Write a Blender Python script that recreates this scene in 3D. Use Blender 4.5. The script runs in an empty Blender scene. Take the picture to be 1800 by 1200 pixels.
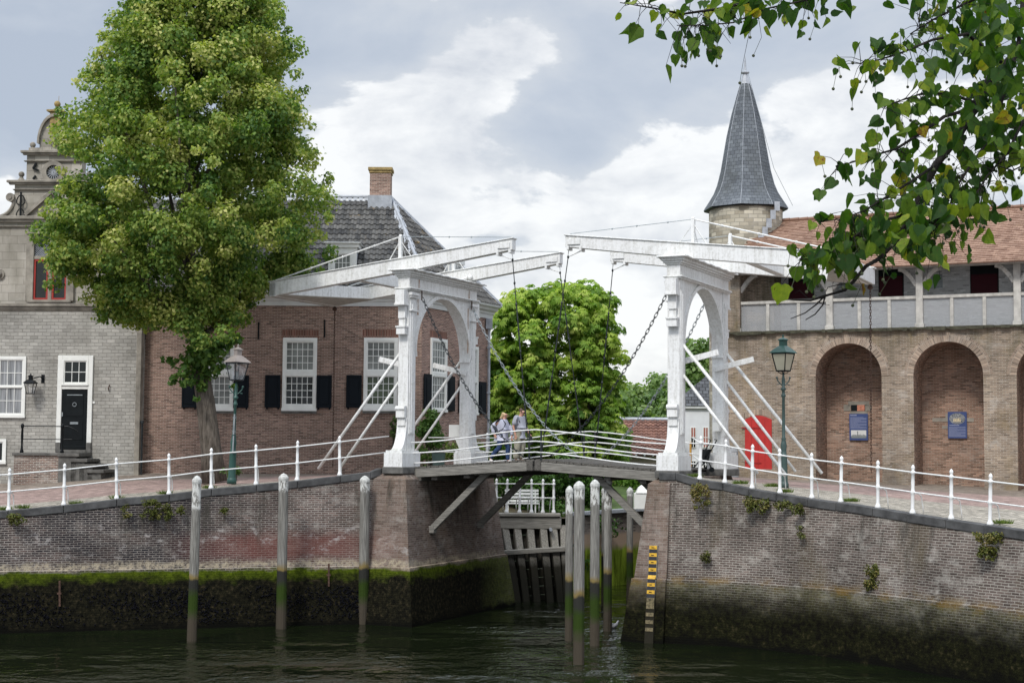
import bpy, math, random
import numpy as np
from mathutils import Vector, Matrix
random.seed(7); rng = np.random.default_rng(11)
PI = math.pi
C = bpy.context.scene.collection
# ------------------------------------------------------------------ camera model (same numbers as the camera object)
F = 2650.; PITCH = math.atan(185/2650.); ROLL = 0.007; H = 5.3
_c, _s = math.cos(PITCH), math.sin(PITCH)
_f = np.array([0, _c, _s]); _u = np.array([0, -_s, _c]); _r = np.array([1., 0, 0])
_cr, _sr = math.cos(ROLL), math.sin(ROLL)
RR = _r*_cr+_u*_sr; UU = -_r*_sr+_u*_cr; CAM = np.array([0, 0, H])
def ray(px, py): return RR*(px-900)/F+UU*(600-py)/F+_f
def PD(px, py, Y):
    r = ray(px, py); return CAM+r*(Y/r[1])
def PV(px, py, p0, d):
    r = ray(px, py); n = np.array([-d[1], d[0]]); t = (n@np.array(p0[:2]))/(n@r[:2]); return CAM+r*t
TH = math.radians(25)
AX = np.array([math.cos(TH), -math.sin(TH)]); DX = np.array([math.sin(TH), math.cos(TH)])
LP = np.array([-3.24, 46.5]); RP = LP+AX*8.74; ZB = 4.67

# ------------------------------------------------------------------ mesh builder
class MB:
    def __init__(s): s.v = []; s.f = []; s.mi = []; s.uv = {}; s.m = 0
    def add(s, vs, fs):
        b = len(s.v); s.v += [tuple(map(float, p)) for p in vs]
        for f in fs: s.f.append([i+b for i in f]); s.mi.append(s.m)
        return s
    def quad(s, a, b, c, d, uv=None):
        s.add([a, b, c, d], [(0, 1, 2, 3)])
        if uv: s.uv[len(s.f)-1] = uv
        return s
    def box(s, x0, x1, y0, y1, z0, z1, M=None):
        vs = [(x0,y0,z0),(x1,y0,z0),(x1,y1,z0),(x0,y1,z0),(x0,y0,z1),(x1,y0,z1),(x1,y1,z1),(x0,y1,z1)]
        if M is not None: vs = [tuple(M @ Vector(v)) for v in vs]
        return s.add(vs, [(3,2,1,0),(4,5,6,7),(0,1,5,4),(1,2,6,5),(2,3,7,6),(3,0,4,7)])
    def hexa(s, vs):
        return s.add(vs, [(3,2,1,0),(4,5,6,7),(0,1,5,4),(1,2,6,5),(2,3,7,6),(3,0,4,7)])
    def bar(s, p, q, w, h=None, up=(0,0,1)):
        h = h or w; p = Vector(p); q = Vector(q); d = (q-p).normalized(); u = Vector(up)
        if abs(d.dot(u)) > .98: u = Vector((0,1,0)) if abs(d.y) < .9 else Vector((1,0,0))
        sd = d.cross(u).normalized(); u = sd.cross(d).normalized()
        vs = []
        for e in (p, q):
            for a, b in ((-1,-1),(1,-1),(1,1),(-1,1)): vs.append(tuple(e+sd*a*w/2+u*b*h/2))
        return s.add(vs, [(3,2,1,0),(4,5,6,7),(0,1,5,4),(1,2,6,5),(2,3,7,6),(3,0,4,7)])
    def tube(s, pts, r, n=8, cap=True):
        pts = [Vector(p) for p in pts]; rs = r if isinstance(r, (list, tuple)) else [r]*len(pts)
        vs = []; fs = []; prev = None
        for i, p in enumerate(pts):
            d = (pts[min(i+1, len(pts)-1)]-pts[max(i-1, 0)]).normalized()
            if prev is None:
                u = Vector((0,0,1)) if abs(d.z) < .9 else Vector((1,0,0))
            else: u = prev
            sd = d.cross(u).normalized(); u = sd.cross(d).normalized(); prev = u
            for k in range(n):
                a = 2*PI*k/n; vs.append(tuple(p+(sd*math.cos(a)+u*math.sin(a))*rs[i]))
        for i in range(len(pts)-1):
            for k in range(n):
                fs.append((i*n+k, i*n+(k+1) % n, (i+1)*n+(k+1) % n, (i+1)*n+k))
        if cap: fs.append(tuple(range(n))[::-1]); fs.append(tuple((len(pts)-1)*n+k for k in range(n)))
        return s.add(vs, fs)
    def lathe(s, prof, cx=0, cy=0, cz=0, n=12, rot=0, cap=True):
        vs = []; fs = []
        for r, z in prof:
            for k in range(n):
                a = rot+2*PI*k/n; vs.append((cx+r*math.cos(a), cy+r*math.sin(a), cz+z))
        for i in range(len(prof)-1):
            for k in range(n): fs.append((i*n+k, i*n+(k+1) % n, (i+1)*n+(k+1) % n, (i+1)*n+k))
        if cap: fs.append(tuple(range(n))[::-1]); fs.append(tuple((len(prof)-1)*n+k for k in range(n)))
        return s.add(vs, fs)
    def ball(s, c, r, n=10, sz=1):
        pr = [(max(1e-4, r*math.sin(PI*i/7)), -r*sz*math.cos(PI*i/7)) for i in range(8)]
        return s.lathe(pr, c[0], c[1], c[2], n)
    def prism(s, poly, y0, y1, axis='y'):
        n = len(poly)
        if axis == 'y': vs = [(a, y0, b) for a, b in poly]+[(a, y1, b) for a, b in poly]
        elif axis == 'x': vs = [(y0, a, b) for a, b in poly]+[(y1, a, b) for a, b in poly]
        else: vs = [(a, b, y0) for a, b in poly]+[(a, b, y1) for a, b in poly]
        fs = [tuple(range(n)), tuple(range(2*n-1, n-1, -1))]
        for i in range(n): fs.append((i, i+n, (i+1) % n+n, (i+1) % n))
        return s.add(vs, fs)
    def extr(s, prof, p, q, yv=(0,-1)):
        """sweep a profile [(out,z)] along p->q (xy), 'out' pointing to the right of p->q"""
        p = Vector((p[0], p[1], 0)); q = Vector((q[0], q[1], 0)); d = (q-p).normalized(); o = Vector((d.y, -d.x, 0))
        n = len(prof); vs = [tuple(e+o*a+Vector((0,0,z))) for e in (p, q) for a, z in prof]
        fs = [tuple(range(n)), tuple(range(2*n-1, n-1, -1))]
        for i in range(n): fs.append((i, i+n, (i+1) % n+n, (i+1) % n))
        return s.add(vs, fs)
    def build(s, name, mats, parent=None, smooth=False, bevel=0, fixn=True):
        me = bpy.data.meshes.new(name); me.from_pydata(s.v, [], s.f)
        if not isinstance(mats, (list, tuple)): mats = [mats]
        for m in mats: me.materials.append(m)
        if len(mats) > 1: me.polygons.foreach_set('material_index', s.mi)
        if fixn:
            import bmesh
            bm = bmesh.new(); bm.from_mesh(me); bmesh.ops.recalc_face_normals(bm, faces=bm.faces); bm.to_mesh(me); bm.free()
        uvl = me.uv_layers.new(name='UVMap'); n = len(me.loops)
        co = np.empty(len(me.vertices)*3); me.vertices.foreach_get('co', co); co = co.reshape(-1, 3)
        li = np.empty(n, dtype=np.int32); me.loops.foreach_get('vertex_index', li)
        uv = np.empty((n, 2))
        for p in me.polygons:
            a, b, c = map(abs, p.normal); sl = slice(p.loop_start, p.loop_start+p.loop_total); P = co[li[sl]]
            if p.index in s.uv and not fixn: uv[sl] = s.uv[p.index]; continue
            if c > .75: uv[sl] = P[:, :2]
            elif a > b: uv[sl] = P[:, 1:3]
            else: uv[sl] = P[:, (0, 2)]
        uvl.data.foreach_set('uv', uv.ravel())
        if smooth: me.polygons.foreach_set('use_smooth', [True]*len(me.polygons))
        me.update()
        o = bpy.data.objects.new(name, me); C.objects.link(o)
        if parent is not None: o.parent = parent
        if bevel:
            b = o.modifiers.new('bevel', 'BEVEL'); b.width = bevel; b.segments = 1; b.limit_method = 'ANGLE'
        return o
def tag(o, label=None, cat=None, group=None, kind=None):
    if label: o['label'] = label
    if cat: o['category'] = cat
    if group: o['group'] = group
    if kind: o['kind'] = kind
    return o
def thing(name, label, cat, loc=(0,0,0), rz=0, group=None):
    o = bpy.data.objects.new(name, None); C.objects.link(o); o.location = loc; o.rotation_euler = (0,0,rz)
    o.empty_display_size = .3
    return tag(o, label, cat, group)
def copy_tree(o, parent=None):
    c = o.copy(); C.objects.link(c)
    if parent is not None: c.parent = parent
    for ch in [x for x in bpy.data.objects if x.parent == o]: copy_tree(ch, c)
    return c

# ------------------------------------------------------------------ materials
class NT:
    def __init__(s, name):
        s.m = bpy.data.materials.new(name); s.m.use_nodes = True; s.t = s.m.node_tree; s.t.nodes.clear()
        s.out = s.n('ShaderNodeOutputMaterial')
    def n(s, k, **kw):
        x = s.t.nodes.new(k)
        for a, b in kw.items(): setattr(x, a, b)
        return x
    def set(s, sock, v):
        if isinstance(v, bpy.types.NodeSocket): s.t.links.new(v, sock)
        elif v is not None:
            if isinstance(v, (tuple, list)) and len(v) == 3 and sock.type == 'RGBA': v = (*v, 1)
            sock.default_value = v
    def tc(s, k='UV'): return s.n('ShaderNodeTexCoord').outputs[k]
    def pos(s): return s.n('ShaderNodeNewGeometry').outputs['Position']
    def attr(s, name='Col'): return s.n('ShaderNodeAttribute', attribute_name=name).outputs['Color']
    def mp(s, v, sc=(1,1,1), loc=(0,0,0), rot=(0,0,0)):
        x = s.n('ShaderNodeMapping'); s.set(x.inputs[0], v); x.inputs['Scale'].default_value = sc; x.inputs['Location'].default_value = loc; x.inputs['Rotation'].default_value = rot
        return x.outputs[0]
    def noise(s, v, sc, det=4, rough=.55, dist=0):
        x = s.n('ShaderNodeTexNoise'); s.set(x.inputs['Vector'], v); x.inputs['Scale'].default_value = sc; x.inputs['Detail'].default_value = det; x.inputs['Roughness'].default_value = rough; x.inputs['Distortion'].default_value = dist
        return x.outputs['Fac']
    def ramp(s, f, *st):
        x = s.n('ShaderNodeValToRGB'); s.set(x.inputs[0], f); e = x.color_ramp.elements
        while len(e) > len(st): e.remove(e[-1])
        while len(e) < len(st): e.new(.5)
        for i, (p, c) in enumerate(st):
            e[i].position = p; e[i].color = (c, c, c, 1) if not isinstance(c, (tuple, list)) else (*c, 1)
        return x.outputs[0]
    def mix(s, f, a, b, mode='MIX'):
        x = s.n('ShaderNodeMix', data_type='RGBA', blend_type=mode); s.set(x.inputs[0], f); s.set(x.inputs[6], a); s.set(x.inputs[7], b); return x.outputs[2]
    def ma(s, op, a, b=None, c=None, cl=False):
        x = s.n('ShaderNodeMath', operation=op, use_clamp=cl); s.set(x.inputs[0], a)
        if b is not None: s.set(x.inputs[1], b)
        if c is not None: s.set(x.inputs[2], c)
        return x.outputs[0]
    def sepz(s, v, k=2):
        x = s.n('ShaderNodeSeparateXYZ'); s.set(x.inputs[0], v); return x.outputs[k]
    def mr(s, v, a, b, c=0., d=1.):
        x = s.n('ShaderNodeMapRange'); s.set(x.inputs[0], v)
        for i, q in enumerate((a, b, c, d)): x.inputs[i+1].default_value = q
        return x.outputs[0]
    def bump(s, h, st=.3, dist=.01):
        x = s.n('ShaderNodeBump'); s.set(x.inputs['Height'], h); x.inputs['Strength'].default_value = st; x.inputs['Distance'].default_value = dist; return x.outputs[0]
    def bsdf(s, col, rough=.8, nrm=None, metal=0, spec=.4, trans=0):
        x = s.n('ShaderNodeBsdfPrincipled'); s.set(x.inputs['Base Color'], col); s.set(x.inputs['Roughness'], rough); x.inputs['Metallic'].default_value = metal
        x.inputs['Specular IOR Level'].default_value = spec
        if nrm is not None: s.set(x.inputs['Normal'], nrm)
        s.t.links.new(x.outputs[0], s.out.inputs[0]); s.b = x
        return s.m
def plain(name, c, rough=.6, var=.15, sc=6, metal=0, bump=.15, spec=.4, rust=None):
    t = NT(name); v = t.tc('Object'); nz = t.noise(v, sc, 6, .6)
    lo = tuple(x*(1-var*1.6) for x in c); hi = tuple(min(1, x*(1+var)) for x in c)
    col = t.ramp(nz, (.3, lo), (.7, hi))
    if rust:
        col = t.mix(t.ramp(t.noise(t.mp(v, (3,3,.8)), 2.2, 8, .7), (.63, 0), (.72, .8)), col, rust)
    return t.bsdf(col, rough, t.bump(t.noise(v, sc*6, 4), bump, .01), metal, spec)
def white_paint(name, c=(.77,.77,.76), dirt=(.30,.285,.235), amt=.55):
    t = NT(name); v = t.tc('Object')
    streak = t.noise(t.mp(v, (9,9,.9)), 1.5, 8, .65); blot = t.noise(v, 14, 6, .7)
    f = t.ramp(t.ma('MULTIPLY', streak, blot), (.2, 0), (.42, amt))
    col = t.mix(f, c, dirt)
    rs = t.ramp(t.noise(t.mp(v, (4,4,1.2)), 2.6, 8, .75), (.70, 0), (.76, .5))
    col = t.mix(rs, col, (.34,.2,.1)); col = t.mix(t.ramp(t.noise(v, 5, 8, .75, .5), (.60, 0), (.66, .35)), col, (.42,.42,.40))
    up = t.sepz(t.n('ShaderNodeNewGeometry').outputs['Normal'])
    col = t.mix(t.ma('MULTIPLY', t.ramp(up, (.6, 0), (.9, 1)), t.ramp(blot, (.35,.15), (.6,.75))), col, (.3,.31,.24))
    return t.bsdf(col, .45, t.bump(blot, .12, .01), 0, .4)
def brick(name, c1, c2, mortar, bw=.21, rh=.062, ms=.008, large=.35, tint=None, smooth=.1, stain=None, wav=.0, lime=0, extra=None, bumps=.6, vary=.6):
    t = NT(name); uv = t.tc('UV')
    wn = t.noise(uv, 1.7, 3)
    w = t.n('ShaderNodeVectorMath', operation='MULTIPLY_ADD'); cx = t.n('ShaderNodeCombineXYZ')
    t.set(cx.inputs[0], wn); t.set(cx.inputs[1], t.noise(t.mp(uv, (1,1,1), (7,3,0)), 2.5, 3))
    t.set(w.inputs[0], cx.outputs[0]); w.inputs[1].default_value = (.05+wav, .02+wav, 0); t.set(w.inputs[2], uv)
    b = t.n('ShaderNodeTexBrick'); t.set(b.inputs['Vector'], w.outputs[0]); b.offset_frequency = 2
    for k, q in (('Color1', (*c1, 1)), ('Color2', (*c2, 1)), ('Mortar', (*mortar, 1)), ('Scale', 1), ('Mortar Size', ms), ('Mortar Smooth', smooth), ('Bias', 0), ('Brick Width', bw), ('Row Height', rh)): b.inputs[k].default_value = q
    col = b.outputs['Color']
    p = t.pos()
    # odd bricks: second brick layer shifted, picks dark/pale ones
    wu = t.sepz(w.outputs[0], 0); wv_ = t.sepz(w.outputs[0], 1); row = t.ma('FLOOR', t.ma('DIVIDE', wv_, rh))
    ev = t.ma('SUBTRACT', 1.0, t.ma('FLOORED_MODULO', row, 2.0)); cn = t.ma('FLOOR', t.ma('ADD', t.ma('DIVIDE', wu, bw), t.ma('MULTIPLY', ev, .5)))
    cx2 = t.n('ShaderNodeCombineXYZ'); t.set(cx2.inputs[0], cn); t.set(cx2.inputs[1], row); wn2 = t.n('ShaderNodeTexWhiteNoise', noise_dimensions='2D'); t.set(wn2.inputs['Vector'], cx2.outputs[0])
    fine = wn2.outputs['Value']; inb = t.ma('SUBTRACT', 1.0, b.outputs['Fac'])
    col = t.mix(t.ma('MULTIPLY', t.ramp(fine, (.0, vary), (.28, 0)), inb), col, tuple(x*.25 for x in c2))
    col = t.mix(t.ma('MULTIPLY', t.ramp(fine, (.72, 0), (1., vary)), inb), col, tuple(min(1, x*1.7) for x in c1))
    big = t.noise(p, .55, 7, .6)
    col = t.mix(1.0, col, t.ramp(big, (.3, 1-large), (.7, 1+large*.6)), 'MULTIPLY')
    if lime: col = t.mix(t.ramp(t.noise(t.mp(p, (1,1,1.6)), 1.5, 9, .72), (.52, 0), (.68, lime)), col, (.52,.49,.44))
    if tint: col = t.mix(t.ramp(t.noise(t.mp(p, (1,1,.4), (3,9,2)), .9, 8, .65), (.5, 0), (.72, .6)), col, tint)
    t.bf = b.outputs['Fac']
    if extra: col = extra(t, col, p)
    hb = t.ma('SUBTRACT', t.ma('MULTIPLY', t.noise(uv, 30, 5, .7), .5), b.outputs['Fac'])
    return t.bsdf(col, .92, t.bump(hb, bumps, .012), 0, .06)
def leafmat(name, ramp, trans=.35, rough=.55, mottle=False):
    t = NT(name); a = t.attr('Col'); f = t.sepz(a, 0); v = t.tc('Object')
    if mottle: f = t.ma('ADD', f, t.ma('MULTIPLY', t.ma('SUBTRACT', t.noise(v, 45, 5, .7), .5), .55))
    col = t.ramp(f, *ramp)
    if mottle: col = t.mix(t.ramp(t.noise(v, 70, 3, .6), (.64, 0), (.70, .8)), col, (.07,.035,.012))
    m = t.bsdf(col, rough, None, 0, .22)
    tr = t.n('ShaderNodeBsdfTranslucent'); t.set(tr.inputs[0], t.mix(1.0, col, (1.3,1.5,.5), 'MULTIPLY'))
    mx = t.n('ShaderNodeMixShader'); mx.inputs[0].default_value = trans
    t.t.links.new(t.b.outputs[0], mx.inputs[1]); t.t.links.new(tr.outputs[0], mx.inputs[2]); t.t.links.new(mx.outputs[0], t.out.inputs[0])
    return m
def wood(name, c1, c2, white=None, tide=False, paint_z=None, ax=2):
    t = NT(name); v = t.tc('Object'); p = t.pos(); s1 = [22,22,22]; s1[ax] = 1.3; s2 = [30,30,30]; s2[ax] = .7
    g = t.noise(t.mp(v, tuple(s1)), 1.5, 7, .65)
    col = t.ramp(g, (.3, c1), (.68, c2))
    col = t.mix(t.ramp(t.noise(t.mp(v, tuple(s2)), 1.3, 4, .6), (.62, 0), (.7, .75)), col, (.02,.018,.015))
    z = t.sepz(p); zz = t.ma('ADD', z, t.ma('MULTIPLY', t.noise(p, 3, 5), .35))
    if paint_z:   # flaking white paint on the head of the post (object space height)
        oz = t.ma('ADD', t.sepz(v), t.ma('MULTIPLY', t.noise(v, 9, 6, .7), .35))
        fl = t.ma('MULTIPLY', t.mr(oz, paint_z-.02, paint_z+.05), t.ramp(t.noise(t.mp(v, (9,9,3)), 2, 8, .7), (.44, .0), (.52, 1)))
        col = t.mix(fl, col, (.60,.60,.57))
    if tide == 'dark':
        col = t.mix(t.mr(zz, 1.9, 1.3), col, (.022,.02,.014))
    elif tide:
        col = t.mix(t.mr(zz, 2.05, 1.9), col, (.20,.15,.06))
        col = t.mix(t.mr(zz, 1.88, 1.8), col, (.03,.03,.026))
        col = t.mix(t.mr(zz, 1.58, 1.35), col, (.028,.048,.009))
        col = t.mix(t.mr(zz, 1.05, .7), col, (.06,.05,.037))
    return t.bsdf(col, .85, t.bump(g, .6, .02), 0, .08)
def tidewall(t, col, p):
    z = t.sepz(p); n = t.noise(t.mp(p, (1,1,2)), 1.6, 7, .65); n2 = t.noise(p, 9, 7, .7)
    zz = t.ma('ADD', z, t.ma('MULTIPLY', t.ma('SUBTRACT', n, .5), .35))
    X = t.sepz(p, 0)
    left = t.mr(X, 0, -1.0)
    # dark soot / damp on the left wall, reddish nearer the bridge
    dk = t.ma('MULTIPLY', t.mr(X, -6.0, -9.5), t.ramp(t.noise(t.mp(p, (.6,.6,1.2)), 1.1, 7, .65), (.46, 1), (.68, .3)))
    dkf = t.ma('MULTIPLY', t.ma('MULTIPLY', dk, 1.0), t.ramp(n2, (.4, 1), (.75, .5)))
    col = t.mix(t.ma('MULTIPLY', dkf, t.ma('SUBTRACT', 1.0, t.ma('MULTIPLY', t.bf, .6))), col, (.014,.014,.019))
    red = t.ma('MULTIPLY', t.mr(t.ma('ABSOLUTE', t.ma('ADD', X, 6.6)), 3.6, 1.2), t.mr(t.ma('ABSOLUTE', t.ma('SUBTRACT', zz, 2.3)), .55, .2))
    col = t.mix(t.ma('MULTIPLY', red, .6), col, (.16,.05,.04))
    lime = t.ma('MULTIPLY', t.ramp(t.noise(t.mp(p, (1.2,1.2,2.2), (4,1,0)), 1.5, 9, .72), (.56, 0), (.66, 1)), t.mr(t.ma('ABSOLUTE', t.ma('SUBTRACT', zz, 2.5)), .9, .2))
    col = t.mix(t.ma('MULTIPLY', t.ma('MULTIPLY', lime, .7), left), col, (.45,.42,.4))
    # pale tide line
    pl = t.ma('MULTIPLY', t.mr(t.ma('ABSOLUTE', t.ma('SUBTRACT', zz, 1.79)), .16, .03), t.ma('MULTIPLY', t.ma('MULTIPLY', left, .8), t.ramp(n2, (.42, .1), (.56, 1))))
    col = t.mix(pl, col, (.42,.36,.26))
    # yellow brown line on the right wall
    rt = t.mr(X, 0, 1.)
    col = t.mix(t.ma('MULTIPLY', t.ma('MULTIPLY', t.mr(t.ma('ABSOLUTE', t.ma('SUBTRACT', zz, 1.7)), .22, .03), rt), t.ramp(n, (.45, 0), (.62, .7))), col, (.16,.10,.02))
    # vertical runs of damp and lime below the coping, and blown white specks
    run = t.noise(t.mp(p, (2.2,2.2,.28), (5,2,1)), 1.4, 8, .68)
    col = t.mix(t.ma('MULTIPLY', t.ramp(run, (.52, 0), (.66, .75)), t.mr(zz, 1.8, 3.4)), col, (.045,.042,.034))
    col = t.mix(t.ramp(t.noise(t.mp(p, (1,1,1.5), (2,2,2)), 7.5, 6, .75), (.62, 0), (.68, .4)), col, (.36,.34,.31))
    # moss
    mossc = t.ramp(n2, (.3, (.018,.030,.003)), (.62, (.088,.12,.007)))
    col = t.mix(t.ma('MULTIPLY', t.mr(zz, 1.69, 1.60), t.mr(X, 3.5, -2., .25, 1.)), col, mossc)
    zz = t.ma('ADD', zz, t.ma('MULTIPLY', t.ma('SUBTRACT', n, .5), .5)); rt2 = t.mr(X, 0, 1.); fb = t.ma('ADD', t.ma('MULTIPLY', t.mr(zz, 1.60, 1.30), left), t.ma('MULTIPLY', t.mr(zz, 1.55, .75), rt2)); col = t.mix(fb, col, t.ramp(n2, (.40, (.004,.004,.003)), (.56, (.014,.013,.007)), (.72, (.055,.042,.024))))
    damp = t.ma('MULTIPLY', t.mr(zz, 1.85, .95), rt)
    col = t.mix(t.ma('MULTIPLY', damp, .85), col, t.ramp(t.ma('ADD', t.ma('MULTIPLY', n, .35), t.ma('MULTIPLY', n2, .65)), (.42, (.004,.0035,.0025)), (.56, (.011,.012,.004)), (.66, (.045,.036,.018))))
    col = t.mix(t.mr(zz, .25, .05), col, (.004,.004,.003))
    return col

M = {}
M['white'] = white_paint('white_painted_timber')
M['whiteiron'] = white_paint('white_painted_iron', (.78,.78,.77), (.3,.26,.2), .22)
M['frame'] = plain('window_paint', (.78,.78,.74), .4, .05, 3, bump=.05)
M['fascia'] = plain('fascia_paint', (.72,.73,.72), .5, .07, 2, bump=.05)
M['housebrick'] = brick('brown_house_brick', (.29,.188,.148), (.21,.13,.102), (.44,.37,.315), .205, .0585, .007, .18, smooth=.2)
M['sidebrick'] = brick('side_house_brick', (.32,.20,.16), (.235,.14,.115), (.46,.385,.33), .205, .0585, .007, .18)
def fortstain(t, col, p):
    z = t.sepz(p); n = t.noise(t.mp(p, (1.6,1.6,.35)), 1.3, 8, .7)
    f = t.ma('MULTIPLY', t.mr(z, 7.6, 9.5), t.ramp(n, (.42, 0), (.62, .75)))
    col = t.mix(f, col, (.085,.075,.045))
    f2 = t.ma('MULTIPLY', t.mr(z, 5.2, 4.2), t.ramp(t.noise(p, 1.3, 6, .65), (.4, .1), (.65, .6)))
    col = t.mix(f2, col, (.10,.085,.07))
    col = t.mix(t.ramp(t.noise(t.mp(p, (1,1,.6), (9,1,3)), 1.0, 9, .7), (.52, 0), (.68, .55)), col, (.23,.17,.085))
    return t.mix(t.ramp(t.noise(p, 7, 4, .7), (.70, 0), (.73, .7)), col, (.5,.49,.46))
M['fortbrick'] = brick('weathered_fort_brick', (.31,.24,.178), (.225,.172,.128), (.42,.37,.31), .205, .0585, .007, .32, tint=(.15,.13,.10), lime=.45, extra=fortstain, vary=.5)
M['niche'] = brick('niche_brick', (.32,.20,.145), (.225,.137,.10), (.36,.30,.24), .205, .0585, .007, .2, lime=.2)
M['quaybrick'] = brick('quay_brick', (.15,.105,.09), (.085,.062,.056), (.31,.28,.25), .21, .064, .010, .5, extra=tidewall, lime=.40, bumps=1, vary=.45, wav=.03)
M['rquaybrick'] = brick('weathered_quay_brick', (.135,.105,.092), (.085,.066,.058), (.31,.285,.25), .21, .064, .010, .5, tint=(.095,.075,.035), extra=tidewall, lime=.5, bumps=1, vary=.45, wav=.03)
M['abutbrick'] = brick('abutment_brick', (.20,.155,.13), (.15,.105,.088), (.27,.235,.20), .21, .064, .007, .38, tint=(.14,.09,.05), extra=tidewall, lime=.4, bumps=1, vary=.35)
M['stone'] = brick('grey_stone_block', (.41,.395,.36), (.36,.345,.312), (.285,.27,.245), .30, .125, .010, .3, tint=(.21,.20,.175), smooth=.7, lime=.45, bumps=1, wav=.05, vary=.22)
M['ashlar'] = brick('grey_ashlar', (.42,.39,.34), (.33,.305,.26), (.22,.20,.17), .55, .30, .007, .3, tint=(.19,.175,.14), smooth=.6, lime=.35, bumps=.6, vary=.25)
M['towerstone'] = brick('tower_stone', (.50,.46,.37), (.33,.29,.22), (.28,.26,.22), .36, .15, .012, .3, tint=(.22,.2,.16), smooth=.5, lime=.3, vary=.45)
M['stoopbrick'] = brick('stoop_brick', (.22,.14,.11), (.14,.09,.075), (.4,.37,.33), .21, .062, .01, .3, lime=.5)
M['whitebrick'] = brick('whitewashed_brick', (.66,.66,.65), (.60,.60,.59), (.52,.52,.52), .205, .0585, .006, .15)
M['voussoir'] = brick('arch_brick', (.32,.24,.18), (.235,.175,.135), (.36,.31,.25), .062, .22, .008, .25, lime=.3)
M['lintel'] = brick('lintel_brick', (.21,.095,.07), (.15,.068,.052), (.33,.25,.2), .06, .3, .007, .2)
M['coping'] = plain('basalt_coping', (.075,.075,.075), .8, .35, 3, bump=.6)
M['stonetrim'] = plain('sandstone_trim', (.27,.245,.205), .85, .3, 2.2, bump=.5)
M['lichenstone'] = plain('lichen_stone', (.33,.24,.10), .9, .3, 5, bump=.5)
M['darkstone'] = plain('dark_step_stone', (.13,.125,.115), .85, .3, 4, bump=.5)
M['lead'] = plain('lead_sheet', (.36,.38,.41), .45, .2, 3, bump=.3)
M['black'] = plain('black_paint', (.008,.010,.011), .4, .2, 3, bump=.1, spec=.15)
M['shutter'] = plain('dark_blue_shutter', (.006,.009,.013), .55, .1, 3, bump=.05, spec=.12)
M['iron'] = plain('dark_iron', (.035,.04,.042), .5, .3, 10, .6, rust=None)
M['rustiron'] = plain('rusty_iron', (.09,.05,.035), .75, .35, 10, .3)
M['galv'] = plain('galvanised', (.33,.36,.37), .45, .2, 8, .5)
M['green'] = plain('green_lamp_paint', (.028,.078,.065), .4, .15, 6, bump=.1)
M['dgreen'] = plain('dark_green_lamp_paint', (.05,.085,.08), .4, .15, 6, bump=.1)
M['copper'] = plain('faded_lamp_roof', (.27,.235,.215), .6, .12, 5, bump=.1)
M['red'] = plain('red_door_paint', (.42,.024,.02), .55, .12, 3, bump=.2)
M['wine'] = plain('wine_red_shutter', (.055,.008,.014), .7, .12, 3, bump=.1, spec=.2)
M['redframe'] = plain('red_window_frame', (.33,.03,.02), .5, .1, 3, bump=.05)
M['gallerywood'] = plain('pale_weathered_timber', (.47,.45,.41), .75, .2, 5, bump=.4)
M['deck'] = wood('deck_timber', (.045,.042,.037), (.16,.15,.135), ax=1)
M['deckgirder'] = wood('girder_timber', (.10,.095,.085), (.30,.285,.255), ax=0)
M['oldwood'] = wood('quay_timber', (.15,.14,.12), (.36,.34,.30), ax=0)
M['tidewood'] = wood('tidal_timber', (.12,.11,.09), (.34,.32,.28), tide='dark')
def tilemat(name, lo, hi, lich=None, amt=.5):
    t = NT(name); a = t.sepz(t.attr('Col'), 0); p = t.pos()
    col = t.ramp(a, (0, lo), (1, hi))
    col = t.mix(t.ramp(t.noise(p, .9, 6, .6), (.35, .35), (.65, 0)), col, tuple(x*.45 for x in lo))
    if lich: col = t.mix(t.ramp(t.noise(p, 1.9, 8, .75), (.60, 0), (.70, amt)), col, lich)
    return t.bsdf(col, .75, t.bump(t.noise(p, 25, 4), .4, .01), 0, .3)
M['pantile'] = tilemat('grey_pantile', (.045,.045,.045), (.15,.145,.135), (.36,.21,.03), .6)
M['orangetile'] = tilemat('orange_tile', (.22,.125,.085), (.38,.245,.175), (.25,.17,.07), .45)
M['redtile'] = tilemat('red_pantile', (.13,.062,.045), (.24,.12,.085), (.1,.08,.06), .6)
def slate():
    return brick('spire_slate', (.155,.17,.185), (.12,.132,.148), (.06,.065,.07), .20, .15, .008, .25, tint=(.085,.09,.085), smooth=.3, vary=.2)
M['slate'] = slate()
def paving(name, c1, c2, mo, bw, rh, ms, lime=.0, moss=.3):
    def ex(t, col, p):
        return t.mix(t.ramp(t.noise(p, 1.1, 8, .7), (.58, 0), (.72, moss)), col, (.12,.11,.06))
    return brick(name, c1, c2, mo, bw, rh, ms, .2, extra=ex, lime=lime, smooth=.3, bumps=.5)
M['redpave'] = paving('red_brick_paving', (.33,.24,.212), (.28,.20,.178), (.25,.2,.17), .2, .1, .008)
M['cobble'] = paving('pale_cobble_paving', (.42,.38,.32), (.30,.275,.24), (.17,.155,.12), .16, .14, .02, .25, .45)
M['greypave'] = paving('dusty_paving', (.24,.2,.165), (.2,.165,.14), (.19,.16,.12), .2, .1, .008, .1, .5)
M['grass'] = plain('grass_ground', (.06,.10,.02), .9, .4, 4, bump=1)
M['soil'] = plain('soil_ground', (.10,.085,.05), .95, .35, 2, bump=1)
def glassmat(name, c, rough=.06, wave=.02):
    t = NT(name); v = t.tc('Object')
    col = t.ramp(t.noise(v, 1.3, 2), (.35, tuple(x*.6 for x in c)), (.65, tuple(x*1.35 for x in c)))
    return t.bsdf(col, rough, t.bump(t.noise(v, 2.5, 2), wave, .05), 0, .5)
M['glass'] = glassmat('dark_window_glass', (.012,.015,.014))
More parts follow.
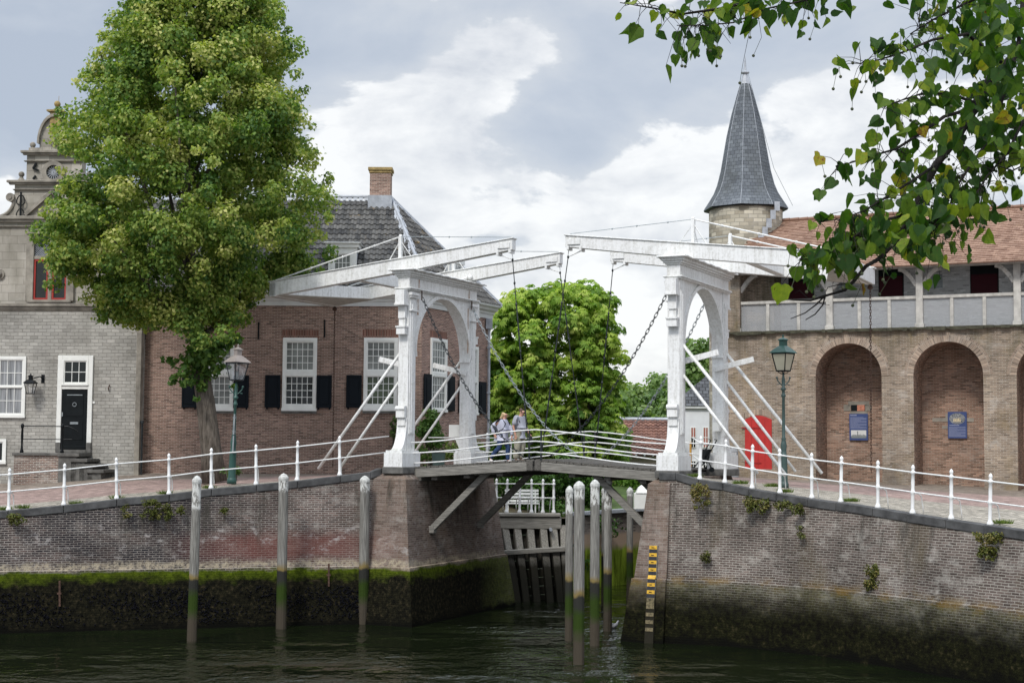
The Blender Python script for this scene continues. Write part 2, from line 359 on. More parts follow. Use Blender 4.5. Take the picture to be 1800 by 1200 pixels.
M['glassg'] = glassmat('green_reflection_glass', (.05,.07,.035), .1)  # green reflections painted into the pane colour
M['glassc'] = glassmat('curtained_window_glass', (.19,.20,.185), .25)
M['lampglass'] = plain('frosted_lamp_glass', (.5,.47,.36), .25, .05, 3, bump=.02)
def curtain():
    t = NT('net_curtain'); v = t.tc('Object'); n = t.noise(t.mp(v, (9,1,.3)), 2, 3, .5)
    return t.bsdf(t.ramp(n, (.35, (.11,.115,.12)), (.65, (.36,.37,.38))), .35, None, 0, .4)
M['curtain'] = curtain()
def clearglass():
    t = NT('clear_lamp_glass'); g = t.n('ShaderNodeBsdfGlossy'); g.inputs[1].default_value = .05
    tr = t.n('ShaderNodeBsdfTransparent'); mx = t.n('ShaderNodeMixShader'); mx.inputs[0].default_value = .22
    t.t.links.new(tr.outputs[0], mx.inputs[1]); t.t.links.new(g.outputs[0], mx.inputs[2]); t.t.links.new(mx.outputs[0], t.out.inputs[0]); return t.m
M['clear'] = clearglass()
def water():
    t = NT('canal_water'); p = t.pos()
    big = t.noise(t.mp(p, (.22,.35,1)), 1.0, 3, .5)
    a = t.noise(t.mp(p, (1.15,.85,1)), 1.7, 3, .5, .6); b = t.noise(t.mp(p, (2.6,1.5,1)), 2.2, 3, .6, .3)
    h = t.ma('ADD', t.ma('MULTIPLY', a, 1.0), t.ma('MULTIPLY', b, .38))
    h = t.ma('MULTIPLY', h, t.ramp(big, (.42, .25), (.66, 1.5)))
    return t.bsdf(t.ramp(big, (.3, (.004,.007,.0025)), (.7, (.008,.012,.004))), .01, t.bump(h, 1.0, .105), 0, .5)
M['water'] = water()
M['skin'] = plain('skin', (.52,.28,.2), .5, .05, 3, bump=.02)
def bark(name, c1, c2):
    t = NT(name); v = t.tc('Object'); g = t.noise(t.mp(v, (9,9,1.5)), 1.6, 8, .7)
    return t.bsdf(t.ramp(g, (.35, c1), (.65, c2)), .9, t.bump(g, 1, .05), 0, .2)
M['bark'] = bark('linden_bark', (.045,.038,.03), (.17,.145,.12))
M['darkbark'] = bark('dark_twig_bark', (.012,.010,.009), (.04,.034,.028))
M['linden'] = leafmat('linden_leaf', ((0, (.055,.12,.03)), (.35, (.15,.235,.05)), (.7, (.31,.36,.085)), (1, (.55,.53,.20))), .36)
M['chestnut'] = leafmat('chestnut_leaf', ((0, (.06,.14,.022)), (.45, (.18,.30,.04)), (.8, (.36,.46,.08)), (1, (.50,.54,.17))), .4)
M['yew'] = leafmat('hedge_leaf', ((0, (.02,.05,.01)), (1, (.06,.14,.02))), .15)
M['bright'] = leafmat('garden_leaf', ((0, (.05,.13,.015)), (1, (.16,.28,.04))), .35)
M['ivy'] = leafmat('ivy_leaf', ((0, (.03,.08,.015)), (1, (.11,.19,.04))), .2)
M['fartree'] = leafmat('distant_leaf', ((0, (.10,.17,.06)), (.7, (.19,.28,.10)), (1, (.30,.37,.16))), .35)
M['wallweed'] = leafmat('wall_plant_leaf', ((0, (.06,.06,.015)), (.5, (.09,.11,.02)), (1, (.19,.15,.05))), .15)
M['tuft'] = leafmat('grass_blade', ((0, (.06,.10,.02)), (1, (.17,.23,.05))), .25)
M['nearleaf'] = leafmat('near_linden_leaf', ((0, (.014,.042,.009)), (.32, (.034,.082,.010)), (.58, (.085,.145,.014)), (.82, (.20,.25,.022)), (.94, (.32,.24,.025)), (1, (.14,.06,.02))), .40, .6, True)
M['mussel'] = plain('mussel_shell', (.008,.008,.011), .35, .5, 40, bump=.1, spec=.12)

def ruststreak():
    t = NT('rust_streak'); v = t.tc('Object'); n = t.noise(t.mp(v, (20,20,1.6)), 1.5, 6, .7)
    d = t.n('ShaderNodeBsdfDiffuse'); d.inputs[0].default_value = (.36,.17,.06,1); tr = t.n('ShaderNodeBsdfTransparent'); mx = t.n('ShaderNodeMixShader')
    t.set(mx.inputs[0], t.ramp(n, (.38, 0), (.6, .85))); t.t.links.new(tr.outputs[0], mx.inputs[1]); t.t.links.new(d.outputs[0], mx.inputs[2]); t.t.links.new(mx.outputs[0], t.out.inputs[0]); return t.m
M['ruststreak'] = ruststreak(); M['postcap'] = plain('worn_post_paint', (.52,.52,.49), .7, .28, 14, bump=.4)
# ------------------------------------------------------------------ foliage
def quads_obj(name, P, col, mat, parent=None, nv=4):
    """P: (N,nv,3) array of leaf outlines, col: (N,) random value"""
    N = len(P); me = bpy.data.meshes.new(name); me.vertices.add(N*nv); me.vertices.foreach_set('co', P.astype(np.float32).ravel())
    me.loops.add(N*nv); me.loops.foreach_set('vertex_index', np.arange(N*nv, dtype=np.int32))
    me.polygons.add(N); me.polygons.foreach_set('loop_start', np.arange(0, N*nv, nv, dtype=np.int32)); me.polygons.foreach_set('loop_total', np.full(N, nv, dtype=np.int32))
    me.materials.append(mat); a = me.color_attributes.new('Col', 'FLOAT_COLOR', 'POINT')
    cc = np.ones((N*nv, 4), dtype=np.float32); cc[:, :3] = np.repeat(col, nv)[:, None]; a.data.foreach_set('color', cc.ravel())
    me.update(calc_edges=True)
    o = bpy.data.objects.new(name, me); C.objects.link(o)
    if parent is not None: o.parent = parent
    return o
def nrm(a): return a/np.maximum(1e-9, np.linalg.norm(a, axis=-1, keepdims=True))
def leaves(cent, norm, tang, L, W):
    s = nrm(np.cross(norm, tang)); t = nrm(np.cross(s, norm))
    L = L[:, None]; W = W[:, None]
    return np.stack([cent-t*L*.5, cent+s*W*.5-t*L*.08+norm*L*.10, cent+t*L*.5, cent-s*W*.5-t*L*.08+norm*L*.10], 1)
def clump_leaves(clumps, n_per_m2, L, W, r_=None, droop=.5, cvar=.25, flat=.8, shell=.45):
    g = r_ or rng; Ps = []; Cs = []
    for (cx, cy, cz, r, cv) in clumps:
        n = max(6, int(n_per_m2*4*PI*r*r)); d = nrm(g.normal(size=(n, 3)))
        rad = r*(shell+(1-shell)*g.random(n)**.6)[:, None]*(1+.25*g.normal(size=(n, 1))*.6)
        c = np.array([cx, cy, cz])+d*rad*np.array([1, 1, flat])
        nn = nrm(d*.9+g.normal(size=(n, 3))*.55+np.array([0, 0, .35]))
        tt = nrm(d*np.array([1, 1, .2])+g.normal(size=(n, 3))*.5-np.array([0, 0, droop]))
        Ps.append(leaves(c, nn, tt, L*(.7+.6*g.random(n)), W*(.7+.6*g.random(n)))); Cs.append(np.clip(cv+g.normal(size=n)*cvar*.55+.25*d[:, 2]*0, 0, 1))
    return np.concatenate(Ps), np.concatenate(Cs)

# ================================================================== GROUND, WATER
tag(MB().quad((-120,2,0),(120,2,0),(120,130,0),(-120,130,0)).build('water', M['water']), kind='structure')
# quay edges (railing foot points)
LQ = [(15,897),(112,888),(205,877),(297,869),(371,859),(450,852),(522,845),(597,836)]
LE = [PD(x, y, 43.3+(x-15)/582*2.6) for x, y in LQ]
RQ = [(1230,843,41.9),(1274,849,41.7),(1322,859,41.3),(1371,867,40.8),(1427,876,40.1),(1478,883,39.5),(1543,893,38.4),(1604,903,37.5),(1672,913,36.4),(1740,923,35.5)]
RE = [PD(*q) for q in RQ]
RE += [RE[-1]+(RE[-1]-RE[-3])*.5*k for k in (1, 2, 3)]
d0 = (LE[0]-LE[2])*.5; d0[2] *= .6
LEx = [LE[0]+d0*k for k in (12, 6, 3, 2, 1)]
def outw(pts, i):
    a = pts[max(i-1, 0)]; b = pts[min(i+1, len(pts)-1)]; d = (b-a)[:2]; d /= np.linalg.norm(d); return np.array([d[1], -d[0]])
# left edge from far left to the tower
Lc = np.array([*(LP-AX*.60-DX*.60), ZB-.06])
LED = LEx+LE+[PD(650, 829.5, 46.05), Lc]
Rc = np.array([*(RP+AX*.25-DX*.68), ZB-.06]); Rc0 = np.array([*(RP-AX*.22-DX*.70), ZB-.06])
RED = [Rc0, Rc]+RE+[RE[-1]+(RE[-1]-RE[-2])*k for k in (5, 15)]
def edge_off(pts, off):   # move outwards (towards the water: right-hand side of left->right walk)
    return [np.array([*(p[:2]+outw(pts, i)*off), p[2]]) for i, p in enumerate(pts)]
def quaywall(pts, name, mat, label):
    root = thing(name, label, 'quay wall', (0,0,0))
    m = MB(); prof = [(.16, -.18), (.24, None), (.62, -1.2)]
    o0 = edge_off(pts, .16); o1 = edge_off(pts, .42); o2 = edge_off(pts, .50); o3 = edge_off(pts, .80)
    s = 0
    for i in range(len(pts)-1):
        L = float(np.linalg.norm(pts[i+1][:2]-pts[i][:2]))
        a0 = [*o0[i][:2], o0[i][2]-.1]; b0 = [*o0[i+1][:2], o0[i+1][2]-.1]
        a1 = [*o1[i][:2], 1.72]; b1 = [*o1[i+1][:2], 1.72]; a2 = [*o2[i][:2], 1.70]; b2 = [*o2[i+1][:2], 1.70]
        a3 = [*o3[i][:2], -1.2]; b3 = [*o3[i+1][:2], -1.2]
        for p, q, r, t in ((a0, b0, b1, a1), (a1, b1, b2, a2), (a2, b2, b3, a3)):
            m.quad(p, t, r, q, [(s, p[2]), (s, t[2]), (s+L, r[2]), (s+L, q[2])])
        s += L
    m.build('brick_face', mat, root, fixn=False)
    c = MB(); t0 = edge_off(pts, -.12); t1 = edge_off(pts, .21)
    for i in range(len(pts)-1):
        nseg = max(1, int(np.linalg.norm(pts[i+1][:2]-pts[i][:2])/1.15))
        for k in range(nseg):
            fa, fb = k/nseg+.006, (k+1)/nseg-.006; jz = random.uniform(-.008, .008); jo = random.uniform(-.012, .012)
            def P(tb, f, dz): return (*(tb[i][:2]*(1-f)+tb[i+1][:2]*f+outw(pts, i)*jo), tb[i][2]*(1-f)+tb[i+1][2]*f+dz+jz)
            c.hexa([P(t0,fa,-.2), P(t1,fa,-.2), P(t1,fb,-.2), P(t0,fb,-.2), P(t0,fa,.015), P(t1,fa,.015), P(t1,fb,.015), P(t0,fb,.015)])
    c.build('coping', M['coping'], root, bevel=.015)
    return root
LW = quaywall(LED, 'quay_wall', M['quaybrick'], 'brick quay wall with a bright moss band under the sloping left street')
RW = quaywall(RED, 'quay_wall', M['rquaybrick'], 'mottled grey quay wall below the cobbled right street, damp at the foot')
# streets : rows from the edge (v=0) to the building line (v=1)
HF0 = PD(250, 832, 56.0); HF1 = PD(740, 829, 55.0)       # brick house front line
HZ = 4.27
FO = np.array([8.1, 55.0])                                  # fort origin
def strip(name, a, b, mat, v0, v1, n=4):
    m = MB()
    for i in range(len(a)-1):
        for k in range(n):
            f0 = v0+(v1-v0)*k/n; f1 = v0+(v1-v0)*(k+1)/n
            m.quad(a[i]*(1-f0)+b[i]*f0, a[i+1]*(1-f0)+b[i+1]*f0, a[i+1]*(1-f1)+b[i+1]*f1, a[i]*(1-f1)+b[i]*f1)
    return tag(m.build(name, mat, smooth=True), kind='structure')
A0 = edge_off(LED, -.10); B0 = []
for p in A0:
    x = p[0]*1.16+.3; yy = 55.4; z = 4.27-max(0, (-13.5-x))*.08
    B0.append(np.array([x if p is not A0[-1] else -2.6, yy, max(z, 3.3)]))
B0[-1] = np.array([-3.0, 55.4, 4.45]); B0[-2] = np.array([-4.6, 55.4, 4.35])
strip('pavement', A0, B0, M['cobble'], 0, .16)
strip('road', A0, B0, M['redpave'], .16, .66)
strip('pavement', A0, B0, M['greypave'], .66, 1.05)
A1 = edge_off(RED, -.10); B1 = []
for i, p in enumerate(A1):
    s = (max(0, i-1)/(len(A1)-4))**1.1*11.5-.6 if i < len(A1)-2 else 11.5+12*(i-len(A1)+3)
    q = FO+AX*s; B1.append(np.array([*q, 4.28-max(0, s)*.034]))
B1[0] = np.array([*(FO-AX*2.0-DX*1.0), 4.4])
strip('pavement', A1, B1, M['cobble'], 0, .42)
strip('road', A1, B1, M['redpave'], .42, .80)
strip('pavement', A1, B1, M['greypave'], .80, 1.1)
# bridge head roadway on both banks and the land behind
m = MB()
def lw(o, x, y, z=0): q = o+AX*x+DX*y; return (q[0], q[1], ZB+z)
m.quad(lw(LP,.3,-.3,-.03), lw(LP,.3,4.9,-.03), np.array([-3.0,55.4,4.449]), tuple(A0[-1]+np.array([0,0,.004])))
tag(m.build('road', M['greypave']), kind='structure')
m = MB(); m.quad(lw(RP,-.3,-.3,-.03), tuple(A1[0]+np.array([0,0,.004])), (*(FO-AX*2.0-DX*1.0), 4.405), lw(RP,-.3,4.9,-.03))
tag(m.build('road', M['greypave']), kind='structure')
# left land block behind (z 2.95 terrace by the water, 4.3 garden), right land
m = MB()
Gz = 4.2
m.quad((-90,55.3,4.1),(-3.0,55.3,4.3),(-.2,62,4.2),(-90,62,4.1))
m.quad((-90,62,4.1),(-.2,62,4.2),(3.4,64,3.6),(-90,130,3.6)); m.quad((-90,130,3.6),(3.4,64,3.6),(14,66,3.4),(60,130,3.6))
tag(m.build('ground', M['grass']), kind='structure')
m = MB()
q0 = lw(RP,-.3,4.9,-.1); q1 = (*(FO-AX*2.0-DX*1.0), 4.35); q2 = (*(FO-AX*2.0+DX*14), 4.3)
m.quad(q0, q1, q2, (4.8+3.6, 62.0, 4.1)); m.quad((*(FO-AX*2.2+DX*-.6), 4.2), (60, 32, 2.0), (90, 130, 3.), (*(FO-AX*2.2+DX*22), 4.2))
tag(m.build('ground', M['greypave']), kind='structure')
tag(MB().quad((-400,120,2.5),(400,120,2.5),(600,900,2.5),(-600,900,2.5)).build('ground', M['grass']), kind='structure')

# ---- abutments (tapered brick piers under each portal)
def abut(sx, o, label, xs):
    root = thing('bridge_abutment', label, 'abutment', (*o, 0), -TH)
    def ring(z, e, x0=None, x1=.52, y0=-.92, y1=5.15):
        x0 = xs; es = e if xs < -.3 else 0
        a = [(x0-es, y0-e), (x1+e, y0-e), (x1+e, y1+e), (x0-es, y1+e)]
        return [(sx*x, y, z) for x, y in a]
    m = MB(); lv = [(4.3, 0), (1.72, .30), (1.70, .36), (-1.2, .75)]
    for (z0, e0), (z1, e1) in zip(lv[:-1], lv[1:]):
        a = ring(z0, e0); b = ring(z1, e1)
        for k in range(4):
            k2 = (k+1) % 4; u = 0 if k % 2 == 0 else 3
            ax = (0 if k % 2 == 0 else 1)
            m.quad(a[k], b[k], b[k2], a[k2], [(a[k][ax], z0), (b[k][ax], z1), (b[k2][ax], z1), (a[k2][ax], z0)])
    m.build('brick_body', M['abutbrick'], root, fixn=False)
    m = MB(); r = ring(4.3, 0); m.hexa([*ring(4.3, .0), *ring(4.46, -.22)]); m.build('weathered_slope', M['abutbrick'], root)
    for ya, yb in ((-.84, .36), (3.82, 5.02)):
        m = MB(); m.box(-.36, .36, ya, yb, 4.46, ZB); m.build('stone_footing', M['darkstone'], root, bevel=.02)
    return root
abut(1, LP, 'flared brick abutment carrying the left portal of the drawbridge', -.70)
abut(-1, RP, 'flared brick abutment carrying the right portal, behind the yellow and black gauge', -.12)

# ================================================================== DRAWBRIDGE
def rope(p, q, sag, n):
    p = Vector(p); q = Vector(q); return [p.lerp(q, i/n)-Vector((0, 0, sag*4*(i/n)*(1-i/n))) for i in range(n+1)]
def chain_mb(pts, link=.17, w=.035, t=.011, seg=10):
    # resample
    m = MB(); out = [pts[0]]; acc = 0; step = link*.74
    P = [Vector(p) for p in pts]; res = [P[0].copy()]; left = step
    for a, b in zip(P[:-1], P[1:]):
        L = (b-a).length; d = (b-a)/L; s = 0
        while L-s >= left: s += left; res.append(a+d*s); left = step
        left -= (L-s)
    for i in range(len(res)-1):
        c = (res[i]+res[i+1])/2; d = (res[i+1]-res[i]).normalized(); u = Vector((0,1,0)) if abs(d.y) < .8 else Vector((1,0,0))
        sd = d.cross(u).normalized(); up = sd.cross(d).normalized()
        if i % 2: sd, up = up, sd
        ring = []
        for k in range(seg):
            a = 2*PI*k/seg; e = link/2-w; ring.append(c+d*(math.cos(a)*w+(e if math.cos(a) > 0 else -e))+sd*math.sin(a)*w)
        vs = []; fs = []
        for k in range(seg):
            tn = (ring[(k+1) % seg]-ring[k-1]).normalized(); nb = tn.cross(up).normalized()
            for j in range(4):
                b = 2*PI*j/4; vs.append(tuple(ring[k]+(up*math.cos(b)+nb*math.sin(b))*t))
        for k in range(seg):
            for j in range(4): fs.append((k*4+j, k*4+(j+1) % 4, ((k+1) % seg)*4+(j+1) % 4, ((k+1) % seg)*4+j))
        m.add(vs, fs)
    return m
W_ = 4.18
def half(sx, o, label, tailx):
    root = thing('drawbridge', label, 'drawbridge', (*o, ZB), -TH, 'two halves of the white drawbridge')
    S = lambda x: sx*x
    def bx(m, x0, x1, y0, y1, z0, z1): m.box(min(S(x0), S(x1)), max(S(x0), S(x1)), y0, y1, z0, z1)
    # ---------- portal
    por = MB()   # arch panel with entablature
    r = (W_-.48)/2; cy = W_/2; zs = 3.50; n = 20; t0, t1 = -.15, .17
    pts = [(cy-r*math.cos(PI*k/n), zs+r*math.sin(PI*k/n)) for k in range(n+1)]
    for x, fl in ((t0, 0), (t1, 1)):
        for (ya, za), (yb, zb) in zip(pts[:-1], pts[1:]):
            por.quad((S(x), ya, za), (S(x), yb, zb), (S(x), yb, 5.45), (S(x), ya, 5.45))
    for (ya, za), (yb, zb) in zip(pts[:-1], pts[1:]): por.quad((S(t0), ya, za), (S(t0), yb, zb), (S(t1), yb, zb), (S(t1), ya, za))
    panel = por.build('portal', M['white'], root)
    rb = MB()  # arch rim moulding, both faces
    for x0, x1 in ((t1, t1+.035), (t0-.035, t0)):
        for k in range(n):
            (ya, za), (yb, zb) = pts[k], pts[k+1]
            f = 1.07
            A_ = (cy+(ya-cy)*f, zs+(za-zs)*f); B_ = (cy+(yb-cy)*f, zs+(zb-zs)*f)
            rb.hexa([(S(x0),ya,za),(S(x1),ya,za),(S(x1),yb,zb),(S(x0),yb,zb),(S(x0),*A_),(S(x1),*A_),(S(x1),*B_),(S(x0),*B_)])
    bx(rb, t0-.05, t1+.05, cy-.07, cy+.07, zs+r-.02, zs+r+.2)
    rb.build('arch_moulding', M['white'], panel)
    en = MB()
    for (e, z0, z1) in ((.01, 5.42, 5.46), (.05, 5.46, 5.51), (-.04, 5.51, 5.82), (.0, 5.82, 5.87), (.05, 5.87, 5.93), (.10, 5.93, 6.03)):
        bx(en, -.24-e, .24+e, -.3-e, W_+.3+e, z0, z1)
    en.build('entablature', M['white'], panel, bevel=.012)
    rl = MB()   # lead capping, wavy edge
    bx(rl, -.43, .43, -.48, W_+.48, 6.03, 6.045)
    rl.tube([(S(.43), -.48+i*(W_+.96)/26, 6.04+.012*math.sin(i*2.3)) for i in range(27)], .028, 6)
    rl.tube([(S(-.43), -.48+i*(W_+.96)/26, 6.04+.012*math.sin(i*1.7)) for i in range(27)], .028, 6)
    rl.tube([(S(-.43), -.48, 6.04), (S(.43), -.48, 6.04)], .028, 6)
    rl.build('lead_capping', M['white'], panel)
    for yc, ys in ((0, -1), (W_, 1)):
        p = MB()
        bx(p, -.175, .175, yc-.235, yc+.235, .45, 5.42)
        bx(p, -.205, .205, yc-.17, yc+.17, 1.0, 5.1)           # raised pilaster strips
        bx(p, -.225, .225, yc-.085, yc+.085, 1.05, 5.0)
        def by(xa, xb, ya, yb, z0, z1):   # box given outward distances from the post axis
            p.box(min(S(xa), S(xb)), max(S(xa), S(xb)), min(yc+ys*ya, yc+ys*yb), max(yc+ys*ya, yc+ys*yb), z0, z1)
        by(-.32, .32, -.34, .80, 0, .42); by(-.28, .28, -.31, .76, .42, .50)
        n2 = 10; foot = [(yc+ys*.27, .5)]+[(yc+ys*(.27+.44*(1-math.sin(a))), .5+1.0*(1-math.cos(a))) for a in [PI/2*k/n2 for k in range(n2+1)]]
        p.prism(foot, -.17, .17, 'x')
        by(-.15, .15, .26, .40, 1.50, 1.86); p.tube([(-.16, yc+ys*.37, 1.78), (.16, yc+ys*.37, 1.78)], .075, 10); by(-.13, .13, .26, .33, 1.25, 1.5)
        by(-.16, .16, .26, .52, 4.98, 5.42); by(-.18, .18, .26, .55, 4.94, 5.0); by(-.12, .12, .26, .38, 4.55, 4.94); by(-.10, .10, .26, .34, 4.30, 4.55); by(-.15, .15, .26, .44, 4.05, 4.30); by(-.17, .17, .26, .47, 4.26, 4.31)
        by(-.15, .15, -.285, -.26, 3.60, 5.3) if 0 else None
        for z0, z1, e in ((5.2, 5.27, .03), (5.27, 5.36, .07), (4.78, 4.83, .05)):
            bx(p, .17, .215+e, yc-.17-e, yc+.17+e, z0, z1)
        # inner impost capital
        yi = yc-ys*.235
        p.box(min(S(-.17), S(.2)), max(S(-.17), S(.2)), min(yi, yi-ys*.06), max(yi, yi-ys*.06), 3.40, 3.55)
        p.build('post', M['white'], panel, bevel=.012)
        rsn = MB()
        bx(rsn, .3, .315, yc+.35-.03 if ys < 0 else yc-.35-.03, yc+.35+.03 if ys < 0 else yc-.35+.03, 5.15, 5.45)
        rsn.build('chain_plate', M['rustiron'], panel)
        yr = yc+.35 if ys < 0 else yc-.35
        for xf, lo_, hi_, w_ in ((.172, 3.7 if ys > 0 else 4.7, 5.2, .045), (.205, 5.53, 5.80, .05)):
            st_ = MB(); xx = S(xf+.004); st_.quad((xx, yr-w_, lo_), (xx, yr+w_, lo_), (xx, yr+w_*.7, hi_), (xx, yr-w_*.7, hi_)); st_.build('rust_stain', M['ruststreak'], panel, fixn=False)
        # raking struts back to the street
        b = MB()
        b.tube([(S(-.2), yc-ys*.0, 3.55), (S(-3.15), yc, -.10)], .05, 8); b.build('strut', M['white'], panel, smooth=True)
        b = MB(); b.tube([(S(-.2), yc, 2.70), (S(-2.35), yc, -.06)], .045, 8); b.build('strut', M['white'], panel, smooth=True)
        b = MB(); b.bar((S(.1), yc-ys*.29, 3.05), (S(-1.15), yc-ys*.29, 3.34), .05, .17); b.build('tie_plank', M['white'], panel, bevel=.008)
        # hooked axle arm on the cap
        b = MB(); b.tube([(S(-.1), yc-ys*.5, 6.05), (S(.1), yc-ys*.5, 6.17), (S(.28), yc-ys*.5, 6.24)], [.09,.07,.06], 8); b.tube([(S(.30), yc-ys*.5-.06, 6.22), (S(.30), yc-ys*.5+.06, 6.22)], .085, 10)
        b.build('bearing', M['white'], panel, smooth=True)
    # ---------- balance frame
    tipx = 3.5; zt = lambda x: 6.89-(tipx-x)*.113
    bf = MB(); y0, y1 = .25, 3.9
    def beam(m, y):
        seg = [(tailx, .46), (0, .42), (tipx, .34)]
        for (xa, ha), (xb, hb) in zip(seg[:-1], seg[1:]):
            m.hexa([(S(xa),y-.13,zt(xa)-ha),(S(xb),y-.13,zt(xb)-hb),(S(xb),y+.13,zt(xb)-hb),(S(xa),y+.13,zt(xa)-ha),
                    (S(xa),y-.13,zt(xa)),(S(xb),y-.13,zt(xb)),(S(xb),y+.13,zt(xb)),(S(xa),y+.13,zt(xa))])
        m.hexa([(S(tailx-.05),y-.17,zt(tailx)),(S(tipx+.04),y-.17,zt(tipx)),(S(tipx+.04),y+.17,zt(tipx)),(S(tailx-.05),y+.17,zt(tailx)),
                (S(tailx-.05),y-.17,zt(tailx)+.035),(S(tipx+.04),y-.17,zt(tipx)+.035),(S(tipx+.04),y+.17,zt(tipx)+.035),(S(tailx-.05),y+.17,zt(tailx)+.035)])
    frame = MB()
    frame.bar((S(-2.0), y0+.13, zt(-2)-.22), (S(-2.0), y1-.13, zt(-2)-.22), .26, .38)
    frame = frame.build('balance_frame', M['white'], root, bevel=.01)
    for y in (y0, y1):
        m = MB(); beam(m, y); m.build('beam', M['white'], frame, bevel=.01)
        m = MB(); bx(m, 3.02, 3.42, y-.17, y-.13, zt(3.3)-.26, zt(3.3)-.1); bx(m, 2.98, 3.05, y-.15, y+.15, zt(3)-.43, zt(3)-.3); bx(m, 3.38, 3.46, y-.15, y+.15, zt(3.4)-.42, zt(3.4)-.3)
        m.tube([(S(3.02), y, zt(3)-.40), (S(3.47), y, zt(3.4)-.62), (S(3.44), y, zt(3.4)-.38)], .018, 6); m.build('hanger_bracket', M['white'], frame)
        # mast and tie rods
        m = MB(); mx = -.42; zt2 = zt(mx)+.72; m.bar((S(mx), y, zt(mx)), (S(mx), y, zt2), .1, .1)
        m.tube([(S(mx), y, zt2-.12), (S(mx+.42), y+.0, zt(mx+.42))], .012, 5); m.tube([(S(mx), y, zt2-.12), (S(mx-.42), y, zt(mx-.42))], .02, 5)
        m.tube([(S(mx), y, zt2-.1), (S(mx), y+.45, zt(mx))], .012, 5); m.ball((S(mx), y, zt2+.02), .06, 8)
        m.build('mast', M['white'], frame)
        m = MB(); m.tube([(S(tipx-.1), y, zt(tipx)+.06), (S(mx), y, zt2)], .011, 5)
        for f in (.35, .55, .8): m.ball((S(tipx-.1+(mx-tipx+.1)*f), y, (zt(tipx)+.06)*(1-f)+zt2*f), .03, 6)
        m.build('tie_wire', M['galv'], frame)
        m = MB(); m.tube([(S(mx), y, zt2), (S(tailx+.1), y, zt(tailx)+.06)], .024, 6)
        for f in (.2, .45, .7): m.ball((S(mx+(tailx+.1-mx)*f), y, zt2*(1-f)+(zt(tailx)+.06)*f), .04, 6)
        m.build('tie_rod', M['white'], frame)
    m = MB(); m.bar((S(tailx+.12), y0-.13, zt(tailx)-.24), (S(tailx+.12), y1+.13, zt(tailx)-.24), .25, .44); m.build('crossbeam', M['white'], frame, bevel=.01)
    m = MB(); m.bar((S(tailx+.3), y0+.1, zt(tailx+.3)-.24), (S(-3.7), y1-.1, zt(-3.7)-.24), .2, .40); m.build('diagonal', M['white'], frame, bevel=.01)
    m = MB(); zz = lambda x: zt(x)-.475
    m.hexa([(S(tailx),y0,zz(tailx)),(S(tailx+.5),y0,zz(tailx+.5)),(S(-3.4),y1,zz(-3.4)),(S(tailx),y1,zz(tailx)),(S(tailx),y0,zz(tailx)+.02),(S(tailx+.5),y0,zz(tailx+.5)+.02),(S(-3.4),y1,zz(-3.4)+.02),(S(tailx),y1,zz(tailx)+.02)])
    m.build('underboard', M['gallerywood'], frame)
    # pull chain at the tail
    cp = [(S(tailx+.12), y1+.05, zt(tailx)-.5), (S(tailx+.12), y1+.05, 4.3), (S(tailx+.14), y1+.05, -.1)]
    ch = chain_mb(cp, .12, .026, .009, 8); ch.lathe([(.02,0),(.09,.05),(.06,.14),(.03,.16)], S(tailx+.12), y1+.05, zt(tailx)-.62, 8)
    ch.build('pull_chain', M['rustiron'], frame)
    # ---------- deck leaf
    X1 = 4.37-.03; zd = lambda x: .0+.27*max(0, (x-.3))/(X1-.3)
    dk = MB(); npl = 30
    for i in range(npl):
        xa = .36+(X1-.36)*i/npl+.006; xb = .36+(X1-.36)*(i+1)/npl-.006; j = random.uniform(-.03, .03); jz = random.uniform(-.006, .006)
        dk.hexa([(S(xa),-.05+j,zd(xa)-.06+jz),(S(xb),-.05+j,zd(xb)-.06+jz),(S(xb),W_+.1+j,zd(xb)-.06+jz),(S(xa),W_+.1+j,zd(xa)-.06+jz),
                 (S(xa),-.05+j,zd(xa)+jz),(S(xb),-.05+j,zd(xb)+jz),(S(xb),W_+.1+j,zd(xb)+jz),(S(xa),W_+.1+j,zd(xa)+jz)])
    deck = dk.build('deck', M['deck'], root)
    m = MB()
    for y in (-.02, 1.05, 2.1, 3.15, W_):
        m.bar((S(.4), y, zd(.4)-.20), (S(X1), y, zd(X1)-.20), .20, .26)
    m.build('girder', M['deckgirder'], deck, bevel=.01)
    m = MB(); m.bar((S(.46), -.1, -.26), (S(.46), W_+.1, -.26), .26, .34)
    for x in (1.0, 2.1, 3.2): m.bar((S(x), -.02, zd(x)-.36), (S(x), W_+.05, zd(x)-.36), .2, .16)
    m.bar((S(X1-.1), -.15, zd(X1)-.18), (S(X1-.1), W_+.15, zd(X1)-.18), .2, .3)
    m.build('cross_girder', M['deck'], deck, bevel=.01)
    for y in (.35, W_-.5):
        m = MB(); m.bar((S(2.65), y, zd(2.65)-.28), (S(.80), y, -1.85), .15, .19); m.bar((S(1.9), y, zd(1.9)-.3), (S(3.4), y, zd(3.4)-.3), .15, .12); m.box(min(S(.66),S(.86)), max(S(.66),S(.86)), y-.1, y+.1, -2.02, -1.8); m.build('brace', M['deckgirder'], deck, bevel=.01)
